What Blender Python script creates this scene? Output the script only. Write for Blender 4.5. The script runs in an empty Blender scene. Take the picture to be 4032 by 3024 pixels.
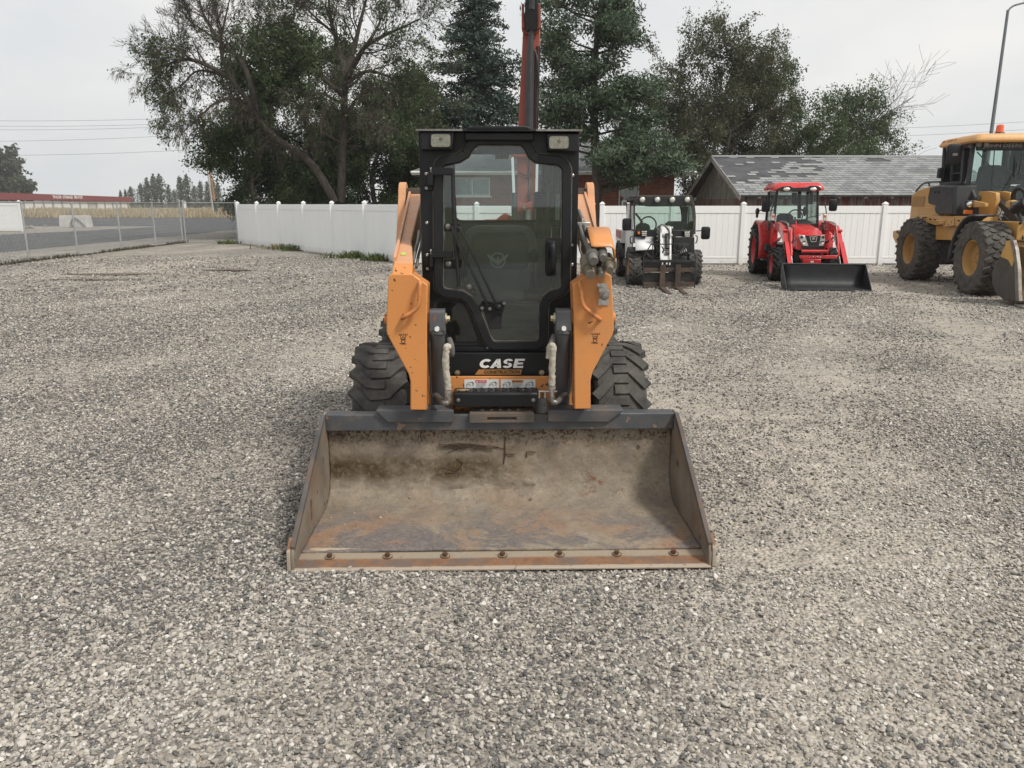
import bpy, math, random
import numpy as np
from mathutils import Vector, Matrix, Euler
R = math.radians
S = bpy.context.scene
COL = S.collection
# ------------------------------------------------------------------ camera
CAM_H = 1.70
PITCH = math.atan((829.5 - 440) / 1660)
cd = bpy.data.cameras.new('camera')
cam = bpy.data.objects.new('camera', cd); COL.objects.link(cam)
cam.location = (0, 0, CAM_H)
cam.rotation_euler = (R(90) - PITCH, 0, 0)
cd.sensor_width = 36.0; cd.lens = 36.0 * 1660 / 2212
cd.clip_start = 0.05; cd.clip_end = 6000
S.camera = cam
# ------------------------------------------------------------------ world, sun, exposure
SUN_EL, SUN_AZ = 52.0, 128.0            # azimuth measured clockwise from +Y: high on the right, behind the camera
W = bpy.data.worlds.new('World'); S.world = W; W.use_nodes = True
nt = W.node_tree; nt.nodes.clear()
def wn(t, **k):
    n = nt.nodes.new(t)
    for a, b in k.items(): setattr(n, a, b)
    return n
sky = wn('ShaderNodeTexSky', sky_type='NISHITA', sun_disc=False)
sky.sun_elevation = R(SUN_EL); sky.sun_rotation = R(SUN_AZ)
sky.air_density = 1.0; sky.dust_density = 4.0; sky.ozone_density = 1.0
tc = wn('ShaderNodeTexCoord')
mp = wn('ShaderNodeMapping'); mp.inputs['Scale'].default_value = (1.0, 1.0, 2.6)
n1 = wn('ShaderNodeTexNoise'); n1.inputs['Scale'].default_value = 1.9; n1.inputs['Detail'].default_value = 7; n1.inputs['Roughness'].default_value = .52
rp = wn('ShaderNodeValToRGB')
rp.color_ramp.elements[0].position = .30; rp.color_ramp.elements[0].color = (5.0, 5.35, 5.68, 1)
rp.color_ramp.elements[1].position = .70; rp.color_ramp.elements[1].color = (7.5, 7.32, 7.0, 1)
mx = wn('ShaderNodeMix', data_type='RGBA'); mx.inputs[0].default_value = .93
bg = wn('ShaderNodeBackground'); bg.inputs['Strength'].default_value = .112
out = wn('ShaderNodeOutputWorld')
L = nt.links.new
L(tc.outputs['Generated'], mp.inputs['Vector']); L(mp.outputs[0], n1.inputs['Vector']); L(n1.outputs['Fac'], rp.inputs[0])
L(sky.outputs[0], mx.inputs[6]); L(rp.outputs[0], mx.inputs[7]); L(mx.outputs[2], bg.inputs[0]); L(bg.outputs[0], out.inputs[0])
sl = bpy.data.lights.new('sun', 'SUN'); sl.energy = 2.6; sl.angle = R(11); sl.color = (1, .955, .89)
sun = bpy.data.objects.new('sun', sl); COL.objects.link(sun)
sd = Vector((math.sin(R(SUN_AZ)) * math.cos(R(SUN_EL)), math.cos(R(SUN_AZ)) * math.cos(R(SUN_EL)), math.sin(R(SUN_EL))))
sun.rotation_euler = sd.to_track_quat('Z', 'Y').to_euler()
sun.location = (20, -20, 40)
vs = S.view_settings
S.display_settings.display_device = 'sRGB'
vs.view_transform = 'Standard'; vs.look = 'None'; vs.gamma = 1; vs.exposure = 0.24; vs.use_curve_mapping = False
S.cycles.max_bounces = 8; S.cycles.transparent_max_bounces = 16; S.cycles.diffuse_bounces = 3; S.cycles.glossy_bounces = 3
S.cycles.caustics_reflective = False; S.cycles.caustics_refractive = False

# ------------------------------------------------------------------ photograph pixel -> place (4032 px frame)
FP = 1660 * 4032 / 2212.0
cT, sT = math.cos(PITCH), math.sin(PITCH)
def ray(px, py):
    u = (px - 2016) / FP; v = (1512 - py) / FP
    return Vector((u, cT + v * sT, -sT + v * cT))
def atY(px, py, Y):
    r = ray(px, py); t = Y / r.y
    return Vector((r.x * t, Y, CAM_H + r.z * t))
def atG(px, py, z=0.0):
    r = ray(px, py); t = (z - CAM_H) / r.z
    return Vector((r.x * t, r.y * t, z))

# ------------------------------------------------------------------ materials
class NT:
    def __init__(s, name):
        s.m = bpy.data.materials.new(name); s.m.use_nodes = True
        s.t = s.m.node_tree; s.t.nodes.clear()
        s.out = s.n('ShaderNodeOutputMaterial')
    def n(s, ty, **k):
        n = s.t.nodes.new(ty)
        for a, b in k.items(): setattr(n, a, b)
        return n
    def l(s, a, b): s.t.links.new(a, b)
    def coord(s, kind='Object', scale=None, rot=None):
        c = s.n('ShaderNodeTexCoord').outputs[kind]
        if scale is not None or rot is not None:
            m = s.n('ShaderNodeMapping')
            if scale is not None: m.inputs['Scale'].default_value = scale
            if rot is not None: m.inputs['Rotation'].default_value = rot
            s.l(c, m.inputs[0]); return m.outputs[0]
        return c
    def noise(s, vec, sc, det=4, ro=.55, dist=0):
        n = s.n('ShaderNodeTexNoise'); n.inputs['Scale'].default_value = sc
        n.inputs['Detail'].default_value = det; n.inputs['Roughness'].default_value = ro; n.inputs['Distortion'].default_value = dist
        s.l(vec, n.inputs['Vector']); return n.outputs['Fac']
    def voro(s, vec, sc, feature='F1', rnd=1.0):
        n = s.n('ShaderNodeTexVoronoi', feature=feature); n.inputs['Scale'].default_value = sc
        n.inputs['Randomness'].default_value = rnd
        s.l(vec, n.inputs['Vector']); return n
    def ramp(s, fac, stops, interp='LINEAR'):
        n = s.n('ShaderNodeValToRGB'); cr = n.color_ramp; cr.interpolation = interp
        while len(cr.elements) < len(stops): cr.elements.new(.5)
        for e, (p, c) in zip(cr.elements, stops):
            e.position = p
            e.color = (c, c, c, 1) if isinstance(c, (int, float)) else (*c[:3], 1)
        s.l(fac, n.inputs[0]); return n.outputs[0]
    def mix(s, fac, a, b, mode='MIX'):
        n = s.n('ShaderNodeMix', data_type='RGBA', blend_type=mode)
        for q, v in ((0, fac), (6, a), (7, b)):
            sock = n.inputs[q]
            if hasattr(v, 'links'): s.l(v, sock)
            elif isinstance(v, (int, float)): sock.default_value = v if q == 0 else (v, v, v, 1)
            else: sock.default_value = (*v[:3], 1)
        return n.outputs[2]
    def math(s, op, a, b=0.0):
        n = s.n('ShaderNodeMath', operation=op)
        for i, v in enumerate((a, b)):
            if hasattr(v, 'links'): s.l(v, n.inputs[i])
            else: n.inputs[i].default_value = v
        return n.outputs[0]
    def bump(s, h, strength=.3, dist=.01):
        n = s.n('ShaderNodeBump'); n.inputs['Strength'].default_value = strength; n.inputs['Distance'].default_value = dist
        s.l(h, n.inputs['Height']); return n.outputs[0]
    def bsdf(s, col, rough=.5, metal=0, normal=None, spec=.5, coat=0):
        n = s.n('ShaderNodeBsdfPrincipled')
        for k, v in (('Base Color', col), ('Roughness', rough), ('Metallic', metal), ('Specular IOR Level', spec), ('Coat Weight', coat)):
            if hasattr(v, 'links'): s.l(v, n.inputs[k])
            elif k == 'Base Color': n.inputs[k].default_value = (*v[:3], 1)
            else: n.inputs[k].default_value = v
        if normal is not None: s.l(normal, n.inputs['Normal'])
        s.l(n.outputs[0], s.out.inputs[0]); return n

def pm(name, col, rough=.5, metal=0, var=.10, vs=5.0, dirt=None, chips=None, bump=0.0, bs=60, spec=.5, coat=0):
    """painted / plain surface: colour, slow variation, dirt film, small chips, fine relief"""
    k = NT(name); v = k.coord()
    f = k.noise(v, vs, 5)
    lo = tuple(c * (1 - var) for c in col); hi = tuple(min(1, c * (1 + var)) for c in col)
    c = k.mix(k.ramp(f, [(.3, 0.0), (.7, 1.0)]), lo, hi)
    rr = k.ramp(k.noise(v, vs * 2.3, 4), [(.3, max(.03, rough - .1)), (.7, min(1, rough + .12))])
    if dirt:
        dc, amt, ds = dirt
        d = k.noise(v, ds, 9, .68)
        d = k.ramp(d, [(.62 - amt * .35, 0.0), (.78 - amt * .2, min(1, .35 + amt * .6))])
        c = k.mix(d, c, dc); rr = k.mix(d, rr, .9)
    if chips:
        cc, amt, cs = chips
        d = k.noise(v, cs, 2, .5)
        d = k.ramp(d, [(.74 - amt * .2, 0.0), (.755 - amt * .2, 1.0)])
        c = k.mix(d, c, cc)
    nrm = k.bump(k.noise(v, bs, 4), bump, .004) if bump else None
    k.bsdf(c, rr, metal, nrm, spec, coat)
    return k.m

# ------------------------------------------------------------------ mesh builder
def rotm(rot):
    return Euler(rot).to_matrix() if rot is not None else None
class MB:
    def __init__(s): s.v = []; s.f = []; s.mi = []; s.cur = 0
    def add(s, vs, fs):
        b = len(s.v); s.v.extend([tuple(p) for p in vs])
        for f in fs: s.f.append(tuple(b + i for i in f)); s.mi.append(s.cur)
        return s
    def box(s, c, size, rot=None):
        hx, hy, hz = [d / 2 for d in size]
        ps = [Vector((x * hx, y * hy, z * hz)) for z in (-1, 1) for y in (-1, 1) for x in (-1, 1)]
        m = rotm(rot); c = Vector(c)
        ps = [(m @ p if m else p) + c for p in ps]
        return s.hexa(ps)
    def hexa(s, p):
        return s.add(p, [(0, 2, 3, 1), (4, 5, 7, 6), (0, 1, 5, 4), (2, 6, 7, 3), (0, 4, 6, 2), (1, 3, 7, 5)])
    def span(s, lo, hi):
        return s.box([(a + b) / 2 for a, b in zip(lo, hi)], [abs(b - a) for a, b in zip(lo, hi)])
    def beam(s, a, b, w, h, up=(0, 0, 1)):
        """rectangular bar from a to b, w across, h along up"""
        a = Vector(a); b = Vector(b); d = (b - a).normalized(); u = Vector(up)
        x = d.cross(u)
        x = x.normalized() if x.length > 1e-5 else Vector((1, 0, 0))
        u = x.cross(d)
        ps = [p + x * (i * w / 2) + u * (j * h / 2) for j in (-1, 1) for p in (a, b) for i in (-1, 1)]
        return s.hexa(ps)
    def prism(s, poly, axis, lo, hi):
        n = len(poly)
        def P(a, b, t): return {'x': (t, a, b), 'y': (a, t, b), 'z': (a, b, t)}[axis]
        vs = [P(a, b, lo) for a, b in poly] + [P(a, b, hi) for a, b in poly]
        fs = [tuple(range(n)), tuple(range(2 * n - 1, n - 1, -1))] + [(i, n + i, n + (i + 1) % n, (i + 1) % n) for i in range(n)]
        return s.add(vs, fs)
    def ring(s, outer, inner, axis, lo, hi):
        n = len(outer)
        def P(a, b, t): return {'x': (t, a, b), 'y': (a, t, b), 'z': (a, b, t)}[axis]
        vs = []
        for poly, t in ((outer, lo), (inner, lo), (outer, hi), (inner, hi)): vs += [P(a, b, t) for a, b in poly]
        fs = []
        for i in range(n):
            j = (i + 1) % n
            fs += [(i, j, n + j, n + i), (2 * n + i, 3 * n + i, 3 * n + j, 2 * n + j), (i, 2 * n + i, 2 * n + j, j), (n + i, n + j, 3 * n + j, 3 * n + i)]
        return s.add(vs, fs)
    def cyl(s, a, b, r0, r1=None, n=16, caps=True):
        return s.tube([a, b], [r0, r0 if r1 is None else r1], n, caps)
    def tube(s, pts, r, n=8, caps=True):
        pts = [Vector(p) for p in pts]; m = len(pts)
        rs = r if isinstance(r, (list, tuple)) else [r] * m
        b = len(s.v); prev = None
        for i, p in enumerate(pts):
            d = (pts[min(i + 1, m - 1)] - pts[max(i - 1, 0)])
            d = d.normalized() if d.length > 1e-9 else Vector((0, 0, 1))
            if prev is None:
                x = d.orthogonal().normalized()
            else:
                x = prev - d * prev.dot(d)
                x = x.normalized() if x.length > 1e-6 else d.orthogonal().normalized()
            prev = x; y = d.cross(x)
            for k in range(n):
                t = 2 * math.pi * k / n
                s.v.append(tuple(p + (x * math.cos(t) + y * math.sin(t)) * rs[i]))
        for i in range(m - 1):
            for k in range(n):
                k2 = (k + 1) % n
                s.f.append((b + i * n + k, b + i * n + k2, b + (i + 1) * n + k2, b + (i + 1) * n + k)); s.mi.append(s.cur)
        if caps:
            s.f.append(tuple(b + k for k in range(n - 1, -1, -1))); s.mi.append(s.cur)
            s.f.append(tuple(b + (m - 1) * n + k for k in range(n))); s.mi.append(s.cur)
        return s
    def lathe(s, prof, c, axis='x', n=32, closed=False):
        """prof: (t along axis, radius)"""
        b = len(s.v); m = len(prof); c = Vector(c)
        for t, r in prof:
            for k in range(n):
                a = 2 * math.pi * k / n; p, q = r * math.cos(a), r * math.sin(a)
                s.v.append(tuple(c + Vector({'x': (t, p, q), 'y': (p, t, q), 'z': (p, q, t)}[axis])))
        for i in range(m if closed else m - 1):
            i2 = (i + 1) % m
            for k in range(n):
                k2 = (k + 1) % n
                s.f.append((b + i * n + k, b + i * n + k2, b + i2 * n + k2, b + i2 * n + k)); s.mi.append(s.cur)
        return s
    def disc(s, c, r, axis='y', n=16):
        c = Vector(c); vs = []
        for k in range(n):
            a = 2 * math.pi * k / n; p, q = r * math.cos(a), r * math.sin(a)
            vs.append(c + Vector({'x': (0, p, q), 'y': (p, 0, q), 'z': (p, q, 0)}[axis]))
        return s.add(vs, [tuple(range(n))])
    def ell(s, c, rad, n=12, m=8, rot=None):
        c = Vector(c); mm = rotm(rot); vs = []; fs = []
        for i in range(m + 1):
            th = math.pi * i / m
            for k in range(n):
                ph = 2 * math.pi * k / n
                p = Vector((rad[0] * math.sin(th) * math.cos(ph), rad[1] * math.sin(th) * math.sin(ph), rad[2] * math.cos(th)))
                vs.append((mm @ p if mm else p) + c)
        for i in range(m):
            for k in range(n):
                k2 = (k + 1) % n
                fs.append((i * n + k, (i + 1) * n + k, (i + 1) * n + k2, i * n + k2))
        return s.add(vs, fs)
    def loft(s, secs, caps=True):
        """closed sections with equal counts"""
        n = len(secs[0]); b = len(s.v)
        for q in secs: s.v.extend([tuple(p) for p in q])
        for i in range(len(secs) - 1):
            for k in range(n):
                k2 = (k + 1) % n
                s.f.append((b + i * n + k, b + i * n + k2, b + (i + 1) * n + k2, b + (i + 1) * n + k)); s.mi.append(s.cur)
        if caps:
            s.f.append(tuple(b + k for k in range(n - 1, -1, -1))); s.mi.append(s.cur)
            s.f.append(tuple(b + (len(secs) - 1) * n + k for k in range(n))); s.mi.append(s.cur)
        return s
    def grid(s, rows):
        m = len(rows); n = len(rows[0]); b = len(s.v)
        for q in rows: s.v.extend([tuple(p) for p in q])
        for i in range(m - 1):
            for j in range(n - 1):
                s.f.append((b + i * n + j, b + i * n + j + 1, b + (i + 1) * n + j + 1, b + (i + 1) * n + j)); s.mi.append(s.cur)
        return s
    def build(s, name, mats, parent=None, bevel=0.0, seg=2, smooth=38, solid=0.0, sub=0):
        me = bpy.data.meshes.new(name); me.from_pydata(s.v, [], s.f)
        if not isinstance(mats, (list, tuple)): mats = [mats]
        for m in mats: me.materials.append(m)
        if len(mats) > 1: me.polygons.foreach_set('material_index', s.mi)
        import bmesh
        bm = bmesh.new(); bm.from_mesh(me); bmesh.ops.recalc_face_normals(bm, faces=bm.faces); bm.to_mesh(me); bm.free()
        if smooth:
            me.polygons.foreach_set('use_smooth', [True] * len(me.polygons))
            me.set_sharp_from_angle(angle=R(smooth))
        o = bpy.data.objects.new(name, me); COL.objects.link(o)
        if parent is not None: o.parent = parent
        if solid:
            mo = o.modifiers.new('solid', 'SOLIDIFY'); mo.thickness = solid; mo.offset = 0
        if bevel:
            mo = o.modifiers.new('bevel', 'BEVEL'); mo.width = bevel; mo.segments = seg; mo.limit_method = 'ANGLE'; mo.angle_limit = R(40)
            mo.harden_normals = False
        if sub:
            mo = o.modifiers.new('sub', 'SUBSURF'); mo.levels = sub; mo.render_levels = sub
        return o

def np_mesh(name, V, F, mat, parent=None, smooth=False):
    """V (n,3), F (m,k) arrays"""
    me = bpy.data.meshes.new(name); V = np.asarray(V, np.float32); F = np.asarray(F, np.int32); k = F.shape[1]
    me.vertices.add(len(V)); me.vertices.foreach_set('co', V.ravel())
    me.loops.add(F.size); me.loops.foreach_set('vertex_index', F.ravel())
    me.polygons.add(len(F)); me.polygons.foreach_set('loop_start', np.arange(0, F.size, k, dtype=np.int32))
    me.polygons.foreach_set('loop_total', np.full(len(F), k, np.int32))
    if smooth: me.polygons.foreach_set('use_smooth', np.ones(len(F), bool))
    me.update(calc_edges=True); me.validate()
    me.materials.append(mat)
    o = bpy.data.objects.new(name, me); COL.objects.link(o)
    if parent is not None: o.parent = parent
    return o

def rpoly(pts, r, n=5):
    """round the corners of a closed 2D polygon; r number or list"""
    N = len(pts); out = []
    rs = r if isinstance(r, (list, tuple)) else [r] * N
    for i in range(N):
        p = Vector(pts[i]).to_2d(); a = Vector(pts[i - 1]).to_2d(); b = Vector(pts[(i + 1) % N]).to_2d()
        da = (a - p); db = (b - p); la, lb = da.length, db.length
        da /= la; db /= lb
        ang = da.angle(db, math.pi)
        if rs[i] <= 0 or ang > math.pi - .02: out += [tuple(p)] * (1 if rs[i] <= 0 else n + 1); continue
        t = min(rs[i] / math.tan(ang / 2), la * .49, lb * .49)
        p0 = p + da * t; p1 = p + db * t
        for k in range(n + 1):
            u = k / n; q = (1 - u) ** 2 * p0 + 2 * u * (1 - u) * p + u * u * p1
            out.append((q.x, q.y))
    return out
def offs(poly, d):
    """offset a closed polygon outwards by d (counter-clockwise or clockwise alike)"""
    N = len(poly); A = sum(poly[i][0] * poly[(i + 1) % N][1] - poly[(i + 1) % N][0] * poly[i][1] for i in range(N))
    sg = 1 if A > 0 else -1; out = []
    for i in range(N):
        p = Vector(poly[i]); a = Vector(poly[i - 1]); b = Vector(poly[(i + 1) % N])
        e1 = (p - a); e2 = (b - p)
        e1 = e1.normalized() if e1.length > 1e-7 else e2.normalized()
        e2 = e2.normalized() if e2.length > 1e-7 else e1
        n1 = Vector((e1.y, -e1.x)) * sg; n2 = Vector((e2.y, -e2.x)) * sg
        n = n1 + n2
        n = n.normalized() if n.length > 1e-6 else n1
        q = p + n * (d / max(.35, n.dot(n1)))
        out.append((q.x, q.y))
    return out
def circ(c, r, n=16, a0=0.0, a1=2 * math.pi, end=False):
    m = n if not end else n - 1
    return [(c[0] + r * math.cos(a0 + (a1 - a0) * k / m), c[1] + r * math.sin(a0 + (a1 - a0) * k / m)) for k in range(n)]
def smooth_path(pts, n=6):
    """Catmull-Rom through 3D points"""
    P = [Vector(p) for p in pts]; P = [2 * P[0] - P[1]] + P + [2 * P[-1] - P[-2]]; out = []
    for i in range(1, len(P) - 2):
        for k in range(n):
            t = k / n; a, b, c, d = P[i - 1:i + 3]
            out.append(.5 * ((2 * b) + (c - a) * t + (2 * a - 5 * b + 4 * c - d) * t * t + (3 * b - a - 3 * c + d) * t ** 3))
    out.append(P[-2]); return out

# ------------------------------------------------------------------ things
def tag(o, label=None, cat=None, group=None, kind=None):
    if label: o['label'] = label
    if cat: o['category'] = cat
    if group: o['group'] = group
    if kind: o['kind'] = kind
    return o
def thing(name, label, cat, loc=(0, 0, 0), rotz=0.0, group=None):
    o = bpy.data.objects.new(name, None); COL.objects.link(o); o.empty_display_size = .2
    o.location = loc; o.rotation_euler = (0, 0, rotz)
    return tag(o, label, cat, group)
def copy_tree(o, parent=None):
    c = o.copy(); COL.objects.link(c)
    if parent is not None: c.parent = parent
    for ch in [x for x in list(COL.objects) if x.parent == o]: copy_tree(ch, c)
    return c
_fonts = {}
def text(name, body, mat, parent, h, m, shear=0.0, bold=0.0, depth=.002, align='CENTER', width=None, space=1.0):
    """flat lettering as mesh; h cap height; m: Matrix placing its plane (x right, y up) in the parent's space"""
    cu = bpy.data.curves.new(name, 'FONT'); cu.body = body; cu.size = h / .70; cu.shear = shear; cu.offset = bold
    cu.extrude = depth; cu.align_x = align; cu.align_y = 'CENTER'; cu.space_character = space; cu.resolution_u = 3
    t = bpy.data.objects.new(name, cu); COL.objects.link(t)
    bpy.context.view_layer.update()
    dg = bpy.context.evaluated_depsgraph_get()
    me = bpy.data.meshes.new_from_object(t.evaluated_get(dg))
    bpy.data.objects.remove(t)
    if width:
        xs = [v.co.x for v in me.vertices]; f = width / (max(xs) - min(xs))
        for v in me.vertices: v.co.x *= f
    me.transform(m); me.materials.clear(); me.materials.append(mat)
    o = bpy.data.objects.new(name, me); COL.objects.link(o)
    if parent is not None: o.parent = parent
    return o
def plane_m(origin, right=(1, 0, 0), up=(0, 0, 1)):
    r = Vector(right).normalized(); u = Vector(up); u = (u - r * u.dot(r)).normalized(); n = r.cross(u)
    m = Matrix.Identity(4)
    for i, a in enumerate((r, u, n)):
        for j in range(3): m[j][i] = a[j]
    m.translation = Vector(origin); return m
# ------------------------------------------------------------------ shared materials
def glass_mat(name, tint, refl=1.0, rough=.02, film=0.0, filmcol=(.3, .32, .3)):
    k = NT(name)
    tr = k.n('ShaderNodeBsdfTransparent'); tr.inputs[0].default_value = (*tint, 1)
    gl = k.n('ShaderNodeBsdfGlossy'); gl.inputs['Roughness'].default_value = rough
    fr = k.n('ShaderNodeFresnel'); fr.inputs['IOR'].default_value = 1.45
    a = k.n('ShaderNodeMixShader'); k.l(k.math('MULTIPLY', fr.outputs[0], refl), a.inputs[0]); k.l(tr.outputs[0], a.inputs[1]); k.l(gl.outputs[0], a.inputs[2])
    last = a.outputs[0]
    if film:
        df = k.n('ShaderNodeBsdfDiffuse'); df.inputs[0].default_value = (*filmcol, 1)
        b = k.n('ShaderNodeMixShader'); f = k.ramp(k.noise(k.coord(), 3.0, 5), [(.3, film * .5), (.7, film)])
        k.l(f, b.inputs[0]); k.l(last, b.inputs[1]); k.l(df.outputs[0], b.inputs[2]); last = b.outputs[0]
    k.l(last, k.out.inputs[0]); return k.m
M_blackpaint = pm('black_paint', (.009, .010, .0115), .40, var=.2, spec=.35, dirt=((.055, .05, .043), .08, 5), bump=.05)
M_blackplastic = pm('black_plastic', (.010, .011, .0125), .52, var=.2, spec=.35, dirt=((.06, .055, .047), .08, 7), bump=.1, bs=120)
M_rubberseal = pm('rubber_seal', (.012, .012, .012), .7, var=.2)
M_steel = pm('zinc_steel', (.50, .49, .46), .36, .9, var=.15, dirt=((.20, .16, .11), .25, 30))
M_dullsteel = pm('dull_steel', (.24, .235, .22), .48, .7, var=.25, dirt=((.13, .10, .07), .45, 25))
M_chrome = pm('chrome_rod', (.80, .80, .79), .18, 1, var=.04)
M_lamp = pm('lamp_reflector', (.78, .76, .68), .28, .55, var=.15, vs=40)
M_lens = glass_mat('lamp_lens', (.86, .86, .80), 1.3, .05, .22, (.62, .60, .52))
M_amber = pm('amber_lens', (.75, .17, .02), .25, var=.1)
M_redlens = pm('red_lens', (.62, .045, .03), .25, var=.1)
M_white = pm('white_paint', (.74, .75, .74), .4, var=.03, dirt=((.45, .42, .36), .12, 6))
M_glass = glass_mat('tinted_glass', (.88, .93, .91), 1.0, .015, .02)
M_rim_orange = pm('rim_orange', (.46, .15, .06), .6, dirt=((.22, .16, .11), .4, 8))
M_dark = pm('dark_machinery', (.018, .018, .018), .75, var=.4, dirt=((.09, .08, .065), .35, 9), bump=.2)
M_seat = pm('seat_vinyl', (.05, .052, .052), .62, var=.15, bump=.15, bs=200)
def rubber(name, base=(.018, .018, .019), dust=(.14, .125, .10), amt=.45):
    k = NT(name); v = k.coord()
    n = k.noise(v, 9, 9, .7); d = k.ramp(n, [(.60 - amt * .4, 0.0), (.80, .8)])
    fine = k.noise(v, 70, 5, .65)
    c = k.mix(d, base, dust); c = k.mix(k.ramp(fine, [(.52, 0.0), (.75, .6)]), c, tuple(min(1, x * 2.6) for x in base))
    k.bsdf(c, .86, 0, k.bump(fine, .5, .006), .3); return k.m
M_tyre = rubber('tyre_rubber', (.030, .030, .031), (.18, .168, .145), .72)
M_tyre2 = rubber('tyre_rubber_clean', (.016, .016, .017), (.10, .092, .08), .3)
# ================================================================== GROUND
rng = random.Random(7); nr = np.random.default_rng(11)
def gravel_material():
    k = NT('gravel'); v = k.coord('Object')
    v1 = k.voro(v, 46); v2 = k.voro(v, 27)
    cell = k.n('ShaderNodeSeparateColor'); k.l(v1.outputs['Color'], cell.inputs[0])
    stone = k.ramp(cell.outputs[0], [(0, (.09, .095, .105)), (.18, (.17, .17, .175)), (.36, (.28, .265, .24)), (.52, (.37, .325, .265)), (.68, (.45, .42, .37)), (.84, (.57, .545, .50)), (1, (.70, .68, .63))])
    gap = k.ramp(v1.outputs['Distance'], [(.30, 1.0), (.62, .25)])
    stone = k.mix(gap, (.085, .076, .062), stone)  # shade between the stones put into the colour as dark gaps
    big = k.noise(v, .16, 5, .6); mid = k.noise(v, 1.3, 6, .65); pat = k.noise(v, 6.0, 4, .7)
    dust = k.mix(k.noise(v, 60, 3), (.355, .318, .268), (.475, .427, .36))
    track = k.noise(k.coord('Object', (1.0, .22, 1.0), (0, 0, .35)), .55, 5, .6)
    m = k.math('ADD', k.math('MULTIPLY', big, .55), k.math('MULTIPLY', track, .55))
    m = k.math('ADD', m, k.math('MULTIPLY', mid, .35))
    du = k.n('ShaderNodeAttribute', attribute_type='GEOMETRY', attribute_name='dust').outputs['Fac']
    m = k.math('ADD', m, k.math('MULTIPLY', k.math('SUBTRACT', du, .35), .42))
    fac = k.ramp(m, [(.56, .10), (.86, .85)])
    c = k.mix(fac, stone, dust)
    tone = k.ramp(k.math('ADD', k.math('MULTIPLY', pat, .5), k.math('MULTIPLY', k.noise(v, 15, 5, .75), .5)), [(.36, .58), (.5, .98), (.62, 1.30)])
    c = k.mix(1.0, c, tone, 'MULTIPLY')
    tone2 = k.ramp(mid, [(.25, .84), (.75, 1.13)])
    c = k.mix(1.0, c, tone2, 'MULTIPLY')
    # two damp patches in the yard
    sep = k.n('ShaderNodeSeparateXYZ'); k.l(v, sep.inputs[0])
    h = k.math('ADD', k.math('MULTIPLY', v1.outputs['Distance'], -1.0), k.math('MULTIPLY', pat, .8))
    k.bsdf(c, .93, 0, k.bump(h, .9, .02), .25); return k.m
M_gravel = gravel_material()
def sheet(name, pts, z, mat, kind='structure'):
    me = bpy.data.meshes.new(name); me.from_pydata([(x, y, z) for x, y in pts], [], [tuple(range(len(pts)))])
    if me.polygons[0].normal.z < 0: me.flip_normals()
    me.materials.append(mat); o = bpy.data.objects.new(name, me); COL.objects.link(o); return tag(o, kind=kind)

k = NT('far_ground'); v = k.coord()
c = k.mix(k.ramp(k.noise(v, .05, 6), [(.35, 0), (.65, 1)]), (.24, .20, .12), (.12, .13, .07)); k.bsdf(c, .95, spec=.1); M_far = k.m
sheet('ground', [(-3000, -400), (3000, -400), (3000, 4000), (-3000, 4000)], -.06, M_far)
# gravel yard: a gently uneven sheet
gx = np.concatenate([np.linspace(-60, -12, 25)[:-1], np.linspace(-12, 14, 66)[:-1], np.linspace(14, 70, 29)]); gy = np.concatenate([np.linspace(-14, 0, 12)[:-1], np.linspace(0, 26, 66)[:-1], np.linspace(26, 96, 36)])
def relief(x, y):
    return (.5 * np.sin(x * .9 + .6 * np.sin(y * .7)) * np.sin(y * .8 + 1.3) + .3 * np.sin(x * 2.3 + y * 1.1) + .2 * np.sin(x * .35 - y * 3.1)) * .016 - .006
GX, GY = np.meshgrid(gx, gy)
def yard_z(x, y):
    x = np.asarray(x, float); y = np.asarray(y, float)
    ed = np.clip((x + 17.6) / 2.5, 0, 1)
    return relief(x, y) * ed
GZ = yard_z(GX, GY)
V = np.stack([GX.ravel(), GY.ravel(), GZ.ravel()], 1); n = len(gx); mI = len(gy)
F = np.array([(i * n + j, i * n + j + 1, (i + 1) * n + j + 1, (i + 1) * n + j) for i in range(mI - 1) for j in range(n - 1)])
def bare(x, y):
    g = np.sin(x * .55 + 1.2 * np.sin(y * .35)) * np.sin(y * .28 - x * .12 + .8) + .5 * np.sin(x * 1.7 + y * .9) * np.sin(y * 1.3) + .35 * np.sin(3.1 * x - 1.1 * y)
    return g + .35 + .5 * np.clip(x / 4, -1, 1.2)
o = np_mesh('gravel_yard', V, F, M_gravel, smooth=True)
da = o.data.attributes.new('dust', 'FLOAT', 'POINT'); da.data.foreach_set('value', np.clip(.5 * bare(V[:, 0], V[:, 1]), 0, 1).astype(np.float32)); tag(o, kind='structure')

# asphalt lot and drive beyond the chain link fence
k = NT('asphalt'); v = k.coord()
c = k.mix(k.ramp(k.noise(v, .5, 7, .6), [(.3, 0), (.7, 1)]), (.040, .042, .047), (.064, .066, .071))
c = k.mix(k.ramp(k.noise(k.coord('Object', (1, .12, 1)), .9, 5), [(.60, 0), (.76, .4)]), c, (.13, .12, .105))
c = k.mix(k.ramp(k.noise(v, 45, 2), [(.45, 0), (.8, .5)]), c, (.14, .14, .14)); k.bsdf(c, .9, 0, k.bump(k.noise(v, 60, 3), .3, .004), .3); M_asphalt = k.m
def wob(pts, amp=.15, step=1.2):
    out = []
    for i in range(len(pts)):
        a = Vector(pts[i]); b = Vector(pts[(i + 1) % len(pts)]); m = max(1, int(min(60, (b - a).length / step)))
        for q in range(m):
            p = a.lerp(b, q / m); out.append((p.x + rng.uniform(-amp, amp), p.y + rng.uniform(-amp, amp)))
    return out
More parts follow.
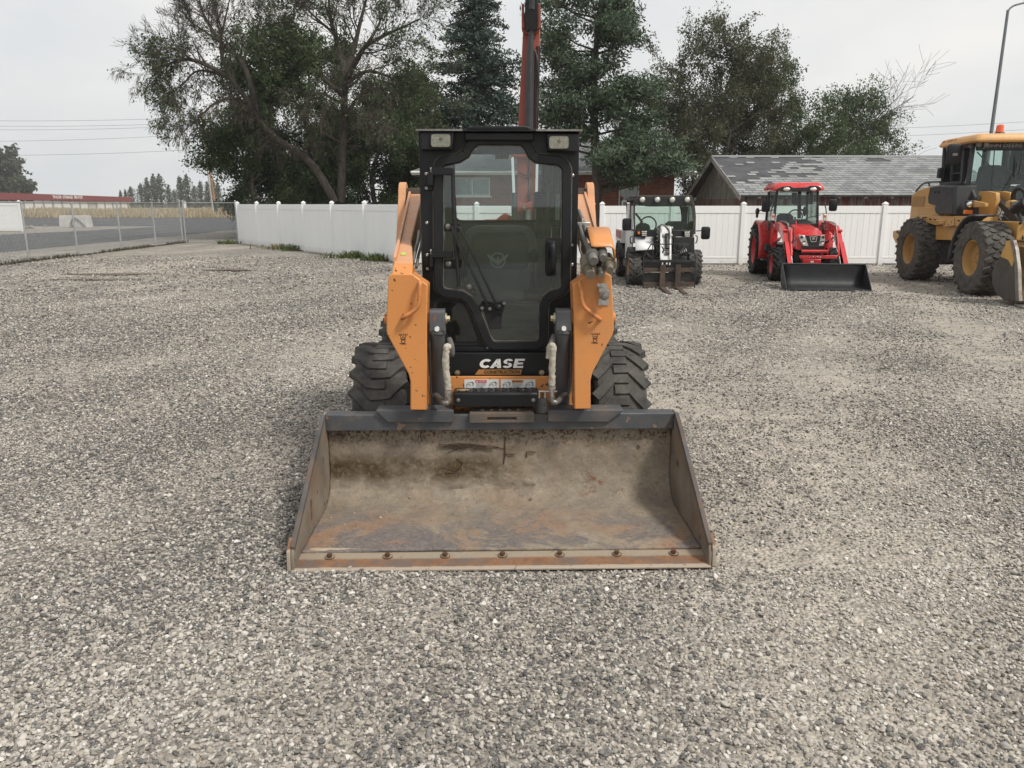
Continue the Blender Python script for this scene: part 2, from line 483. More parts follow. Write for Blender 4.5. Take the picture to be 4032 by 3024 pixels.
sheet('road', wob([(-18.1, 6), (-18.3, 27.4), (-18.5, 52), (-18.0, 95), (-150, 97.5), (-150, 62), (-27.0, 61), (-26.9, 56.5), (-28.3, 43), (-28.9, 6)]), .012, M_asphalt)
sheet('lot', wob([(-150, 56), (-36, 60.5), (-27.2, 60.9), (-27.2, 62.0), (-149, 63)]), .016, M_asphalt)
# dry grass field
k = NT('dry_field'); v = k.coord()
c = k.mix(k.ramp(k.noise(k.coord('Object', (.3, 1, 1)), .22, 7, .65), [(.35, 0), (.65, 1)]), (.28, .225, .135), (.38, .315, .21))
c = k.mix(k.ramp(k.noise(v, 1.6, 5, .7), [(.5, 0), (.75, .6)]), c, (.17, .15, .075)); k.bsdf(c, .95, spec=.1); M_field = k.m
sheet('dry_field', wob([(-14, 97), (-160, 99), (-330, 110), (-330, 330), (60, 330), (40, 96.5)], .5, 4), .02, M_field)
# standing dry grass at the field's edge
N = 26000
px = nr.uniform(-118, -14, N); py = 97.6 + (nr.random(N) ** 1.7) * 105; hh = nr.uniform(.35, .95, N) * (1 + .4 * np.sin(px * .31) * np.sin(py * .2)); ww = nr.uniform(.04, .10, N) * (py / 97) ** .8; an = nr.uniform(0, math.pi, N); le = nr.normal(0, .16, (N, 2))
V = np.zeros((N, 3, 3)); V[:, 0] = np.stack([px - ww * np.cos(an), py - ww * np.sin(an), 0 * px], 1); V[:, 1] = np.stack([px + ww * np.cos(an), py + ww * np.sin(an), 0 * px], 1); V[:, 2] = np.stack([px + le[:, 0], py + le[:, 1], hh], 1)
k = NT('straw'); ri = k.n('ShaderNodeNewGeometry').outputs['Random Per Island']
c = k.ramp(ri, [(0, (.22, .175, .10)), (.4, (.37, .305, .19)), (.75, (.46, .39, .265)), (1, (.21, .19, .11))]); k.bsdf(c, .9, spec=.1); M_straw = k.m
tag(np_mesh('dry_grass', V.reshape(-1, 3), np.arange(N * 3).reshape(-1, 3), M_straw), kind='stuff')

# ------------------------------------------------------------------ loose pebbles (real stones, thinning out with distance)
import bmesh
def pebble_mesh(i, sub):
    bm = bmesh.new(); bmesh.ops.create_icosphere(bm, subdivisions=sub + 1, radius=1)
    rr_ = random.Random(300 + i); cuts = [(Vector((rr_.gauss(0, 1), rr_.gauss(0, 1), rr_.gauss(0, 1))).normalized(), rr_.uniform(.62, .9)) for _ in range(9 if i % 3 else 4)]
    for v in bm.verts:
        for n_, d_ in cuts:
            q = v.co.dot(n_)
            if q > d_: v.co -= n_ * (q - d_) * .92
    r = random.Random(100 + i); sx, sy, sz = r.uniform(.85, 1.3), r.uniform(.7, 1.0), r.uniform(.42, .75)
    ph = [r.uniform(0, 6) for _ in range(6)]; amp = r.uniform(.08, .2)
    for v in bm.verts:
        c = v.co; f = 1 + amp * (math.sin(2.1 * c.x + ph[0]) * math.sin(2.6 * c.y + ph[1]) + .6 * math.sin(3.7 * c.z + ph[2] + 2 * c.x)) + r.uniform(-.02, .02)
        v.co = Vector((c.x * sx * f, c.y * sy * f, c.z * sz * f))
    me = bpy.data.meshes.new('pebble'); bm.to_mesh(me); bm.free()
    me.polygons.foreach_set('use_smooth', [True] * len(me.polygons)); me.set_sharp_from_angle(angle=R(26)); me.materials.append(M_pebble); return me
k = NT('pebble')
at = k.n('ShaderNodeAttribute', attribute_type='INSTANCER', attribute_name='tone')
st = [(0, (.030, .033, .040)), (.17, (.085, .088, .094)), (.32, (.165, .16, .15)), (.42, (.275, .248, .212)), (.58, (.385, .338, .285)), (.66, (.30, .289, .272)), (.80, (.455, .42, .368)), (.91, (.535, .502, .45)), (.975, (.62, .592, .54)), (1, (.74, .715, .66))]
c = k.ramp(at.outputs['Fac'], st)
vv = k.coord('Object'); c = k.mix(k.ramp(k.noise(vv, 2.2, 5, .65), [(.35, 0), (.75, .55)]), c, (.43, .388, .33))
k.bsdf(c, .80, 0, k.bump(k.noise(vv, 5, 4), .25, .1), .35); M_pebble = k.m
pcol = bpy.data.collections.new('pebble_kinds')
for i in range(9):
    po = bpy.data.objects.new('pebble', pebble_mesh(i, 2 if i < 5 else 1)); pcol.objects.link(po)
def scatter(y0, y1, dens, smin, smax, half=lambda y: .76 * y + 1.0, clump=0.0):
    A = 2 * half(y1) * (y1 - y0); N = int(A * dens)
    y = nr.uniform(y0, y1, N); x = nr.uniform(-1, 1, N) * half(y1)
    keep = np.abs(x) < half(y)
    # dusty compacted ground shows between drifts of stones
    keep &= nr.random(N) < np.clip(1.0 - clump * bare(x, y), .10, 1)
    keep &= x > -17.5
    x, y = x[keep], y[keep]; N = len(x)
    s = smin + (smax - smin) * nr.beta(1.25, 4.2, N)
    return x, y, s
parts = [scatter(1.15, 3.4, 9800, .0033, .0165, clump=.3), scatter(3.4, 6.0, 5400, .0038, .0165, clump=.45), scatter(6.0, 9.5, 2300, .0052, .0195, clump=.6), scatter(9.5, 15, 800, .008, .026, clump=.6), scatter(15, 26, 110, .013, .036, lambda y: .72 * y + 1, clump=.4)]
x = np.concatenate([p[0] for p in parts]); y = np.concatenate([p[1] for p in parts]); s = np.concatenate([p[2] for p in parts])
z = yard_z(x, y) + s * nr.uniform(-.05, .75, len(x))
N = len(x); print('pebbles', N)
me = bpy.data.meshes.new('loose_gravel'); me.vertices.add(N); me.vertices.foreach_set('co', np.stack([x, y, z], 1).astype(np.float32).ravel())
a = me.attributes.new('rot', 'FLOAT_VECTOR', 'POINT'); a.data.foreach_set('vector', np.stack([nr.normal(0, .35, N), nr.normal(0, .35, N), nr.uniform(0, 6.28, N)], 1).astype(np.float32).ravel())
a = me.attributes.new('size', 'FLOAT', 'POINT'); a.data.foreach_set('value', s.astype(np.float32))
a = me.attributes.new('tone', 'FLOAT', 'POINT'); a.data.foreach_set('value', np.clip(nr.random(N) ** (1.15 + .55 * np.sin(x * .8 + .7 * np.sin(y * 1.1)) * np.sin(y * .9 + .4 * x + 1.0) + .35 * np.sin(x * 2.7 - y * 1.9)), 0, 1).astype(np.float32))
a = me.attributes.new('pick', 'INT', 'POINT'); a.data.foreach_set('value', np.where(y < 5, nr.integers(0, 9, N), nr.integers(5, 9, N)).astype(np.int32))
me.materials.append(M_pebble)
go = bpy.data.objects.new('loose_gravel', me); COL.objects.link(go)
tag(go, 'loose grey and tan pebbles covering the yard', 'gravel', kind='stuff')
ng = bpy.data.node_groups.new('pebbles', 'GeometryNodeTree')
ng.interface.new_socket('Geometry', in_out='INPUT', socket_type='NodeSocketGeometry'); ng.interface.new_socket('Geometry', in_out='OUTPUT', socket_type='NodeSocketGeometry')
gi = ng.nodes.new('NodeGroupInput'); g_o = ng.nodes.new('NodeGroupOutput')
iop = ng.nodes.new('GeometryNodeInstanceOnPoints'); ci = ng.nodes.new('GeometryNodeCollectionInfo')
ci.inputs['Collection'].default_value = pcol; ci.inputs['Separate Children'].default_value = True; ci.inputs['Reset Children'].default_value = True
def na(nm, ty):
    q = ng.nodes.new('GeometryNodeInputNamedAttribute'); q.data_type = ty; q.inputs['Name'].default_value = nm; return q.outputs['Attribute']
e2r = ng.nodes.new('FunctionNodeEulerToRotation')
ng.links.new(na('rot', 'FLOAT_VECTOR'), e2r.inputs[0]); ng.links.new(e2r.outputs[0], iop.inputs['Rotation'])
ng.links.new(na('size', 'FLOAT'), iop.inputs['Scale']); ng.links.new(na('pick', 'INT'), iop.inputs['Instance Index'])
iop.inputs['Pick Instance'].default_value = True
ng.links.new(gi.outputs[0], iop.inputs['Points']); ng.links.new(ci.outputs[0], iop.inputs['Instance']); ng.links.new(iop.outputs[0], g_o.inputs[0])
md = go.modifiers.new('pebbles', 'NODES'); md.node_group = ng

k = NT('damp_mud'); v = k.coord(); k.bsdf(k.mix(k.ramp(k.noise(v, 3, 6), [(.3, 0), (.7, 1)]), (.10, .08, .06), (.18, .148, .112)), .75, 0, k.bump(k.noise(v, 20, 4), .3, .01), .3); M_mud = k.m
def patch(cx, cy, rx, ry, seed):
    r = random.Random(seed); ph = [r.uniform(0, 6) for _ in range(4)]; pts = []
    for i in range(48):
        a = 2 * math.pi * i / 48; f = 1 + .22 * math.sin(2 * a + ph[0]) + .15 * math.sin(3 * a + ph[1]) + .1 * math.sin(7 * a + ph[2]) + r.uniform(-.06, .06)
        pts.append((cx + rx * f * math.cos(a), cy + ry * f * math.sin(a)))
    sheet('mud_patch', pts, .0165, M_mud)
patch(-9.8, 19.1, 1.0, .32, 1); patch(-9.6, 17.75, 1.1, .10, 2); patch(-7.4, 20.3, .5, .3, 3)
# ================================================================== FENCES
k = NT('white_vinyl'); v = k.n('ShaderNodeNewGeometry').outputs['Position']; sp3 = k.n('ShaderNodeSeparateXYZ'); k.l(v, sp3.inputs[0]); oi = k.n('ShaderNodeObjectInfo').outputs['Random']
c = k.mix(oi, (.85, .86, .855), (.88, .885, .875)); nn = k.noise(v, 5, 7, .7)
c = k.mix(k.math('MULTIPLY', k.ramp(sp3.outputs[2], [(.0, .65), (.12, .25), (.30, 0)]), k.ramp(nn, [(.35, 0), (.65, 1)])), c, (.42, .36, .27))
k.bsdf(c, .42, spec=.4); M_vinyl = k.m
def vinyl_fence(label, pts, height=1.64, boards_per=11, gap=.03):
    """posts at pts; each bay: two rails and a row of tongue-and-groove boards"""
    t = thing('vinyl_fence', label, 'fence', (pts[0][0], pts[0][1], 0))
    o0 = Vector((pts[0][0], pts[0][1], 0)); P = [Vector((x, y, 0)) - o0 for x, y in pts]
    post_me = None
    for p in P:
        if post_me is None:
            b = MB(); b.box((0, 0, (height + .04) / 2 - .1), (.127, .127, height + .04 + .2))
            b.box((0, 0, height + .055), (.145, .145, .03))
            b.loft([[(x * s, y * s, z) for x, y in ((-1, -1), (1, -1), (1, 1), (-1, 1))] for s, z in ((.066, height + .07), (.012, height + .115))])
            o = b.build('post', M_vinyl, t, bevel=.006); o.location = p; post_me = o.data; base = o
        else:
            o = base.copy(); COL.objects.link(o); o.parent = t; o.location = p
    board_me = None
    for a, b_ in zip(P[:-1], P[1:]):
        d = b_ - a; Ln = d.length; d.normalize(); nrm = Vector((-d.y, d.x, 0)); ang = math.atan2(d.y, d.x)
        for z, h in ((height - .085, .17), (gap + .075, .15)):
            m = MB(); m.box((0, 0, 0), (Ln - .128, .05, h)); zz = -h / 2 + .012 if z > 1 else h / 2 - .012
            m.box((0, 0, zz + (-.03 if z > 1 else .03)), (Ln - .128, .066, .022))
            r = m.build('rail', M_vinyl, t, bevel=.004); r.location = (a + b_) / 2 + Vector((0, 0, z)); r.rotation_euler = (0, 0, ang)
        w = (Ln - .128) / boards_per; z0, z1 = gap + .14, height - .16
        key = round(w, 3)
        for i in range(boards_per):
            if board_me is None or board_me[0] != key:
                m = MB(); hw = w / 2
                m.loft([[(-hw + .001, .012, z), (-hw + .001, -.012, z), (-hw + .007, -.018, z), (hw - .007, -.018, z), (hw - .001, -.012, z), (hw - .001, .012, z)] for z in (z0, z1)])
                o = m.build('board', M_vinyl, t, smooth=0); board_me = (key, o)
            else:
                o = board_me[1].copy(); COL.objects.link(o); o.parent = t
            o.location = a + d * (.064 + w * (i + .5)); o.rotation_euler = (0, 0, ang)
    return t
A = Vector((-11.9, 34.2)); B = Vector((-3.15, 22.75))
left_pts = [(A.lerp(B, i / 6).x, A.lerp(B, i / 6).y) for i in range(7)]
vinyl_fence('white vinyl fence running back from behind the orange loader to the chain link corner', left_pts, 1.68)
right_pts = [(-3.15 + .2, 22.5), (-1.0, 22.38), (.9, 22.32), (2.28, 22.3)]
vinyl_fence('white vinyl fence section behind the orange excavator, seen through the loader\'s cab glass', right_pts, 1.64)
vinyl_fence('white vinyl fence behind the white utility vehicle and the red tractor', [(2.55 + 2.0 * i, 22.3) for i in range(15)], 1.64)
vinyl_fence('short white vinyl fence across the road at the far left, behind chain link', [(-30.8 - 1.9 * i, 49.3 + .05 * i) for i in range(4)], 1.80)
# far parallel fence whose caps show over the left run is left to the trees

# chain link
M_galv = pm('galvanised', (.43, .44, .44), .45, .55, var=.1)
M_wire = pm('galvanised_wire', (.60, .61, .61), .45, .5, var=.1)
def chain_fence(label, a, b, posts, h=1.74, cell=.062, wr=.0024):
    a = Vector(a); b = Vector(b); Ln = (b - a).length; d = (b - a).normalized(); n = Vector((-d.y, d.x, 0))
    t = thing('chain_link_fence', label, 'fence', (a.x, a.y, 0))
    for q in posts:
        m = MB(); p = d * (Ln * q); rr = .041 if q in (0, 1) else .03
        m.cyl(p + Vector((0, 0, -.15)), p + Vector((0, 0, h + (.09 if rr > .04 else -.02))), rr, n=12)
        m.ell(p + Vector((0, 0, h + (.09 if rr > .04 else 0))), (rr * 1.25, rr * 1.25, .035), 10, 6)
        m.build('post', M_galv, t)
    MB().cyl((0, 0, h + .015), tuple(d * Ln + Vector((0, 0, h + .015))), .021, n=10).build('top_rail', M_galv, t)
    MB().cyl((0, 0, .05), tuple(d * Ln + Vector((0, 0, .05))), .004, n=5).build('tension_wire', M_wire, t)
    # woven wires: each zigzags up the fence
    cols = int(Ln / cell); rows = int((h - .02) / cell)
    i = np.arange(cols)[:, None]; j = np.arange(rows + 1)[None, :]
    sx = (i + .5 * (j % 2) * np.where(i % 2 == 0, 1, 1) + .25) * cell + 0 * j
    sx2 = (i + 1 - .5 * (j % 2) - .25) * cell
    V = []; F = []
    tri = [(math.cos(t_), math.sin(t_)) for t_ in (0.5, 2.6, 4.7)]
    for S_, off in ((sx, .004), (sx2, -.004)):
        z = .04 + j * cell * .98 + 0 * i
        base = np.stack([S_ * d.x + n.x * off, S_ * d.y + n.y * off, z], -1)     # cols, rows+1, 3
        pts = []
        for cx, cy in tri:
            pts.append(base + np.array([n.x * cy * wr + d.x * cx * wr, n.y * cy * wr + d.y * cx * wr, 0]))
        Pq = np.stack(pts, 2)                                                     # cols, rows+1, 3, 3
        b0 = sum(len(v) for v in V); V.append(Pq.reshape(-1, 3))
        idx = np.arange(cols * (rows + 1) * 3).reshape(cols, rows + 1, 3) + b0
        for k3 in range(3):
            k4 = (k3 + 1) % 3
            F.append(np.stack([idx[:, :-1, k3], idx[:, :-1, k4], idx[:, 1:, k4], idx[:, 1:, k3]], -1).reshape(-1, 4))
    w = np_mesh('wire_mesh', np.concatenate(V), np.concatenate(F), M_wire, t); tag(w, kind='stuff')
    return t
cy = [35.0, 32.25, 29.3, 26.25, 23.5, 20.5, 17.5]
chain_fence('galvanised chain link fence along the left side beside the asphalt drive', (-14.75, 35.0, 0), (-14.55, 17.5, 0), [(35.0 - y_) / 17.5 for y_ in cy], 1.72)
chain_fence('short chain link run joining the white vinyl fence corner', (-14.62, 35.02, 0), (-12.05, 34.35, 0), [0, 1], 1.72)
# ================================================================== BUILDINGS
# ---- old red shed with worn shingles
def shed():
    X0, X1, Y0, Yr, Y1 = 7.75, 16.1, 26.1, 29.9, 33.7; ze, zr = 2.07, 3.42
    t = thing('shed', 'old red shed with peeling paint and patchy grey shingle roof behind the fence', 'shed', (X0, Y0, 0))
    k = NT('peeling_red'); v = k.coord('Object'); v2 = k.coord('Object', (9, 9, .9))
    f = k.noise(v2, 1.6, 6, .7); g = k.noise(v, .55, 3)
    c = k.mix(k.ramp(k.math('ADD', f, k.math('MULTIPLY', g, .35)), [(.62, 0), (.72, 1)]), (.125, .036, .034), (.165, .142, .125)); k.bsdf(c, .85, 0, k.bump(f, .3, .01), .2); Mr = k.m
    Mg = pm('weathered_board', (.155, .14, .12), .9, var=.35, vs=3, dirt=((.07, .06, .055), .4, 4))
    Mt = pm('weathered_trim', (.30, .29, .27), .85, var=.25, dirt=((.15, .13, .11), .4, 6))
    Md = pm('bare_felt', (.07, .071, .075), .95, var=.3, vs=2)
    # boards of the front wall and gable
    bw = .18; n = int((X1 - X0) / bw)
    for i in range(n):
        m = MB(); m.span((i * bw + .003, -.012, -.05), ((i + 1) * bw - .003, .012, ze - .03 + rng.uniform(0, .02))); m.build('board', Mr, t, smooth=0)
    m = MB(); m.span((0, .016, -.05), (X1 - X0, .05, ze)); m.build('front_wall', Md, t, smooth=0)
    W = Y1 - Y0; half = W / 2; ng_ = int(W / .2)
    for i in range(ng_):
        y0, y1 = i * .2 + .003, (i + 1) * .2 - .003
        top = lambda y: ze + (zr - ze) * (1 - abs(y - half) / half) - .06
        zs = 1.86
        m = MB(); m.hexa([(-.012, y0, -.05), (.012, y0, -.05), (-.012, y1, -.05), (.012, y1, -.05), (-.012, y0, zs), (.012, y0, zs), (-.012, y1, zs), (.012, y1, zs)]); m.build('board', Mr, t, smooth=0)
    # upper gable in grey sheathing
    m = MB(); m.prism([(0.1, zs + .004), (W - .1, zs + .004), (half, zr - .05)], 'x', -.015, .01); m.build('gable', Mg, t, smooth=0)
    m = MB(); m.prism([(half - .28, 2.72), (half + .28, 2.72), (half + .28, 3.05), (half - .28, 3.05)], 'x', -.04, -.017); m.build('hatch', Mg, t, smooth=0)
    m = MB(); m.span((-.08, half - .42, 2.6), (-.02, half - .30, 3.0)); m.build('bracket', Mt, t, smooth=0)
    m = MB(); m.span((0, W - .05, -.05), (X1 - X0, W, ze)); m.span((X1 - X0 - .05, .02, -.05), (X1 - X0, W - .02, ze - .02)); m.build('back_wall', Md, t, smooth=0)
    # roof deck
    oh = .28; sl = math.atan2(zr - ze, half); ov = .30
    def rp_(x, s, n_=0.0):      # s: distance up the slope from the eave edge
        y = -ov + s * math.cos(sl); z = ze - ov * math.tan(sl) + s * math.sin(sl)
        return (x, y - n_ * math.sin(sl), z + n_ * math.cos(sl))
    SL = (half + ov) / math.cos(sl); xa, xb = -oh, X1 - X0 + oh
    m = MB(); m.hexa([rp_(xa, 0, -.05), rp_(xb, 0, -.05), rp_(xa, SL, -.05), rp_(xb, SL, -.05), rp_(xa, 0, 0), rp_(xb, 0, 0), rp_(xa, SL, 0), rp_(xb, SL, 0)])
    roof = m.build('roof', Md, t, smooth=0)
    mir = lambda p: (p[0], W - p[1], p[2])
    m = MB(); m.hexa([mir(rp_(x, s, q)) for q in (-.05, 0) for s in (0, SL) for x in (xa, xb)]); m.build('rear_roof', Md, t, smooth=0)
    m = MB()
    for s0, s1 in ((0, SL + .02),):
        m.hexa([rp_(xa - .03, s0, -.16), rp_(xa, s0, -.16), rp_(xa - .03, s1, -.16), rp_(xa, s1, -.16), rp_(xa - .03, s0, .01), rp_(xa, s0, .01), rp_(xa - .03, s1, .01), rp_(xa, s1, .01)])
        m.hexa([mir(p) for p in [rp_(xa - .03, s0, -.16), rp_(xa, s0, -.16), rp_(xa - .03, s1, -.16), rp_(xa, s1, -.16), rp_(xa - .03, s0, .01), rp_(xa, s0, .01), rp_(xa - .03, s1, .01), rp_(xa, s1, .01)]])
    m.build('barge_board', Mt, t, smooth=0)
    for i in range(10):
        x = .3 + i * .87; m = MB(); m.span((x, -.26, ze - .20), (x + .09, .0, ze - .07)); m.build('rafter_tail', Mt, t, smooth=0)
    # shingles: courses of tabs; a torn patch at the upper left
    k = NT('grey_shingle'); v = k.coord('Object'); oi = k.n('ShaderNodeObjectInfo').outputs['Random']; ri = k.n('ShaderNodeNewGeometry').outputs['Random Per Island']
    c = k.ramp(k.math('FRACT', k.math('ADD', oi, ri)), [(0, (.19, .198, .20)), (.5, (.265, .27, .268)), (1, (.31, .312, .305))])
    c = k.mix(k.ramp(k.noise(v, 1.2, 6, .7), [(.5, 0), (.75, .5)]), c, (.12, .125, .12)); k.bsdf(c, .95, spec=.15); Ms = k.m
    NR, NC = 19, 29; ex = SL / NR; tw = (xb - xa) / NC
    rs = random.Random(5); tabs = []
    for r in range(NR):
        for cidx in range(NC + 1):
            x0 = xa + (cidx - (.5 if r % 2 else 0)) * tw + rs.uniform(-.006, .006); x1 = x0 + tw - .016
            x0 = max(x0, xa - .01); x1 = min(x1, xb + .01)
            if x1 - x0 < .06: continue
            u = (x0 - xa) / (xb - xa); s_ = r / NR
            torn = 0
            d = .60 - u * 1.35 + (s_ - .62) * .9 + .22 * math.sin(r * 1.7 + u * 9) * math.sin(cidx * .6)
            if u < .42 and s_ > .25: torn = max(0, min(.93, d * 2.0))
            if .33 < u < .42 and .78 < s_ < .84 or (.62 < u < .71 and .82 < s_ < .93): torn = .8
            if rs.random() < torn and r > 2: continue
            tabs.append((x0, x1, r, rs.uniform(-.05, .05) if torn > .35 and rs.random() < .3 else 0))
    def tab(m, x0, x1, r, sk):
        s0 = r * ex - .01; s1 = s0 + ex * 1.06
        l0 = .020 + rs.uniform(0, .007); xs = sk
        m.hexa([rp_(x0, s0, .006), rp_(x1, s0 + sk * .3, .006), rp_(x0 + xs, s1, .002), rp_(x1 + xs, s1, .002), rp_(x0, s0, l0), rp_(x1, s0 + sk * .3, l0), rp_(x0 + xs, s1, .008), rp_(x1 + xs, s1, .008)])
    for q in tabs[:290]:
        m = MB(); tab(m, *q); m.build('shingle', Ms, roof, smooth=0)
    m = MB()
    for q in tabs[290:]: tab(m, *q)
    tag(m.build('shingle_courses', Ms, roof, smooth=0), kind='stuff')
    m = MB(); m.hexa([rp_(xa, SL - .14, .012), rp_(xb, SL - .14, .012), rp_(xa, SL + .01, .012), rp_(xb, SL + .01, .012), rp_(xa, SL - .14, .03), rp_(xb, SL - .14, .03), rp_(xa, SL + .01, .04), rp_(xb, SL + .01, .04)]); m.build('ridge_cap', Ms, roof, smooth=0)
    return t
shed()

# ---- brick house
def house():
    X0, X1, Y0, Y1, ze = -3.6, 7.2, 35.2, 44, 3.02; zr = 5.0
    t = thing('brick_house', 'low brick house with grey hip roof, half hidden by the pine tree', 'house', (X0, Y0, 0))
    k = NT('red_brick'); v = k.coord('Object', None, (R(90), 0, 0)); bt = k.n('ShaderNodeTexBrick'); k.l(v, bt.inputs['Vector'])
    bt.inputs['Scale'].default_value = 1; bt.inputs['Brick Width'].default_value = .215; bt.inputs['Row Height'].default_value = .075; bt.inputs['Mortar Size'].default_value = .009
    bt.inputs['Color1'].default_value = (.20, .052, .032, 1); bt.inputs['Color2'].default_value = (.27, .085, .052, 1); bt.inputs['Mortar'].default_value = (.24, .19, .16, 1)
    c = k.mix(1.0, bt.outputs[0], k.ramp(k.noise(k.coord(), 3, 5), [(.3, .75), (.7, 1.15)]), 'MULTIPLY'); k.bsdf(c, .9, 0, k.bump(k.math('SUBTRACT', 1.0, bt.outputs['Fac']), .4, .01), .2); Mb = k.m
    k = NT('roof_shingle'); v = k.coord('Object'); bt = k.n('ShaderNodeTexBrick'); k.l(v, bt.inputs['Vector'])
    bt.inputs['Scale'].default_value = 1; bt.inputs['Brick Width'].default_value = .32; bt.inputs['Row Height'].default_value = .13; bt.inputs['Mortar Size'].default_value = .008
    bt.inputs['Color1'].default_value = (.145, .15, .155, 1); bt.inputs['Color2'].default_value = (.21, .215, .22, 1); bt.inputs['Mortar'].default_value = (.08, .08, .085, 1)
    k.bsdf(bt.outputs[0], .95, spec=.15); Mr = k.m
    Wd, Dp = X1 - X0, Y1 - Y0
    wx0, wx1, wz0, wz1 = 1.05, 2.62, 2.04, 2.82      # window in the wall seen through the cab
    ax0, ax1, az0, az1 = 8.35, 9.25, 1.35, 2.45            # window with an air conditioner
    m = MB()
    cuts = sorted([(wx0, wx1, wz0, wz1), (ax0, ax1, az0, az1)]); x = 0
    for a0, a1, b0, b1 in cuts:
        m.span((x, 0, -.1), (a0, .2, ze)); m.span((a0, 0, -.1), (a1, .2, b0)); m.span((a0, 0, b1), (a1, .2, ze)); x = a1
    m.span((x, 0, -.1), (Wd, .2, ze)); m.span((0, .201, -.1), (.2, Dp, ze)); m.span((Wd - .2, .201, -.1), (Wd, Dp, ze)); m.span((.201, Dp - .2, -.1), (Wd - .201, Dp, ze))
    m.build('brick_wall', Mb, t, smooth=0)
    Mtrim = pm('house_trim', (.66, .65, .60), .5, var=.06, dirt=((.35, .32, .27), .15, 3)); Mcur = pm('curtain', (.42, .42, .40), .9, var=.2, vs=9)
    for (a0, a1, b0, b1) in cuts:
        w = MB(); w.ring([(a0, b0), (a1, b0), (a1, b1), (a0, b1)], [(a0 + .05, b0 + .05), (a1 - .05, b0 + .05), (a1 - .05, b1 - .05), (a0 + .05, b1 - .05)], 'y', .0, .12)
        w.span(((a0 + a1) / 2 - .025, .02, b0 + .05), ((a0 + a1) / 2 + .025, .10, b1 - .05)); wo = w.build('window', Mtrim, t, smooth=0)
        MB().span((a0 + .05, .06, b0 + .05), (a1 - .05, .066, b1 - .05)).build('pane', glass_mat('window_glass', (.8, .86, .84), 2.2), wo, smooth=0)
        g = MB(); rows = []
        for zz in (b0 + .06, b1 - .06): rows.append([(a0 + .06 + (a1 - a0 - .12) * i / 30, .15 + .018 * math.sin(i * 1.3), zz) for i in range(31)])
        g.grid(rows); g.build('curtain', Mcur, wo)
        MB().span((a0 - .08, -.05, b0 - .07), (a1 + .08, .02, b0 - .003)).build('sill', Mtrim, wo, smooth=0)
    ac = MB(); ac.span((ax0 + .12, -.32, az0 + .06), (ax1 - .12, .05, az0 + .48)); ao = ac.build('air_conditioner', Mtrim, t, bevel=.01)
    gr = MB(); [gr.span((ax0 + .16, -.327, az0 + .10 + .035 * i), (ax1 - .16, -.321, az0 + .12 + .035 * i)) for i in range(10)]; gr.build('grille', M_dark, ao, smooth=0)
    # hip roof with eaves, fascia and gutter
    ov = .75; e = ze + .06; hx0, hx1 = 3.6, Wd - 3.6; ym = Dp / 2
    c4 = [(-ov, -ov, e), (Wd + ov, -ov, e), (Wd + ov, Dp + ov, e), (-ov, Dp + ov, e)]; r0, r1 = (hx0, ym, zr), (hx1, ym, zr)
    m = MB(); m.add(c4 + [r0, r1], [(0, 1, 5, 4), (1, 2, 5), (2, 3, 4, 5), (3, 0, 4)]); rf = m.build('roof', Mr, t, smooth=0)
    m = MB(); m.span((-ov, -ov, e - .16), (Wd + ov, -ov + .03, e - .004)); m.span((-ov, -ov + .031, e - .16), (-ov + .03, Dp + ov, e - .004)); m.span((Wd + ov - .03, -ov + .031, e - .16), (Wd + ov, Dp + ov, e - .004)); m.build('fascia', Mtrim, rf, smooth=0)
    m = MB(); m.span((-ov + .031, -ov + .031, e - .14), (Wd + ov - .031, Dp + ov - .03, e - .10)); m.build('soffit', pm('soffit', (.30, .28, .25), .8), rf, smooth=0)
    m = MB(); m.tube([(-ov - .02, -ov - .055, e - .06), (Wd + ov + .02, -ov - .055, e - .06)], .055, 10); m.build('gutter', Mtrim, rf)
    m = MB(); m.tube([(.0, -.06, e - .12), (-.02, -.06, 0)], .035, 8); m.build('downpipe', Mtrim, t)
    m = MB(); m.cyl((Wd - 2.4, 2.4, 3.2), (Wd - 2.4, 2.4, 4.3), .06, n=10); m.build('vent_pipe', M_galv, rf)
    m = MB(); m.span((6.65, -.12, 1.72), (6.95, -.005, 2.05)); m.build('meter_box', Mtrim, t, bevel=.01)
    return t
house()

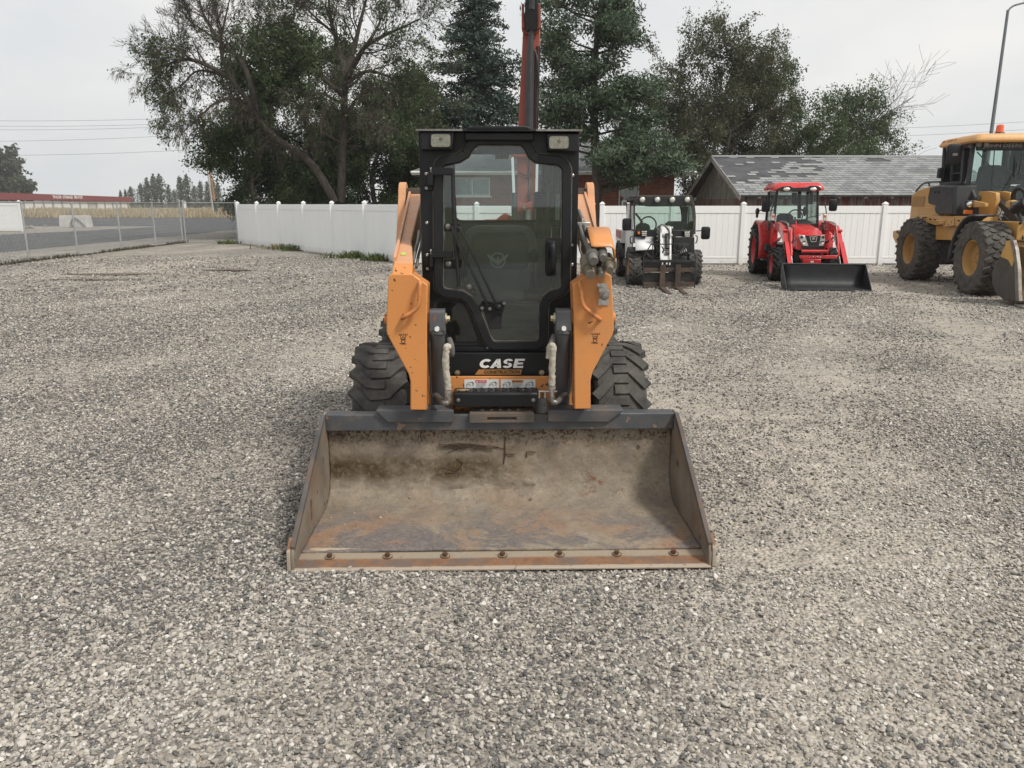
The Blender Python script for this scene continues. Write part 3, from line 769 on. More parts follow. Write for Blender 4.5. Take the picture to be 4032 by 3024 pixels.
# ---- far storage building with a red fascia
def storage():
    a = Vector((-129.5, 188, 0)); b = Vector((-114.2, 236, 0)); d = (b - a).normalized(); Ln = (b - a).length; ang = math.atan2(d.y, d.x)
    t = thing('storage_building', 'long low storage building with dark red roof edge and white roll doors', 'building', a, ang)
    Mred = pm('storage_red', (.16, .034, .036), .6, var=.1); Mw = pm('storage_wall', (.42, .41, .39), .7, var=.1); Md = pm('roll_door', (.66, .66, .64), .6, var=.06)
    MB().span((0, .3, -.1), (Ln, 11, 2.35)).build('wall', Mw, t, smooth=0)
    def zt(x): return 4.55 - .95 * x / Ln
    def zb(x): return 2.72 - .42 * x / Ln
    q = []
    for z in (zb, zt):
        for y in (-.5, 11.6):
            for x in (-.6, Ln + .6): q.append((x, y, z(x)))
    m = MB(); m.hexa(q); rf = m.build('roof', Mred, t, smooth=0)
    x = .8; i = 0; de = None
    while x + 2.5 < Ln - .5:
        if i != 12:
            if de is None:
                m = MB()
                for q_ in range(8): m.span((0, .20 + .02 * (q_ % 2), .02 + q_ * .28), (2.35, .29, .02 + q_ * .28 + .275))
                de = m.build('roll_door', Md, t, smooth=0); de.location.x = x
            else:
                o = de.copy(); COL.objects.link(o); o.parent = t; o.location.x = x
        x += 2.9; i += 1
    Mp = pm('storage_pillar', (.27, .25, .24), .8); x = .4; pe = None
    while x < Ln:
        if pe is None: pe = MB().span((-.16, .05, 0), (.16, .28, 2.4)).build('pillar', Mp, t, smooth=0); pe.location.x = x
        else:
            o = pe.copy(); COL.objects.link(o); o.parent = t; o.location.x = x
        x += 2.9
    Mt = pm('sign_white', (.8, .8, .78), .5, var=.02)
    best = min(range(0, 500), key=lambda i_: abs((lambda P: 2016 + FP * P.x / (P.y * cT))(a.lerp(b, i_ / 500)) - 264)) / 500 * Ln
    text('lettering', 'TAYLOR  STORAGE  785-7130', Mt, t, .75, plane_m((best, -.52, (zt(best) + zb(best)) / 2 + .15)), bold=.012, width=9.6)
    return t
storage()
# ================================================================== POLES, WIRES, BLOCKS
M_wood = pm('pole_wood', (.27, .165, .085), .85, var=.3, vs=3, dirt=((.12, .085, .055), .35, 4))
p0 = Vector((-41.2, 109.8, 0))
t = thing('utility_pole', 'tall brown wooden utility pole beyond the asphalt, blackened at its base', 'pole', p0)
MB().tube([(0, 0, -.5), (-.9, 0, 13.6)], [.20, .12], 12).build('pole', M_wood, t)
MB().tube([(0, 0, 0), (-.13, 0, 2.1)], [.225, .225], 12).build('tar_wrap', M_dark, t)
MB().span((-2.1, -.06, 12.75), (.4, .06, 12.9)).build('crossarm', M_wood, t, smooth=0)
for dx in (-2.0, -1.35, -.35, .3):
    MB().lathe([(12.9, .02), (12.93, .06), (13.0, .05), (13.06, .065), (13.12, .03)], (dx, 0, 0), 'z', 8).build('insulator', M_dullsteel, t)
t = thing('light_pole', 'slim grey steel pole standing close beside the wooden utility pole', 'pole', (-43.0, 113.5, 0))
MB().tube([(0, 0, -.3), (-.7, 0, 12.2)], [.13, .08], 10).build('mast', M_galv, t)
t = thing('warning_flag', 'small orange marker at the foot of the wooden utility pole', 'marker', (-40.4, 110.5, 0))
MB().tube([(0, 0, 0), (0, 0, 1.6)], .03, 6).build('stake', M_galv, t)
m = MB(); m.grid([[(.02 + .22 * i, .05 * math.sin(i * 1.5), 1.6 - .12 * i), (.02 + .22 * i, .06 * math.sin(i * 1.5 + 1), .75 + .1 * i)] for i in range(5)]); m.build('flag', pm('flag_orange', (.7, .12, .06), .7), t, solid=.02)
# street lamp standing behind the wheel loader
t = thing('street_lamp', 'tall grey street lamp with curved arm rising behind the yellow wheel loader', 'street lamp', (23.8, 40, 0))
MB().tube([(0, 0, -.3), (0, 0, 10.75)], [.11, .065], 12).build('mast', pm('lamp_grey', (.17, .18, .20), .5, .3), t)
MB().tube(smooth_path([(0, 0, 10.6), (.12, 0, 10.85), (.55, -.05, 11.02), (2.2, -.2, 11.3)], 5), .045, 8).build('arm', pm('lamp_grey2', (.17, .18, .20), .5, .3), t)
m = MB(); m.ell((2.6, -.24, 11.33), (.42, .16, .09), 14, 8); m.build('lamp_head', M_galv, t)
# overhead wires
M_cable = pm('cable', (.05, .05, .055), .6)
def wire(name, label, a, b, sag, r=.017):
    a = Vector(a); b = Vector(b); P = []
    for i in range(25):
        u = i / 24; p = a.lerp(b, u); p.z -= sag * 4 * u * (1 - u); P.append(p)
    return tag(MB().tube(P, r, 5, False).build(name, M_cable), label, 'cable', 'overhead power lines')
T = p0 + Vector((-.85, 0, 13.0))
for i, (dz, dy, lb) in enumerate(((.15, 0, 'topmost overhead wire running left from the wooden pole'), (-.55, 0, 'second overhead wire down, left of the wooden pole'), (-.9, 3, 'third overhead wire down, left of the wooden pole'), (-2.0, 4, 'thin overhead wire under the upper three, left of the wooden pole'), (-4.0, 0, 'lowest overhead wire on the left, well under the others'))):
    wire('overhead_wire', lb, T + Vector((0, 0, dz)), T + Vector((-62, dy, dz + (.9 if i < 3 else .1))), .9)
for dz, lb in ((.1, 'upper overhead wire passing behind the trees to the right'), (-1.0, 'lower overhead wire passing behind the trees to the right')):
    wire('overhead_wire', lb, T + Vector((0, 0, dz)), T + Vector((130, 10, dz + 1.2)), 2.2, .02)
# concrete blocks with a black cable
k = NT('concrete'); v = k.coord(); c = k.mix(k.ramp(k.noise(v, 2.5, 7, .65), [(.3, 0), (.7, 1)]), (.36, .35, .335), (.52, .51, .49)); k.bsdf(c, .9, 0, k.bump(k.noise(v, 18, 5), .3, .01), .2); M_conc = k.m
def block(name, lb, x, y, w, rot):
    m = MB(); m.loft([[(sx * w / 2 * s, sy * .45 * s, z) for sx, sy in ((-1, -1), (1, -1), (1, 1), (-1, 1))] for s, z in ((1.04, 0), (1, .06), (.93, .82), (.88, .86))])
    o = m.build(name, M_conc, bevel=.03); o.location = (x, y, 0); o.rotation_euler.z = rot
    return tag(o, lb, 'concrete block')
block('concrete_block', 'left grey concrete block on the gravel island, dirtier side turned here', -32.65, 57.7, .95, .25)
block('concrete_block', 'right grey concrete block on the gravel island with black cable across', -31.5, 57.5, 1.15, .05)
tag(MB().tube(smooth_path([(-31.95, 57.02, .02), (-31.98, 57.0, .35), (-31.85, 57.0, .66), (-31.65, 57.0, .66), (-31.3, 57.0, .38), (-31.0, 56.98, .05)], 6), .032, 8).build('black_cable', M_cable), 'black cable looped against the pale concrete block', 'cable')
# rubble heap on the island
N = 900; r_ = np.random.default_rng(3); m = MB()
for i in range(420):
    x = -33.6 - r_.random() * 7.5; y = 54.2 + r_.normal() * 1.1; s = r_.uniform(.05, .2); hgt = .30 * math.exp(-((y - 54.2) / 1.0) ** 2) * (.6 + .4 * math.sin(x * 1.9))
    m.ell((x, y, max(0, hgt) + s * .2), (s, s * r_.uniform(.6, 1), s * r_.uniform(.4, .8)), 6, 4, (r_.random() * 3, r_.random() * 3, 0))
tag(m.build('rubble', pm('rubble', (.25, .22, .18), .95, var=.5, vs=1.2), smooth=0), 'low heap of broken rubble on the gravel island', 'rubble', kind='stuff')
# small white sign posts in the field
t = thing('field_sign', 'small white sign panel on a post in the dry grass field', 'sign', (-68.5, 168, 0)); t.location = (-66.5, 160, 0)
MB().tube([(0, 0, 0), (0, 0, 2.0)], .04, 6).build('post', M_galv, t); MB().span((-.45, -.05, .8), (.45, -.01, 2.1)).build('panel', M_white, t, smooth=0)
# ================================================================== TREES
def leaf_mat(name, stops, trans=.25):
    k = NT(name); ri = k.n('ShaderNodeNewGeometry').outputs['Random Per Island']
    c = k.ramp(ri, stops); v = k.coord('Object'); c = k.mix(1.0, c, k.ramp(k.noise(v, .55, 3), [(.3, .72), (.7, 1.25)]), 'MULTIPLY')
    d = k.n('ShaderNodeBsdfPrincipled'); k.l(c, d.inputs['Base Color']); d.inputs['Roughness'].default_value = .6; d.inputs['Specular IOR Level'].default_value = .25
    t = k.n('ShaderNodeBsdfTranslucent'); k.l(c, t.inputs[0]); m = k.n('ShaderNodeMixShader'); m.inputs[0].default_value = trans
    k.l(d.outputs[0], m.inputs[1]); k.l(t.outputs[0], m.inputs[2]); k.l(m.outputs[0], k.out.inputs[0]); return k.m
M_leaf = leaf_mat('broad_leaf', [(0, (0.034, 0.059, 0.025)), (.5, (0.062, 0.102, 0.040)), (.85, (0.096, 0.136, 0.056)), (1, (0.132, 0.155, 0.070))])
M_leafb = leaf_mat('brown_green_leaf', [(0, (0.046, 0.056, 0.028)), (.45, (0.085, 0.102, 0.053)), (.75, (0.116, 0.112, 0.065)), (1, (0.155, 0.127, 0.085))])
M_needle = leaf_mat('pine_needle', [(0, (.042, .064, .040)), (.5, (.075, .112, .066)), (1, (.12, .16, .098))], .12)
M_spruce = leaf_mat('spruce_needle', [(0, (.024, .042, .032)), (.5, (.044, .072, .054)), (1, (.075, .108, .078))], .12)
M_poplar = leaf_mat('hazed_leaf', [(0, (.055, .072, .056)), (.5, (.085, .105, .08)), (1, (.11, .13, .098))])  # greyed and lightened: distance haze put into the leaf colour
def bark(name, a, b):
    k = NT(name); v = k.coord('Object', (1, 1, .25)); f = k.noise(v, 9, 7, .7); k.bsdf(k.mix(k.ramp(f, [(.35, 0), (.65, 1)]), a, b), .95, 0, k.bump(f, .7, .03), .15); return k.m
M_bark = bark('grey_bark', (.045, .037, .030), (.11, .095, .08)); M_barkr = bark('pine_bark', (.05, .032, .024), (.12, .075, .052)); M_pbark = bark('grey_pine_bark', (.06, .048, .04), (.12, .10, .085)); M_twig = bark('bare_twig', (.07, .058, .048), (.13, .115, .10))

class Tree:
    def __init__(s, seed): s.r = random.Random(seed); s.n = np.random.default_rng(seed); s.wood = []; s.tips = []; s.leafp = []
    def limb(s, pts, r0, r1): s.wood.append(([Vector(p) for p in pts], r0, r1))
    def grow(s, p, d, L, r, lev, o):
        """recursive branch; o: dict of options"""
        R_ = s.r; n = max(2, int(o.get('seg', 5) - lev * .6)); pts = [p.copy()]; q = p.copy(); d = d.normalized()
        for i in range(n):
            j = o.get('jit', .25)
            d = (d + Vector((R_.gauss(0, j), R_.gauss(0, j), R_.gauss(0, j))) * .6 + Vector((0, 0, o['trop'][min(lev, len(o['trop']) - 1)])) ).normalized()
            q = q + d * (L / n); pts.append(q.copy())
        s.limb(pts, r, max(.004, r * .35)); md = o['depth']
        if lev >= md - 1:
            if R_.random() < o.get('leafy', 1):
                for k in range(1, len(pts)):
                    s.tips.append((pts[k], L))
        if lev >= md: return
        kids = o['kids'][min(lev, len(o['kids']) - 1)]
        for k in range(kids):
            u = o.get('u0', .3) + (1 - o.get('u0', .3)) * (k + R_.random()) / kids
            i = min(len(pts) - 2, int(u * n)); b = pts[i].lerp(pts[i + 1], u * n - i)
            ax = (pts[i + 1] - pts[i]).normalized(); pr = ax.orthogonal().normalized(); pr.rotate(Matrix.Rotation(R_.uniform(0, 6.283), 3, ax))
            a = R_.uniform(*o.get('ang', (.5, 1.0))); nd = ax * math.cos(a) + pr * math.sin(a)
            s.grow(b, nd, L * o.get('ratio', .55) * R_.uniform(.7, 1.2), r * (1 - .6 * u) * o.get('rr', .5), lev + 1, o)
    def wood_mesh(s, name, mat, parent, minr=.0, thin=3):
        V = []; F = []; b = 0
        for pts, r0, r1 in s.wood:
            n = 9 if r0 > .12 else (5 if r0 > .04 else thin); m = len(pts); prev = None
            for i, p in enumerate(pts):
                d = pts[min(i + 1, m - 1)] - pts[max(i - 1, 0)]
                d = d.normalized() if d.length > 1e-9 else Vector((0, 0, 1))
                x = d.orthogonal().normalized() if prev is None else prev - d * prev.dot(d)
                x = x.normalized() if x.length > 1e-6 else d.orthogonal().normalized(); prev = x; y = d.cross(x)
                r = max(minr, r0 + (r1 - r0) * i / (m - 1))
                for k in range(n):
                    t = 2 * math.pi * k / n; V.append(p + (x * math.cos(t) + y * math.sin(t)) * r)
            for i in range(m - 1):
                for k in range(n): F.append((b + i * n + k, b + i * n + (k + 1) % n, b + (i + 1) * n + (k + 1) % n, b + (i + 1) * n + k))
            b += m * n
        return np_mesh(name, np.array([tuple(v) for v in V]), np.array(F), mat, parent, smooth=True)
    def leaves(s, name, mat, parent, count, size, spread, C=None, flat=0.0, aspect=.55):
        if C is None:
            P = np.array([tuple(t[0]) for t in s.tips]); idx = s.n.integers(0, len(P), count)
            C = P[idx] + s.n.normal(0, 1, (count, 3)) * spread
        N = len(C); s_ = size * s.n.uniform(.55, 1.35, N)
        u = s.n.normal(0, 1, (N, 3)); u[:, 2] *= (1 - flat); u /= np.linalg.norm(u, axis=1)[:, None]
        w = s.n.normal(0, 1, (N, 3)); w -= (w * u).sum(1)[:, None] * u; w /= np.linalg.norm(w, axis=1)[:, None]
        u *= s_[:, None]; w *= (s_ * aspect)[:, None]; nrm = np.cross(u, w); nrm /= np.linalg.norm(nrm, axis=1)[:, None] + 1e-9
        f = nrm * (s_ * .12)[:, None]
        V = np.stack([C - u, C + w * .9 + f, C + u, C - w * .9 - f], 1).reshape(-1, 3)
        return np_mesh(name, V, np.arange(N * 4).reshape(-1, 4), mat, parent)
def T7(x, y, d, j=0): return atY(500 + x / 1.7015, y / 1.7015, d + j)

# ---- leaning half-dead tree and its upright twin on the left
def old_tree(seed, label, limbs, subs, base, leafn, twigm, leafy_fn, leaf_size=.068):
    t = thing('old_tree', label, 'tree', base); T = Tree(seed); L0 = Vector(base)
    for pts, r0, r1 in limbs:
        P = [p - L0 for p in smooth_path(pts, 4)]; m = len(P)
        for a in range(m - 1):
            ra = r0 + (r1 - r0) * a / (m - 1); rb = r0 + (r1 - r0) * (a + 1) / (m - 1)
        T.limb(P, r0, r1)
        o, cnt, L = subs
        if P[-1].z > 7.6: o = dict(o, trop=[.10, .06, .02, -.02], ang=(.3, .8))
        for k in range(int(cnt * len(pts))):
            u = T.r.uniform(.22, 1.0); i = min(m - 2, int(u * (m - 1))); b = P[i].lerp(P[i + 1], u * (m - 1) - i)
            ax = (P[i + 1] - P[i]).normalized(); pr = ax.orthogonal().normalized(); pr.rotate(Matrix.Rotation(T.r.uniform(0, 6.283), 3, ax))
            a = T.r.uniform(.4, 1.15); rr = (r0 + (r1 - r0) * u)
            T.grow(b, ax * math.cos(a) + pr * math.sin(a), L * T.r.uniform(.5, 1.25), min(.05, rr * .45), 0, o)
    T.wood_mesh('trunk', twigm, t, .0055)
    tips = [q for q in T.tips if T.r.random() < leafy_fn(q[0] + L0)]
    T.tips = tips or T.tips[:10]
    T.leaves('crown', M_leaf, t, leafn, leaf_size, .10)
    return t
D1 = 37.0
base1 = tuple(atY(500 + 1400 / 1.7015, 802, D1)); base1 = (base1[0], D1, 0)
droop = dict(depth=3, kids=[5, 5, 4], trop=[.05, -.16, -.30, -.34], jit=.22, ratio=.62, rr=.55, ang=(.35, .95), seg=5, leafy=1)
Q = lambda *ps: [T7(x, y, D1, j) for x, y, j in ps]
l1 = [(Q((1395, 1355, 0), (1290, 1170, 0), (1180, 1045, 0), (1000, 930, -.3), (880, 800, -.6), (790, 650, -.8), (690, 525, -1.0)), .20, .10),
      (Q((690, 525, -1.0), (580, 460, -1.2), (430, 400, -1.4), (320, 415, -1.5), (240, 450, -1.6), (190, 490, -1.7)), .12, .02),
      (Q((870, 780, -.6), (835, 600, .2), (770, 420, .7), (640, 290, 1.0), (560, 180, 1.3), (500, 60, 1.5), (470, -120, 1.6)), .15, .03),
      (Q((690, 525, -1.0), (640, 380, -1.3), (630, 260, -1.4), (660, 120, -1.5), (700, -60, -1.6)), .11, .02),
      (Q((790, 690, -.8), (690, 660, -1.6), (590, 690, -2.0), (500, 770, -2.2), (420, 850, -2.3)), .09, .015),
      (Q((770, 420, .7), (830, 300, .9), (880, 190, 1.0), (900, 90, 1.0)), .07, .012),
      (Q((690, 525, -1.0), (560, 480, -.2), (460, 480, .3), (380, 560, .6), (330, 640, .7)), .08, .012),
      (Q((430, 400, -1.4), (340, 330, -1.8), (260, 320, -2.0), (200, 350, -2.2)), .06, .012),
      (Q((640, 290, 1.0), (520, 210, .4), (410, 130, .1), (360, 40, 0)), .07, .012)]
def lf1(p):
    q = p - Vector((0, 0, CAM_H)); f = q.y * cT - q.z * sT; px = 2016 + FP * q.x / f; py = 1512 - FP * (q.y * sT + q.z * cT) / f
    x = (px - 500) * 1.7015; y = py * 1.7015
    v = .02
    if x < 480 and y > 230: v = .5 * max(.12, 1 - abs(x - 220) / 420)
    if y < 120: v = .05
    if 700 < x < 1000 and 100 < y < 560: v = .26
    if 330 < x < 700 and y > 700: v = .16
    return v
old_tree(21, 'leaning half-dead tree with drooping bare twigs, nearest the utility pole', l1, (dict(droop), 2.7, 1.15), base1, 4600, M_bark, lf1)
base2 = tuple(atY(500 + 1435 / 1.7015, 802, D1 + .4)); base2 = (base2[0], D1 + .4, 0)
up = dict(depth=3, kids=[5, 5, 4], trop=[.02, -.06, -.18, -.26], jit=.24, ratio=.62, rr=.55, ang=(.35, 1.0), seg=5)
Q2 = lambda *ps: [T7(x, y, D1 + .4, j) for x, y, j in ps]
l2 = [(Q2((1430, 1355, 0), (1440, 1150, 0), (1445, 950, 0), (1455, 720, 0), (1462, 520, 0)), .21, .14),
      (Q2((1462, 540, 0), (1540, 400, -.6), (1600, 310, -1.0), (1720, 240, -1.2), (1850, 180, -1.4), (1960, 130, -1.6)), .15, .02),
      (Q2((1462, 520, 0), (1440, 380, .5), (1390, 230, .8), (1360, 80, 1.0), (1340, -120, 1.1)), .15, .04),
      (Q2((1470, 500, 0), (1520, 330, .6), (1560, 160, .9), (1600, 0, 1.2), (1620, -150, 1.3)), .14, .03),
      (Q2((1450, 640, 0), (1330, 540, -.8), (1200, 430, -1.2), (1090, 330, -1.5), (1010, 290, -1.8)), .12, .02),
      (Q2((1470, 560, 0), (1600, 480, -.9), (1720, 500, -1.3), (1830, 560, -1.5), (1920, 640, -1.6)), .10, .015),
      (Q2((1455, 780, 0), (1580, 620, -1.0), (1680, 600, -1.5), (1740, 680, -1.9), (1770, 780, -2.1)), .09, .012),
      (Q2((1450, 700, 0), (1340, 640, -1.4), (1260, 620, -1.9), (1180, 680, -2.2)), .08, .012),
      (Q2((1390, 230, .8), (1290, 140, .5), (1200, 60, .2), (1120, 30, .1)), .07, .012),
      (Q2((1600, 310, -1.0), (1680, 180, -.6), (1720, 60, -.2), (1760, -80, 0)), .08, .012)]
def lf2(p):
    q = p - Vector((0, 0, CAM_H)); f = q.y * cT - q.z * sT; px = 2016 + FP * q.x / f; py = 1512 - FP * (q.y * sT + q.z * cT) / f
    x = (px - 500) * 1.7015; y = py * 1.7015
    v = .06
    if x < 1300 and y < 600: v = .5
    if x > 1700 and y < 420: v = .22
    if y < 180: v = .10
    if x > 1850 and y > 250: v = .3
    return v
old_tree(33, 'upright tree with thinning crown of hanging grey twigs beside the leaning one', l2, (dict(up), 2.7, 1.5), base2, 15000, M_bark, lf2)

# ---- dense broadleaf trees
def broad_tree(name, label, base, height, spread, seed, leafn, mat, size=.09, trunk_r=.22, clear=.18, gap=.0, lean=0.0, cat='tree', group=None, bare=0):
    t = thing(name, label, cat, base, 0, group); T = Tree(seed); R_ = T.r
    top = height * .86
    P = [Vector((lean * (i / 6) ** 1.3 * height * .2 + R_.gauss(0, .06) * i, R_.gauss(0, .06) * i, top * i / 6)) for i in range(7)]
    T.limb(P, trunk_r, trunk_r * .18)
    nb = int(15 + height)
    for k in range(nb):
        u = clear + (1 - clear) * (k + R_.random()) / nb; i = min(5, int(u * 6)); b = P[i].lerp(P[i + 1], u * 6 - i)
        a = R_.uniform(0, 6.283); env = math.sin(math.pi * min(1, max(.10, (u - clear * .4) / (1.14 - clear * .4)))) ** .75
        L = spread * env * R_.uniform(.7, 1.08) * .62; up_ = R_.uniform(.15, .75) + (u - .5) * .5
        T.grow(b, Vector((math.cos(a), math.sin(a), up_)), L, trunk_r * (1 - u * .8) * .42, 0, dict(depth=2, kids=[6, 4], trop=[.03, .02, -.03], jit=.28, ratio=.58, rr=.5, ang=(.4, 1.0), seg=5, leafy=1))
    T.wood_mesh('trunk', M_bark, t, .008)
    T.leaves('crown', mat, t, leafn, size, .16)
    if bare:
        B = Tree(seed + 1)
        for k in range(bare):
            i = R_.randint(3, 5); b = P[i]
            a = R_.uniform(-1.3, 1.3); B.grow(b, Vector((math.cos(a), math.sin(a), .55)), spread * R_.uniform(.5, .82), .045, 0, dict(depth=2, kids=[7, 6], trop=[.06, .04, 0], jit=.2, ratio=.5, rr=.5, ang=(.4, .9), seg=5))
        B.wood_mesh('bare_branch', M_twig, t, .008)
    return t
def gx_(px, d): return atY(px, 800, d).x
broad_tree('bushy_tree', 'dense dark green tree low behind the fence under the leaning trunk', (gx_(1010, 40), 40, 0), 5.4, 4.6, 41, 44000, M_leaf, .07, .16, .05)
broad_tree('bushy_tree', 'dense dark green tree between the two old trunks behind the fence', (gx_(1230, 43), 43, 0), 10.2, 6.6, 42, 90000, M_leaf, .07, .2, .05)
broad_tree('bushy_tree', 'dark bushy tree just left of the orange loader cab, behind the fence', (gx_(1480, 42), 42, 0), 7.6, 5.4, 43, 76000, M_leaf, .07, .18, .03)
broad_tree('bushy_tree', 'small shrubby tree at the left end of the white fence, near the pole', (gx_(1075, 47), 47, 0), 3.9, 3.2, 44, 13799, M_leaf, .07, .1, .04)
broad_tree('bushy_tree', 'low dark shrub filling in behind the fence left of the loader arm', (gx_(1360, 46), 46, 0), 5.0, 5.0, 45, 36000, M_leaf, .07, .1, .02)
broad_tree('bushy_tree', 'green branchy tree top between the hanging twigs and the spruce', (gx_(1700, 47), 47, 0), 9.6, 2.6, 46, 14949, M_leaf, .07, .2, .50)
broad_tree('deciduous_tree', 'tall olive brown leafed tree rising behind the shed\'s left end', (gx_(2830, 46), 46, 0), 9.9, 6.8, 51, 56000, M_leafb, .07, .24, .12)
broad_tree('deciduous_tree', 'lower round olive tree between the pine and the shed roof', (gx_(2600, 49), 49, 0), 7.8, 6.0, 52, 32199, M_leafb, .07, .2, .05)
broad_tree('deciduous_tree', 'green tree above the middle of the shed roof', (gx_(3040, 48), 48, 0), 8.9, 7.0, 53, 60000, M_leaf, .07, .2, .08)
broad_tree('dying_tree', 'tree with bare grey branches fanning right above the shed roof', (gx_(3165, 50), 50, 0), 7.4, 5.6, 54, 34000, M_leaf, .07, .2, .05, lean=1.5, bare=12)
broad_tree('bushy_tree', 'low green shrub line peeking over the shed ridge at right', (gx_(3400, 52), 52, 0), 5.0, 4.4, 55, 11500, M_leaf, .07, .1, .02)

# ---- conifers
def conifer(name, label, base, height, spread, seed, mat, barkm, whorls, per, clear, droop_, leafn, size, wild=.2, shape=1.0, trunk_r=.2):
    t = thing(name, label, 'tree', base); T = Tree(seed); R_ = T.r
    P = [Vector((R_.gauss(0, .03) * i * .5, R_.gauss(0, .03) * i * .5, height * i / 8)) for i in range(9)]
    T.limb(P, trunk_r, .02); C = []
    for w in range(whorls):
        u = clear + (1 - clear) * (w + R_.uniform(-.2, .4)) / whorls; z = height * u
        Lm = spread * ((1 - u) / (1 - clear)) ** shape
        for k in range(per):
            a = R_.uniform(0, 6.283); L = Lm * R_.uniform(1 - wild * 2.2, 1 + wild * .6) + .25
            if L < .2: continue
            p = Vector((0, 0, z)); pts = [p]; n = 5
            for i in range(1, n + 1):
                f = i / n; pts.append(p + Vector((math.cos(a) * L * f, math.sin(a) * L * f, -droop_ * L * math.sin(f * 2.0) * .8 + R_.gauss(0, .03))))
            T.limb(pts, .045 * (1 - u * .5), .010)
            m = max(3, int(leafn * L / (whorls * per * spread * .55)))
            for q in range(m):
                f = R_.random() ** .62; i = min(n - 1, int(f * n)); b = pts[i].lerp(pts[i + 1], f * n - i)
                s_ = .14 + .30 * L * .28 * (1 - abs(f - .55))
                C.append((b.x + R_.gauss(0, s_), b.y + R_.gauss(0, s_), b.z + R_.gauss(0, s_ * .42) - .05))
    T.wood_mesh('trunk', barkm, t, .006)
    T.leaves('crown', mat, t, 0, size, 0, np.array(C), 0.25, .34)
    return t
conifer('spruce_tree', 'dark narrow spruce directly left of the raised excavator boom', (gx_(1885, 45), 45, 0), 13.9, 4.7, 61, M_spruce, M_bark, 36, 9, .08, .42, 60000, .125, .26, .72, .2)
def pine(label, base, height, seed, clumps, leafn):
    t = thing('pine_tree', label, 'tree', base); T = Tree(seed); R_ = T.r
    P = [Vector((.12 * math.sin(i * .9), 0, height * i / 9)) for i in range(10)]
    T.limb(P, .24, .06); C = []
    for (x, z, rx, rz, dens) in clumps:
        for k in range(3):
            y = R_.gauss(0, .9); cx = x + R_.gauss(0, rx * .25); c = Vector((cx, y, z + R_.gauss(0, rz * .3)))
            zb = max(.5, c.z - abs(c.x) * .25 - .2); i = min(8, int(zb / height * 9)); b = P[i].lerp(P[i + 1], zb / height * 9 - i) if i < 9 else P[9]
            T.limb([b, b.lerp(c, .5) + Vector((0, 0, -.12)), c], .05, .015)
            for q in range(7):
                e = c + Vector((R_.gauss(0, rx * .5), R_.gauss(0, .6), R_.gauss(0, rz * .45))); T.limb([c.lerp(b, .25), c.lerp(e, .5) + Vector((0, 0, -.04)), e], .02, .006)
                for g in range(int(leafn * dens / (len(clumps) * 21))):
                    C.append((e.x + R_.gauss(0, .25), e.y + R_.gauss(0, .26), e.z + R_.gauss(0, .15)))
    T.wood_mesh('trunk', M_pbark, t, .006); T.leaves('crown', M_needle, t, 0, .092, 0, np.array(C), .1, .30); return t
PD = 32.0; pxx = gx_(2338, PD)
def pc(dx, dy, rx, rz, dens=1):     # display-pixel clump centre -> local
    p = atY(dx * 1.8227, dy * 1.8227, PD); return (p.x - pxx, p.z, rx, rz, dens)
pine('big pine with reddish trunk and tufted boughs in front of the brick house', (pxx, PD, 0), 10.6, 71,
     [pc(1215, 20, 1.0, .5), pc(1290, 5, 1.2, .5), pc(1350, 25, .7, .4), pc(1345, 85, .7, .35), pc(1205, 80, .6, .35), pc(1330, 60, .8, .35), pc(1215, 130, .7, .4), pc(1240, 165, 1.0, .5), pc(1300, 150, .9, .5), pc(1210, 190, .9, .5), pc(1350, 185, .9, .4), pc(1385, 195, .6, .3), pc(1190, 240, .7, .5), pc(1230, 245, .7, .4), pc(1340, 245, .8, .5), pc(1300, 215, .8, .4),
      pc(1390, 270, .7, .5), pc(1345, 310, .7, .5), pc(1400, 330, .7, .4), pc(1425, 355, .6, .25), pc(1365, 360, .7, .3), pc(1300, 340, .5, .35), pc(1350, 378, .5, .2), pc(1250, 290, .6, .4, .6), pc(1210, 300, .5, .4, .6), pc(1450, 362, .4, .2, .6)], 60000)

# ---- far poplars and other distant trees
def poplar(label, px, d, h, w, seed, n, grp='far poplars beyond the field', top=None):
    x = gx_(px, d); t = thing('poplar', label, 'tree', (x, d, 0), 0, grp); r = np.random.default_rng(seed); T = Tree(seed)
    T.limb([Vector((0, 0, 0)), Vector((.1, 0, h * .5)), Vector((0, 0, h * .95))], .3, .05)
    for k in range(10):
        a = r.uniform(0, 6.28); z = r.uniform(.15, .8) * h; T.limb([Vector((0, 0, z)), Vector((math.cos(a) * w * .3, math.sin(a) * w * .3, z + h * .18))], .08, .02)
    T.wood_mesh('trunk', M_bark, t)
    z = r.beta(1.5, 1.35, n); lobes = 5; ang = r.uniform(0, 6.28, n); lob = r.integers(0, 9, n); la = lob * 2.4; lr = w * .28 * (lob % 3) / 2
    env = np.sin(np.pi * np.clip(.08 + z * .92, 0, 1)) ** .7; rad = w * .30 * env * np.sqrt(r.random(n))
    C = np.stack([np.cos(la) * lr * env + np.cos(ang) * rad, np.sin(la) * lr * env + np.sin(ang) * rad, h * (.05 + .95 * z * (1 - .03 * (lob % 4)))], 1)
    T.leaves('crown', M_poplar, t, 0, h * .032, 0, C); return t
PL = [(478, 285, 6.6, 1.8), (497, 285, 6.8, 1.8), (520, 285, 7.8, 4.6), (560, 290, 9.2, 4.8), (585, 292, 11.2, 4.6), (612, 290, 12.6, 4.4), (636, 292, 12.4, 5.2), (668, 290, 8.6, 3.4), (690, 286, 6.8, 4.2), (715, 292, 11.8, 4.0), (742, 292, 12.4, 4.6), (770, 288, 8.2, 4.8), (795, 290, 10.0, 3.6), (822, 290, 9.8, 3.4), (845, 290, 10.8, 3.0), (862, 288, 9.5, 3.4)]
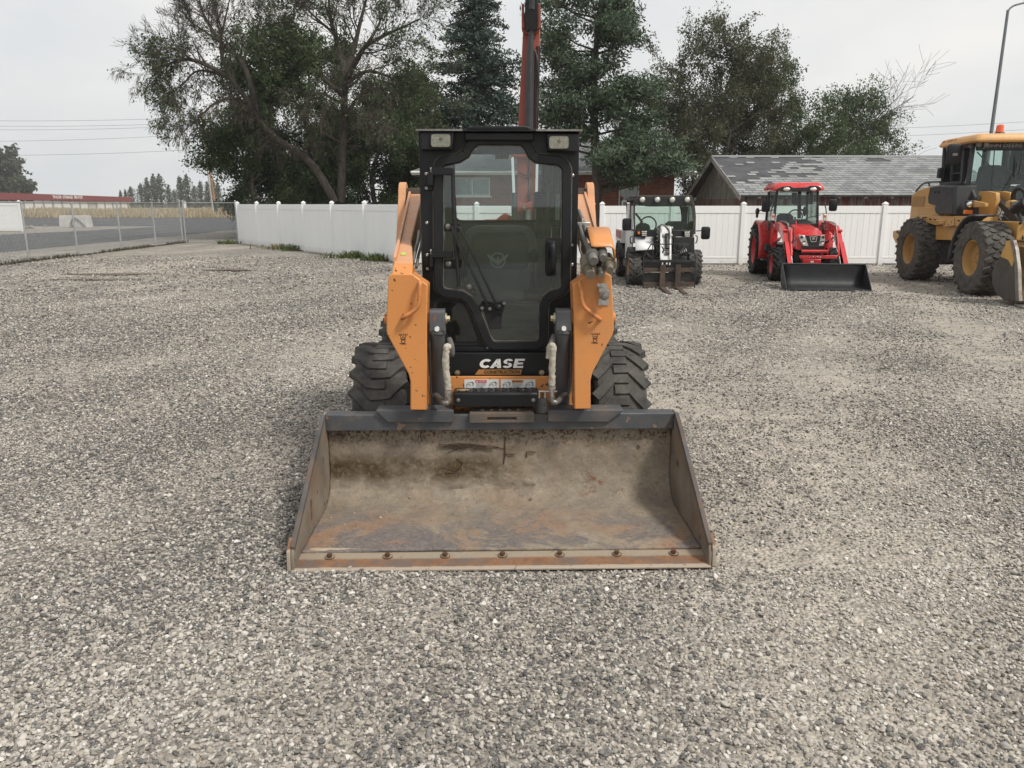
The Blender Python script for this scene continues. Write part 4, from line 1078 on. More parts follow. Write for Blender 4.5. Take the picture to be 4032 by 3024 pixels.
wordz = ['leftmost thin small', 'second thin small', 'low round', 'mid-height round', 'tall slim', 'tallest left-hand', 'broad tall', 'short narrow', 'low bushy', 'tall narrow paired', 'tall paired right-hand', 'low wide', 'medium pointed', 'medium slim', 'slim one behind the pole', 'rightmost medium']
for i, (px, d, h, w) in enumerate(PL): poplar(f'{wordz[i]} poplar in the far row beyond the dry field', px, d, h, w, 300 + i, 900)
broad_tree('big_tree', 'large dark round tree beyond the storage building at far left', (gx_(-25, 245), 245, 0), 17.5, 13.5, 81, 9000, M_poplar, .75, .6, .05)
broad_tree('big_tree', 'slim tree at the right flank of the big dark tree, far left', (gx_(95, 240), 240, 0), 10.5, 5, 82, 2500, M_poplar, .6, .3, .05)
# far hedge along the field's end
r_ = np.random.default_rng(9); N = 14000; x = r_.uniform(-160, 160, N); y = r_.uniform(318, 332, N); hz = (1.8 + 1.2 * np.sin(x * .11) * np.sin(x * .037 + 2) + .5 * np.sin(x * .9)) * r_.random(N) ** .8
T = Tree(4); tag(T.leaves('far_hedge', M_poplar, None, 0, .55, 0, np.stack([x, y, np.maximum(.1, hz)], 1)), kind='stuff')

# ---- weeds at the foot of the left fence
def weed(label, x, y, n, h, seed, spread, M):
    r = np.random.default_rng(seed); b = np.stack([r.normal(0, spread, n), r.normal(0, .16, n) - .12, np.zeros(n)], 1)
    lean = r.normal(0, .5, (n, 2)); hh = h * r.uniform(.35, 1.1, n); w = .012 + .012 * r.random(n); a = r.uniform(0, 3.14, n)
    dx = np.stack([np.cos(a) * w, np.sin(a) * w, 0 * a], 1); mid = b + np.stack([lean[:, 0] * hh * .35, lean[:, 1] * hh * .3, hh * .62], 1); tp = b + np.stack([lean[:, 0] * hh * .95, lean[:, 1] * hh * .8, hh], 1)
    V = np.stack([b - dx, b + dx, mid + dx * .9, mid - dx * .9, mid - dx * .9, mid + dx * .9, tp + dx * .1, tp - dx * .1], 1).reshape(-1, 3)
    o = np_mesh('weed', V, np.arange(n * 8).reshape(-1, 4), M); o.location = (x, y, 0); return tag(o, label, 'weed')
M_weed = leaf_mat('weed_leaf', [(0, (.045, .075, .02)), (.6, (.085, .12, .035)), (1, (.16, .16, .06))]); M_weedd = leaf_mat('dry_weed', [(0, (.10, .11, .04)), (.5, (.22, .19, .09)), (1, (.30, .25, .13))])
weed('dry tan and green weeds at the foot of the white fence, left clump', -9.0, 30.15, 110, .22, 1, .40, M_weedd)
weed('green grassy tuft right beside the dry weeds under the white fence', -8.15, 29.1, 120, .26, 2, .30, M_weed)
weed('broad green weed patch under the white fence next to the orange loader', -5.0, 25.0, 300, .24, 3, .45, M_weed)
weed('green weed clump at the fence foot almost touching the loader arm', -4.1, 23.75, 200, .26, 4, .25, M_weed)
weed('low green weed at the chain link corner post', -12.3, 34.0, 120, .2, 5, .3, M_weed)

r_ = np.random.default_rng(14); n = 2600; yy = r_.uniform(17.6, 35, n); xx = -14.75 + (35 - yy) / 17.5 * .2 + r_.normal(.08, .09, n); hh = r_.uniform(.02, .13, n) * (.4 + .6 * (np.sin(yy * 1.7) * np.sin(yy * .6 + 1) > -.2)); a = r_.uniform(0, 3.14, n); w = r_.uniform(.006, .02, n)
dx = np.stack([np.cos(a) * w, np.sin(a) * w, 0 * a], 1); b = np.stack([xx, yy, 0 * xx], 1); tp = b + np.stack([r_.normal(0, .05, n), r_.normal(0, .05, n), hh], 1)
tag(np_mesh('fence_litter', np.stack([b - dx, b + dx, tp + dx * .3, tp - dx * .3], 1).reshape(-1, 3), np.arange(n * 4).reshape(-1, 4), leaf_mat('dry_litter', [(0, (.05, .042, .03)), (.6, (.10, .09, .06)), (1, (.16, .14, .09))])), kind='stuff')
# ================================================================== ORANGE SKID STEER LOADER
LYAW = R(1.4); LO = Vector((-.044, 3.367, 0))
def LL(px, py, yl):
    """full-frame pixel -> point of the loader's own space lying in its plane y = yl"""
    r = ray(px, py); ey = Vector((-math.sin(LYAW), math.cos(LYAW), 0)); ex = Vector((math.cos(LYAW), math.sin(LYAW), 0))
    c = Vector((0, 0, CAM_H)) - LO; t = (yl - c.dot(ey)) / r.dot(ey); p = c + r * t
    return Vector((p.dot(ex), yl, p.z))
def c1(pts, yl): return [(lambda q: (q.x, q.z))(LL(1350 + x / 1.84333, 450 + y / 1.84333, yl)) for x, y in pts]      # cab close-up
def c7(pts, yl): return [(lambda q: (q.x, q.z))(LL(1640 + x / 3.0726, 1180 + y / 3.0726, yl)) for x, y in pts]      # badge close-up
def c5(pts, yl): return [(lambda q: (q.x, q.z))(LL(1500 + x / 4.1475, 850 + y / 4.1475, yl)) for x, y in pts]       # left hinge close-up
def c8(pts, yl): return [(lambda q: (q.x, q.z))(LL(1330 + x / 3.949, 1300 + y / 3.949, yl)) for x, y in pts]        # left arm foot
def c6(pts, yl): return [(lambda q: (q.x, q.z))(LL(2150 + x / 3.6857, 800 + y / 3.6857, yl)) for x, y in pts]       # right couplers
def dd(pts, yl): return [(lambda q: (q.x, q.z))(LL(x * 1.8227, y * 1.8227, yl)) for x, y in pts]
def p3(fn, x, y, yl): a = fn([(x, y)], yl)[0]; return Vector((a[0], yl, a[1]))
SK = thing('skid_steer_loader', 'orange and black skid steer loader with glazed cab and rusty bucket lowered on the gravel', 'skid steer', LO, LYAW)
M_or = pm('loader_orange', (.62, .255, .078), .42, var=.05, vs=2, dirt=((.40, .22, .11), .20, 3.5), chips=((.11, .06, .03), .32, 30), bump=.04, spec=.4)
M_or2 = pm('lit_dirty_orange', (.60, .30, .15), .5, var=.06, dirt=((.42, .28, .18), .35, 3), chips=((.12, .07, .04), .08, 30))  # paler loader orange: brightness of upward faces put into the colour, plus dirt
M_cylp = pm('cylinder_grey', (.092, .095, .102), .45, var=.12, dirt=((.13, .11, .09), .22, 8), chips=((.22, .085, .045), .16, 18))
M_bushing = pm('dark_bush', (.05, .035, .025), .6, .3)
M_hose = pm('hose', (.018, .018, .018), .6)
# ---- wheels
def tyre_mesh(Rr, w, rimr, lug='chevron', n=16, h=.025, shoulder=.036):
    m = MB(); hw = w / 2
    prof = [(-hw * .72, rimr), (-hw * .92, rimr + .02), (-hw, rimr + (Rr - rimr) * .45), (-hw * .97, Rr - shoulder - h), (-hw * .86, Rr - h - .012), (-hw * .5, Rr - h), (0, Rr - h + .003), (hw * .5, Rr - h), (hw * .86, Rr - h - .012), (hw * .97, Rr - shoulder - h), (hw, rimr + (Rr - rimr) * .45), (hw * .92, rimr + .02), (hw * .72, rimr)]
    m.lathe(prof, (0, 0, 0), 'x', 64)
    def rad(x):
        ax = abs(x) / hw
        return Rr - max(0, ax - .78) ** 1.3 * shoulder * 2.6
    def P(x, a, r): return (x, -math.cos(a) * r, math.sin(a) * r)
    def bar(path, wa, wb=None):
        secs = []
        for i, (x, a) in enumerate(path):
            x0, a0 = path[max(0, i - 1)]; x1, a1 = path[min(len(path) - 1, i + 1)]
            tx, ty = (x1 - x0), (a1 - a0) * Rr; l = math.hypot(tx, ty); nx, na = -ty / l, tx / l / Rr
            ww = wa / 2; ro = rad(x); tap = .72
            secs.append([P(x + nx * ww, a + na * ww, ro - h - .03), P(x - nx * ww, a - na * ww, ro - h - .03), P(x - nx * ww * tap, a - na * ww * tap, ro), P(x + nx * ww * tap, a + na * ww * tap, ro)])
        m.loft(secs)
    pitch = 2 * math.pi / n
    if lug == 'chevron':
        for i in range(n):
            for s_, ph in ((-1, 0), (1, .5)):
                a = (i + ph) * pitch
                bar([(s_ * hw * .99, a + .80 * pitch), (s_ * hw * .70, a + .46 * pitch), (s_ * hw * .36, a), (s_ * hw * .1, a - .02 * pitch), (-s_ * hw * .26, a - .02 * pitch)], pitch * Rr * .56)
    elif lug == 'bars':
        for i in range(n):
            for s_, ph in ((-1, 0), (1, .5)):
                a = (i + ph) * pitch
                bar([(s_ * hw * 1.0, a + .95 * pitch), (s_ * hw * .7, a + .72 * pitch), (s_ * hw * .35, a + .3 * pitch), (-s_ * hw * .06, a - .12 * pitch)], pitch * Rr * .40)
    elif lug == 'blocks':
        for i in range(n):
            for row, x in enumerate((-.74, -.25, .25, .74)):
                a = (i + (.5 if row % 2 else 0)) * pitch; bw = hw * (.22 if row in (0, 3) else .235)
                zz = .16 if row % 2 else -.16
                bar([(x * hw - bw, a + zz * pitch), (x * hw - bw * .3, a + zz * .2 * pitch), (x * hw + bw * .3, a - zz * .2 * pitch), (x * hw + bw, a + zz * pitch * (1 if row in (1, 2) else -1))], pitch * Rr * .66)
    return m
def wheel(parent, c, Rr, w, rimr, lug, n, h, rimmat, tyremat, out=-1, dish=.5, name='wheel'):
    """rim is the wheel part, the tyre and hub nuts hang on it; out=-1: face towards -x"""
    m = MB(); hw = w / 2; o = out
    m.lathe([(o * hw * .80, rimr + .012), (o * hw * .84, rimr - .012), (o * hw * .70, rimr - .03), (o * hw * (dish), rimr - .05), (o * hw * (dish - .06), rimr * .45), (o * hw * dish, rimr * .40), (o * hw * dish, rimr * .16), (o * hw * (dish + .10), rimr * .14), (o * hw * (dish + .10), .001)], (0, 0, 0), 'x', 36)
    m.lathe([(-o * hw * .80, rimr + .012), (-o * hw * .5, rimr - .05), (-o * hw * .3, .001)], (0, 0, 0), 'x', 28)
    rim = m.build(name, rimmat, parent); rim.location = c
    tyre_mesh(Rr, w, rimr, lug, n, h).build('tyre', tyremat, rim, smooth=30)
    b = MB()
    for k_ in range(8):
        a = k_ * math.pi / 4; b.cyl((o * hw * (dish - .02), rimr * .30 * math.cos(a), rimr * .30 * math.sin(a)), (o * hw * (dish + .06), rimr * .30 * math.cos(a), rimr * .30 * math.sin(a)), .014, n=6)
    b.build('hub_nuts', M_dullsteel, rim)
    return rim
def wheel_copy(w, loc, flip=False):
    c = copy_tree(w); c.location = loc
    if flip: c.rotation_euler.z = math.pi
    return c
WF = wheel(SK, (-.715, 1.365, .425), .43, .315, .21, 'chevron', 20, .016, M_rim_orange, M_tyre, -1, .35)
wheel_copy(WF, (.715, 1.365, .425), True).rotation_euler.x = .21
wheel_copy(WF, (-.715, 2.52, .425)).rotation_euler.x = .1; wheel_copy(WF, (.715, 2.52, .425), True)
# ---- chassis
m = MB(); m.span((-.50, 1.10, .22), (.50, 3.05, .90)); m.span((-.44, 2.46, .901), (.44, 3.2, 1.42)); m.build('chassis', M_dark, SK, bevel=.02)
m = MB()
for s_ in (-1, 1): m.span((s_ * .5 - .012 * s_, 1.1, .5), (s_ * .56, 1.62, .64)); m.cyl((s_ * .5, 1.365, .425), (s_ * .66, 1.365, .425), .09); m.cyl((s_ * .5, 2.52, .425), (s_ * .66, 2.52, .425), .09)
m.build('axle', M_dark, SK)
# orange front plate under the badge
yb = .955
a = dd([(955, 813.5), (1200, 813.5), (1200, 905), (955, 905)], yb)
m = MB(); m.prism([(a[0][0] - .11, a[0][1]), (a[1][0] + .11, a[1][1]), (a[1][0] + .11, .36), (a[0][0] - .11, .36)], 'y', yb, yb + .02); m.build('front_plate', M_or, SK, bevel=.004)
# ---- cab shell
yc = 1.08
def rect(a, b): return [(a[0], a[1]), (b[0], a[1]), (b[0], b[1]), (a[0], b[1])]
Lx, Rx = c1([(570, 900)], yc)[0][0], c1([(1702, 900)], yc)[0][0]; Zt = c1([(1100, 135)], yc)[0][1]; Zb = c7([(900, 640)], yc)[0][1]
glass_px = [(985, 228), (1292, 228), (1318, 262), (1345, 320), (1398, 358), (1560, 376), (1588, 402), (1580, 1246), (1560, 1258), (1492, 1278), (1447, 1318), (1424, 1380), (1420, 1622), (1402, 1640), (1096, 1640), (1074, 1604), (988, 1385), (940, 1312), (880, 1276), (748, 1258), (730, 1240), (730, 384), (752, 374), (850, 355), (918, 315), (950, 255)]
gl = c1(glass_px, yc); gl = rpoly(gl, [.03] * len(gl), 3)
hole = offs(gl, .012); ringo = offs(gl, .054)
# front wall with the door opening
def plate_with_hole(m, x0, x1, z0, z1, hole, ya_, yb_):
    """flat plate in the x-z plane between ya_ and yb_ with one opening"""
    H = []
    for i in range(len(hole)):
        a_, b_ = Vector(hole[i]), Vector(hole[(i + 1) % len(hole)]); n_ = max(1, int((b_ - a_).length / .02)); H += [tuple(a_.lerp(b_, q / n_)) for q in range(n_)]
    cx_ = (min(p[0] for p in H) + max(p[0] for p in H)) / 2; cz_ = (min(p[1] for p in H) + max(p[1] for p in H)) / 2; O = []; side = []
    for p in H:
        best = None
        for k_, (lim, d_, c_) in enumerate(((x0, p[0] - cx_, cx_), (x1, p[0] - cx_, cx_), (z0, p[1] - cz_, cz_), (z1, p[1] - cz_, cz_))):
            if abs(d_) > 1e-6:
                q = (lim - c_) / d_
                if q > 0 and (best is None or q < best[0]): best = (q, k_)
        O.append((cx_ + (p[0] - cx_) * best[0], cz_ + (p[1] - cz_) * best[0])); side.append(best[1])
    m.ring(O, H, 'y', ya_, yb_); N = len(H)
    for i in range(N):
        j = (i + 1) % N
        if side[i] != side[j]:
            cn = (x0 if 0 in (side[i], side[j]) else x1, z0 if 2 in (side[i], side[j]) else z1)
            m.prism([cn, O[i], O[j]], 'y', ya_, yb_)
m = MB(); plate_with_hole(m, Lx, Rx, Zb, Zt, hole, yc, yc + .03)
yr = 2.42
m.span((Lx, yc + .031, Zb), (Lx + .05, yc + .12, Zt)); m.span((Rx - .05, yc + .031, Zb), (Rx, yc + .12, Zt))     # front posts
m.span((Lx, yr - .08, Zb), (Lx + .05, yr, Zt)); m.span((Rx - .05, yr - .08, Zb), (Rx, yr, Zt))                 # rear posts
m.span((Lx, yc + .121, Zt - .07), (Lx + .045, yr - .081, Zt)); m.span((Rx - .045, yc + .121, Zt - .07), (Rx, yr - .081, Zt))
m.span((Lx, yc + .121, Zb), (Lx + .035, yr - .081, 1.30)); m.span((Rx - .035, yc + .121, Zb), (Rx, yr - .081, 1.30))
cab = m.build('cab', M_blackpaint, SK, bevel=.006)
# side panels with slots for windows, inner lining
Mlin = pm('cab_lining', (.20, .215, .20), .8, var=.2)
for s_, X in ((-1, Lx), (1, Rx)):
    MB().span((X + (.012 if s_ < 0 else -.018), yc + .13, 1.31), (X + (.018 if s_ < 0 else -.012), yr - .09, Zt - .075)).build('side_window', glass_mat('side_glass', (.86, .90, .88), 1.0, .03, .04), cab, smooth=0)
m = MB(); m.span((Lx + .06, yc + .05, Zb - .02), (Rx - .06, yr - .1, Zb + .02)); m.build('floor', Mlin, cab, smooth=0)
# roof: plate with raised centre
m = MB(); zt2 = Zt + .012
m.span((Lx - .012, yc - .075, Zt + .001), (Rx + .012, yr + .02, zt2))
cx = (Lx + Rx) / 2
m.prism([(cx - .175, zt2), (cx - .15, zt2 + .018), (cx + .15, zt2 + .018), (cx + .175, zt2)], 'y', yc - .077, yr - .2)
m.build('roof', M_blackpaint, cab, bevel=.004)
m = MB()
for sx in (-1, 1): m.span((cx + sx * .20, yc - .081, Zt + .003), (cx + sx * .452, yc - .0755, zt2 + .001))
m.build('roof_edge', M_dullsteel, cab, smooth=0)
MB().span((cx - .19, yc - .055, Zt - .045), (cx + .19, yc - .002, Zt)).build('header', M_blackplastic, cab, bevel=.01)
# door: frame, glass
m = MB(); yd = yc - .028
mid = offs(gl, .034)
NN = len(gl); vs_ = []; 
for poly, y in ((ringo, yc - .001), (ringo, yd + .006), (offs(gl, .049), yd), (offs(gl, .007), yd), (offs(gl, .001), yd + .006), (offs(gl, .0), yc - .004)):
    vs_ += [(p[0], y, p[1]) for p in poly]
fs_ = []
for q in range(5):
    for i in range(NN):
        j = (i + 1) % NN; fs_.append((q * NN + i, q * NN + j, (q + 1) * NN + j, (q + 1) * NN + i))
m.add(vs_, fs_); door = m.build('door', M_blackplastic, SK, smooth=28)
m = MB()
for poly, w in ((offs(gl, .001), .0035), (offs(gl, .0565), .003)):
    P = [(x, yd + .014 if w == .0035 else yc - .004, z) for x, z in poly]; m.tube(P + [P[0], P[1]], w, 5, False)
m.build('dusty_seal', pm('dusty_seal', (.16, .14, .105), .9, var=.5, vs=14), door)
m = MB(); m.prism([(x, z) for x, z in offs(gl, .004)], 'y', yc - .012, yc - .007); m.build('door_glass', glass_mat('door_glass', (.90, .955, .95), 1.9, .012, .05, (.20, .26, .26)), door, smooth=0)  # blue-green film paints a pale veil of reflections over the pane
# black masking on the glass: latch panel, discs' backing
m = MB(); m.prism(rpoly(c1([(1468, 898), (1583, 898), (1583, 1000), (1500, 1175), (1480, 1175), (1468, 1140)], yc - .013), .008, 3), 'y', yc - .0155, yc - .013); m.build('glass_mask', M_rubberseal, door, smooth=0)
m = MB(); m.prism(rpoly(c1([(732, 796), (850, 796), (855, 850), (732, 850)], yc - .013), .008, 3), 'y', yc - .0155, yc - .013); m.build('glass_mask', M_rubberseal, door, smooth=0)
m = MB(); m.prism(rpoly(c1([(732, 1055), (865, 1055), (860, 1110), (835, 1122), (732, 1122)], yc - .013), .008, 3), 'y', yc - .0155, yc - .013); m.build('glass_mask', M_rubberseal, door, smooth=0)
m = MB(); m.prism(rpoly(c1([(995, 1350), (1160, 1380), (1150, 1560), (1060, 1560), (1075, 1600)], yc - .013), .015, 3), 'y', yc - .0155, yc - .013); m.build('glass_mask', M_rubberseal, door, smooth=0)
for x, y in ((765, 815), (766, 1086), (918, 1253)):
    q = p3(c1, x, y, yc - .0155); m = MB(); m.lathe([(0, .0165), (-.004, .0165), (-.008, .012), (-.009, .004), (-.006, .003), (-.006, 0.0005)], q, 'y', 20); m.build('glass_clamp', M_dullsteel, door)
# handle
ha = [p3(c1, *q, yc - .02) for q in ((1505, 925), (1520, 925))]
m = MB(); P = [p3(c1, 1512, 930, yc - .02), p3(c1, 1525, 960, yc - .055), p3(c1, 1528, 1040, yc - .062), p3(c1, 1522, 1120, yc - .055), p3(c1, 1508, 1158, yc - .02)]
m.tube(smooth_path(P, 5), [.016] * 21, 10); q = p3(c1, 1508, 1040, yc - .018); m.ring(rpoly(c1([(1478, 918), (1545, 918), (1545, 1168), (1478, 1168)], yc), .012, 4), rpoly(c1([(1490, 1000), (1536, 1000), (1530, 1150), (1490, 1150)], yc), .012, 4), 'y', yc - .034, yc - .0165)
m.span(tuple(p3(c1, 1495, 995, yc - .036)), tuple(p3(c1, 1540, 925, yc - .0345) + Vector((0, -.022, 0))))
hd = m.build('door_handle', M_blackplastic, door, bevel=.003)
MB().lathe([(0, .0001), (0, .010), (.01, .011)], p3(c1, 1525, 960, yc - .066), 'y', 16).build('lock', M_chrome, hd)
# hinges
for y0, y1, yh in ((385, 555, 418), (985, 1142, 1010)):
    m = MB(); a_ = c1([(588, y0 + 42), (655, y1)], yc); m.span((a_[0][0], yc - .008, a_[1][1]), (a_[1][0], yc, a_[0][1]))
    b_ = c1([(640, yh), (640, yh + 100)], yc - .03); m.cyl((b_[0][0], yc - .035, b_[0][1]), (b_[1][0], yc - .035, b_[1][1]), .015, n=12)
    e_ = c1([(655, y0 + 2), (795, y0 + 56)], yc - .04); m.span((e_[0][0] - .008, yc - .046, e_[1][1]), (e_[1][0], yc - .032, e_[0][1]))
    m.span((e_[1][0] - .010, yc - .045, e_[1][1]), (e_[1][0], yc - .02, e_[0][1]))
    m.span((a_[1][0] - .03, yc - .03, a_[1][1] + .03), (a_[1][0] - .01, yc - .009, a_[0][1] - .02))
    hg = m.build('hinge', M_blackpaint, door, bevel=.003)
    q = Vector((b_[0][0], yc - .035, b_[0][1])); MB().tube([q, q + Vector((0, 0, .012)), q + Vector((0, 0, .014)), q + Vector((0, 0, .024))], [.004, .004, .006, .004], 8).build('grease_nipple', M_steel, hg)
for x, y in ((605, 432), (606, 537), (610, 787), (612, 1020), (613, 1121), (1668, 444), (1662, 950), (1664, 1090)):
    q = p3(c1, x, y, yc - .008 if x < 700 and y not in (787,) else yc); MB().lathe([(0, .0085), (-.005, .0085), (-.007, .005), (-.005, .003), (-.005, .0001)], q, 'y', 10).build('bolt', M_steel, cab)
# wiper
m = MB(); pv = p3(c1, 1127, 1405, yc - .035)
top = p3(c1, 812, 818, yc - .04); top2 = p3(c1, 850, 822, yc - .04)
m.beam(p3(c1, 1050, 1388, yc - .035), p3(c1, 915, 1100, yc - .04), .018, .012); m.beam(p3(c1, 915, 1100, yc - .042), p3(c1, 835, 935, yc - .042), .027, .016); m.beam(p3(c1, 835, 935, yc - .04), p3(c1, 785, 815, yc - .04), .016, .010)
m.beam(p3(c1, 1118, 1398, yc - .035), p3(c1, 990, 1120, yc - .04), .019, .012); m.beam(p3(c1, 990, 1120, yc - .04), p3(c1, 845, 820, yc - .04), .015, .010)
m.beam(p3(c1, 785, 815, yc - .04), p3(c1, 858, 828, yc - .04), .014, .012)
wp = m.build('wiper', pm('wiper_black', (.008, .009, .012), .4), door, bevel=.002)
m = MB(); m.tube([p3(c1, 796, 392, yc - .03), p3(c1, 803, 600, yc - .034), p3(c1, 812, 800, yc - .036), p3(c1, 822, 960, yc - .034), p3(c1, 838, 1250, yc - .03)], [.009, .012, .014, .012, .008], 8); m.beam(p3(c1, 808, 690, yc - .036), p3(c1, 815, 860, yc - .036), .022, .016); m.build('wiper_blade', M_rubberseal, wp)
m = MB(); m.lathe([(0, .02), (-.012, .02), (-.016, .013), (-.026, .012), (-.03, .0001)], pv + Vector((0, .008, 0)), 'y', 16); m.prism(rpoly(c1([(985, 1383), (1080, 1383), (1105, 1365), (1175, 1355), (1180, 1380), (1160, 1445), (1115, 1452), (1060, 1415), (995, 1425)], yc - .02), .008, 3), 'y', yc - .024, yc - .0165)
m.build('wiper_pivot', M_blackpaint, wp)
for x, y in ((1010, 1407), (1067, 1412), (1170, 1372)):
    MB().lathe([(0, .010), (-.008, .010), (-.01, .0001)], p3(c1, x, y, yc - .024), 'y', 10).build('nut', M_dullsteel, wp)
# headlights
for i_, (hb, ln) in enumerate((([(562, 128), (808, 128), (795, 256), (568, 258)], [(640, 145), (782, 145), (782, 238), (640, 238)]), ([(1480, 140), (1718, 140), (1708, 272), (1488, 266)], [(1496, 160), (1638, 160), (1638, 251), (1496, 251)]))):
    q = c1(hb, yc - .07); m = MB(); z0 = min(p[1] for p in q)
    l_ = rpoly(c1(ln, yc - .07), .017, 5)
    m.prism(q, 'y', yc - .07, yc - .001); hs = m.build('headlight', M_blackplastic, cab, bevel=.006)
    c_ = ((l_[0][0] + l_[12][0]) / 2, sum(p[1] for p in l_) / len(l_))
    m = MB(); m.ring(offs(l_, .004), offs(l_, -.002), 'y', yc - .078, yc - .071); m.build('bezel', M_rubberseal, hs)
    m = MB(); n_ = len(l_); vs_ = []
    for f, y in ((1, .076), (.8, .0735), (.4, .0715), (.2, .0712)): vs_ += [(c_[0] + (p[0] - c_[0]) * f, yc - y, c_[1] + (p[1] - c_[1]) * f) for p in l_]
    fs_ = [(q_ * n_ + i, q_ * n_ + (i + 1) % n_, (q_ + 1) * n_ + (i + 1) % n_, (q_ + 1) * n_ + i) for q_ in range(3) for i in range(n_)] + [tuple(3 * n_ + i for i in range(n_))]
    m.add(vs_, fs_); m.build('reflector', M_lamp, hs, smooth=20)
    m = MB()
    for dx in (-.045, -.02, .02, .045): m.span((c_[0] + dx - .0015, yc - .0792, c_[1] - .028), (c_[0] + dx + .0015, yc - .0775, c_[1] + .02))
    for dz in (-.022, -.008): m.span((c_[0] - .03, yc - .0795, c_[1] + dz - .002), (c_[0] + .03, yc - .0776, c_[1] + dz + .002))
    m.build('lens_ribs', M_lamp, hs, smooth=0)
    MB().lathe([(-.002, .0001), (-.002, .010), (0, .0105)], (c_[0], yc - .079, c_[1] + .006), 'y', 14).build('bulb', M_dark, hs)
    m = MB(); m.prism(l_, 'y', yc - .0835, yc - .0805); m.build('lens', M_lens, hs, smooth=0)
# lower left window beside the door
wl = rpoly(c7([(250, 30), (545, 40), (600, 110), (740, 480), (730, 505), (430, 505), (250, 120)], yc - .006), .02, 3)
m = MB(); m.prism(offs(wl, .022), 'y', yc - .004, yc - .001); fr_ = m.build('window_surround', M_rubberseal, cab, smooth=0)
m = MB(); m.prism(wl, 'y', yc - .009, yc - .005); m.build('lower_window', glass_mat('lower_glass', (.30, .34, .33), 1.6, .01, .06, (.2, .22, .2)), fr_, smooth=0)
# ---- cab interior
rwx0, rwx1 = c1([(812, 600)], yr)[0][0], c1([(1420, 600)], yr)[0][0]; rz0 = c1([(1100, 775)], yr)[0][1]
m = MB(); op = rpoly([(rwx0, rz0), (rwx1 + .03, rz0), (rwx1 + .03, Zt - .03), (rwx0, Zt - .03)], .06, 5); n_ = len(op)
plate_with_hole(m, Lx + .055, Rx - .055, Zb + .02, Zt - .004, op, yr - .07, yr - .04)
m.build('rear_wall', Mlin, cab)
m = MB(); P = [(x, yr - .075, z) for x, z in op]; m.tube(P + [P[0], P[1]], .009, 6, False); m.build('rear_seal', M_rubberseal, cab)
m = MB(); m.prism(offs(op, .005), 'y', yr - .06, yr - .055); m.build('rear_window', glass_mat('rear_glass', (.955, .975, .965), .8), cab, smooth=0)
m = MB(); zz = c1([(1100, 830)], 2.2)[0][1]
for i in range(3):
    xs0 = c1([(880 + i * 128, 830)], 2.2)[0][0]; xs1 = c1([(996 + i * 128, 830)], 2.2)[0][0]
    for q in range(4): m.span((xs0, 2.25, zz - .03 + q * .016), (xs1, 2.27, zz - .022 + q * .016))
m.build('vent_louvre', pm('vent_grey', (.22, .24, .235), .6), cab)
# seat
seat = None
def seat_sec(cx, cz, w, h, y): return [(cx + x, y, cz + z) for x, z in rpoly([(-w, -h), (w, -h), (w * .96, h), (-w * .96, h)], min(w, h) * .5, 5)]
sb = c1([(1140, 1000)], 1.95)[0]
m = MB(); m.loft([seat_sec(sb[0], sb[1] - .10, .26 * f, .28 * f, y) for f, y in ((.90, 1.88), (.98, 1.90), (1, 1.96), (.95, 2.06))]); m.build('seat', pm('seat_grey', (.21, .225, .205), .7, var=.12), cab)
m = MB(); m.loft([seat_sec(sb[0], sb[1] + .015, .20 * f, .12 * f, y) for f, y in ((.8, 1.845), (.95, 1.855), (1, 1.885))]); m.build('headrest', pm('seat_dark', (.10, .108, .103), .7, var=.1), cab)
m = MB(); m.loft([[(sb[0] + x, y, z + zz_) for x, z in rpoly([(-.25, -.07), (.25, -.07), (.25, .07), (-.25, .07)], .04, 4)] for y, zz_ in ((1.42, 1.02), (1.46, 1.03), (1.86, .99))]); m.build('seat_cushion', M_seat, cab)
q = c1([(1125, 1060)], 1.84)[0]; m = MB()           # embroidered emblem: ring with an outspread bird
M_emb = pm('embroidery', (.48, .50, .47), .9)
m.ring(circ(q, .052, 28), circ(q, .043, 28), 'y', 1.838, 1.842)
for s_ in (-1, 1): m.prism([(q[0] + s_ * .004, q[1] - .008), (q[0] + s_ * .03, q[1] + .022), (q[0] + s_ * .072, q[1] + .042), (q[0] + s_ * .066, q[1] + .022), (q[0] + s_ * .04, q[1] + .002), (q[0] + s_ * .015, q[1] - .022)], 'y', 1.836, 1.8375)
m.prism([(q[0] - .008, q[1] + .012), (q[0], q[1] + .026), (q[0] + .008, q[1] + .012), (q[0] + .010, q[1] - .018), (q[0], q[1] - .034), (q[0] - .010, q[1] - .018)], 'y', 1.835, 1.8375)
m.build('seat_emblem', M_emb, cab, smooth=0)
# consoles and joysticks
for s_, jx, jy in ((-1, 880, 1010), (1, 1382, 1060)):
    g = p3(c1, jx, jy, 1.55); m = MB(); X0 = Lx + .06 if s_ < 0 else Rx - .19
    m.span((X0, 1.40, Zb + .03), (X0 + .13, 2.0, 1.08)); m.build('console', pm('console', (.10, .108, .105), .7), cab, bevel=.02)
    m = MB(); m.tube([g + Vector((0, 0, -.24)), g + Vector((-s_ * .01, 0, -.05)), g], [.012, .014, .02], 8); m.ell(g + Vector((0, 0, .025)), (.036, .04, .048), 14, 10); j_ = m.build('joystick', M_blackplastic, cab)
    m = MB(); m.lathe([(.0, .085), (.02, .07), (.03, .08), (.05, .062), (.06, .072), (.08, .052), (.09, .06), (.11, .03), (.12, .02)], g + Vector((0, 0, -.29)), 'z', 18); m.build('boot', M_rubberseal, j_)
g = [p3(c1, *q, 1.62) for q in ((1505, 480), (1475, 530), (1440, 600), (1428, 690), (1425, 900))]
m = MB(); m.tube(smooth_path(g, 5), .022, 8); 
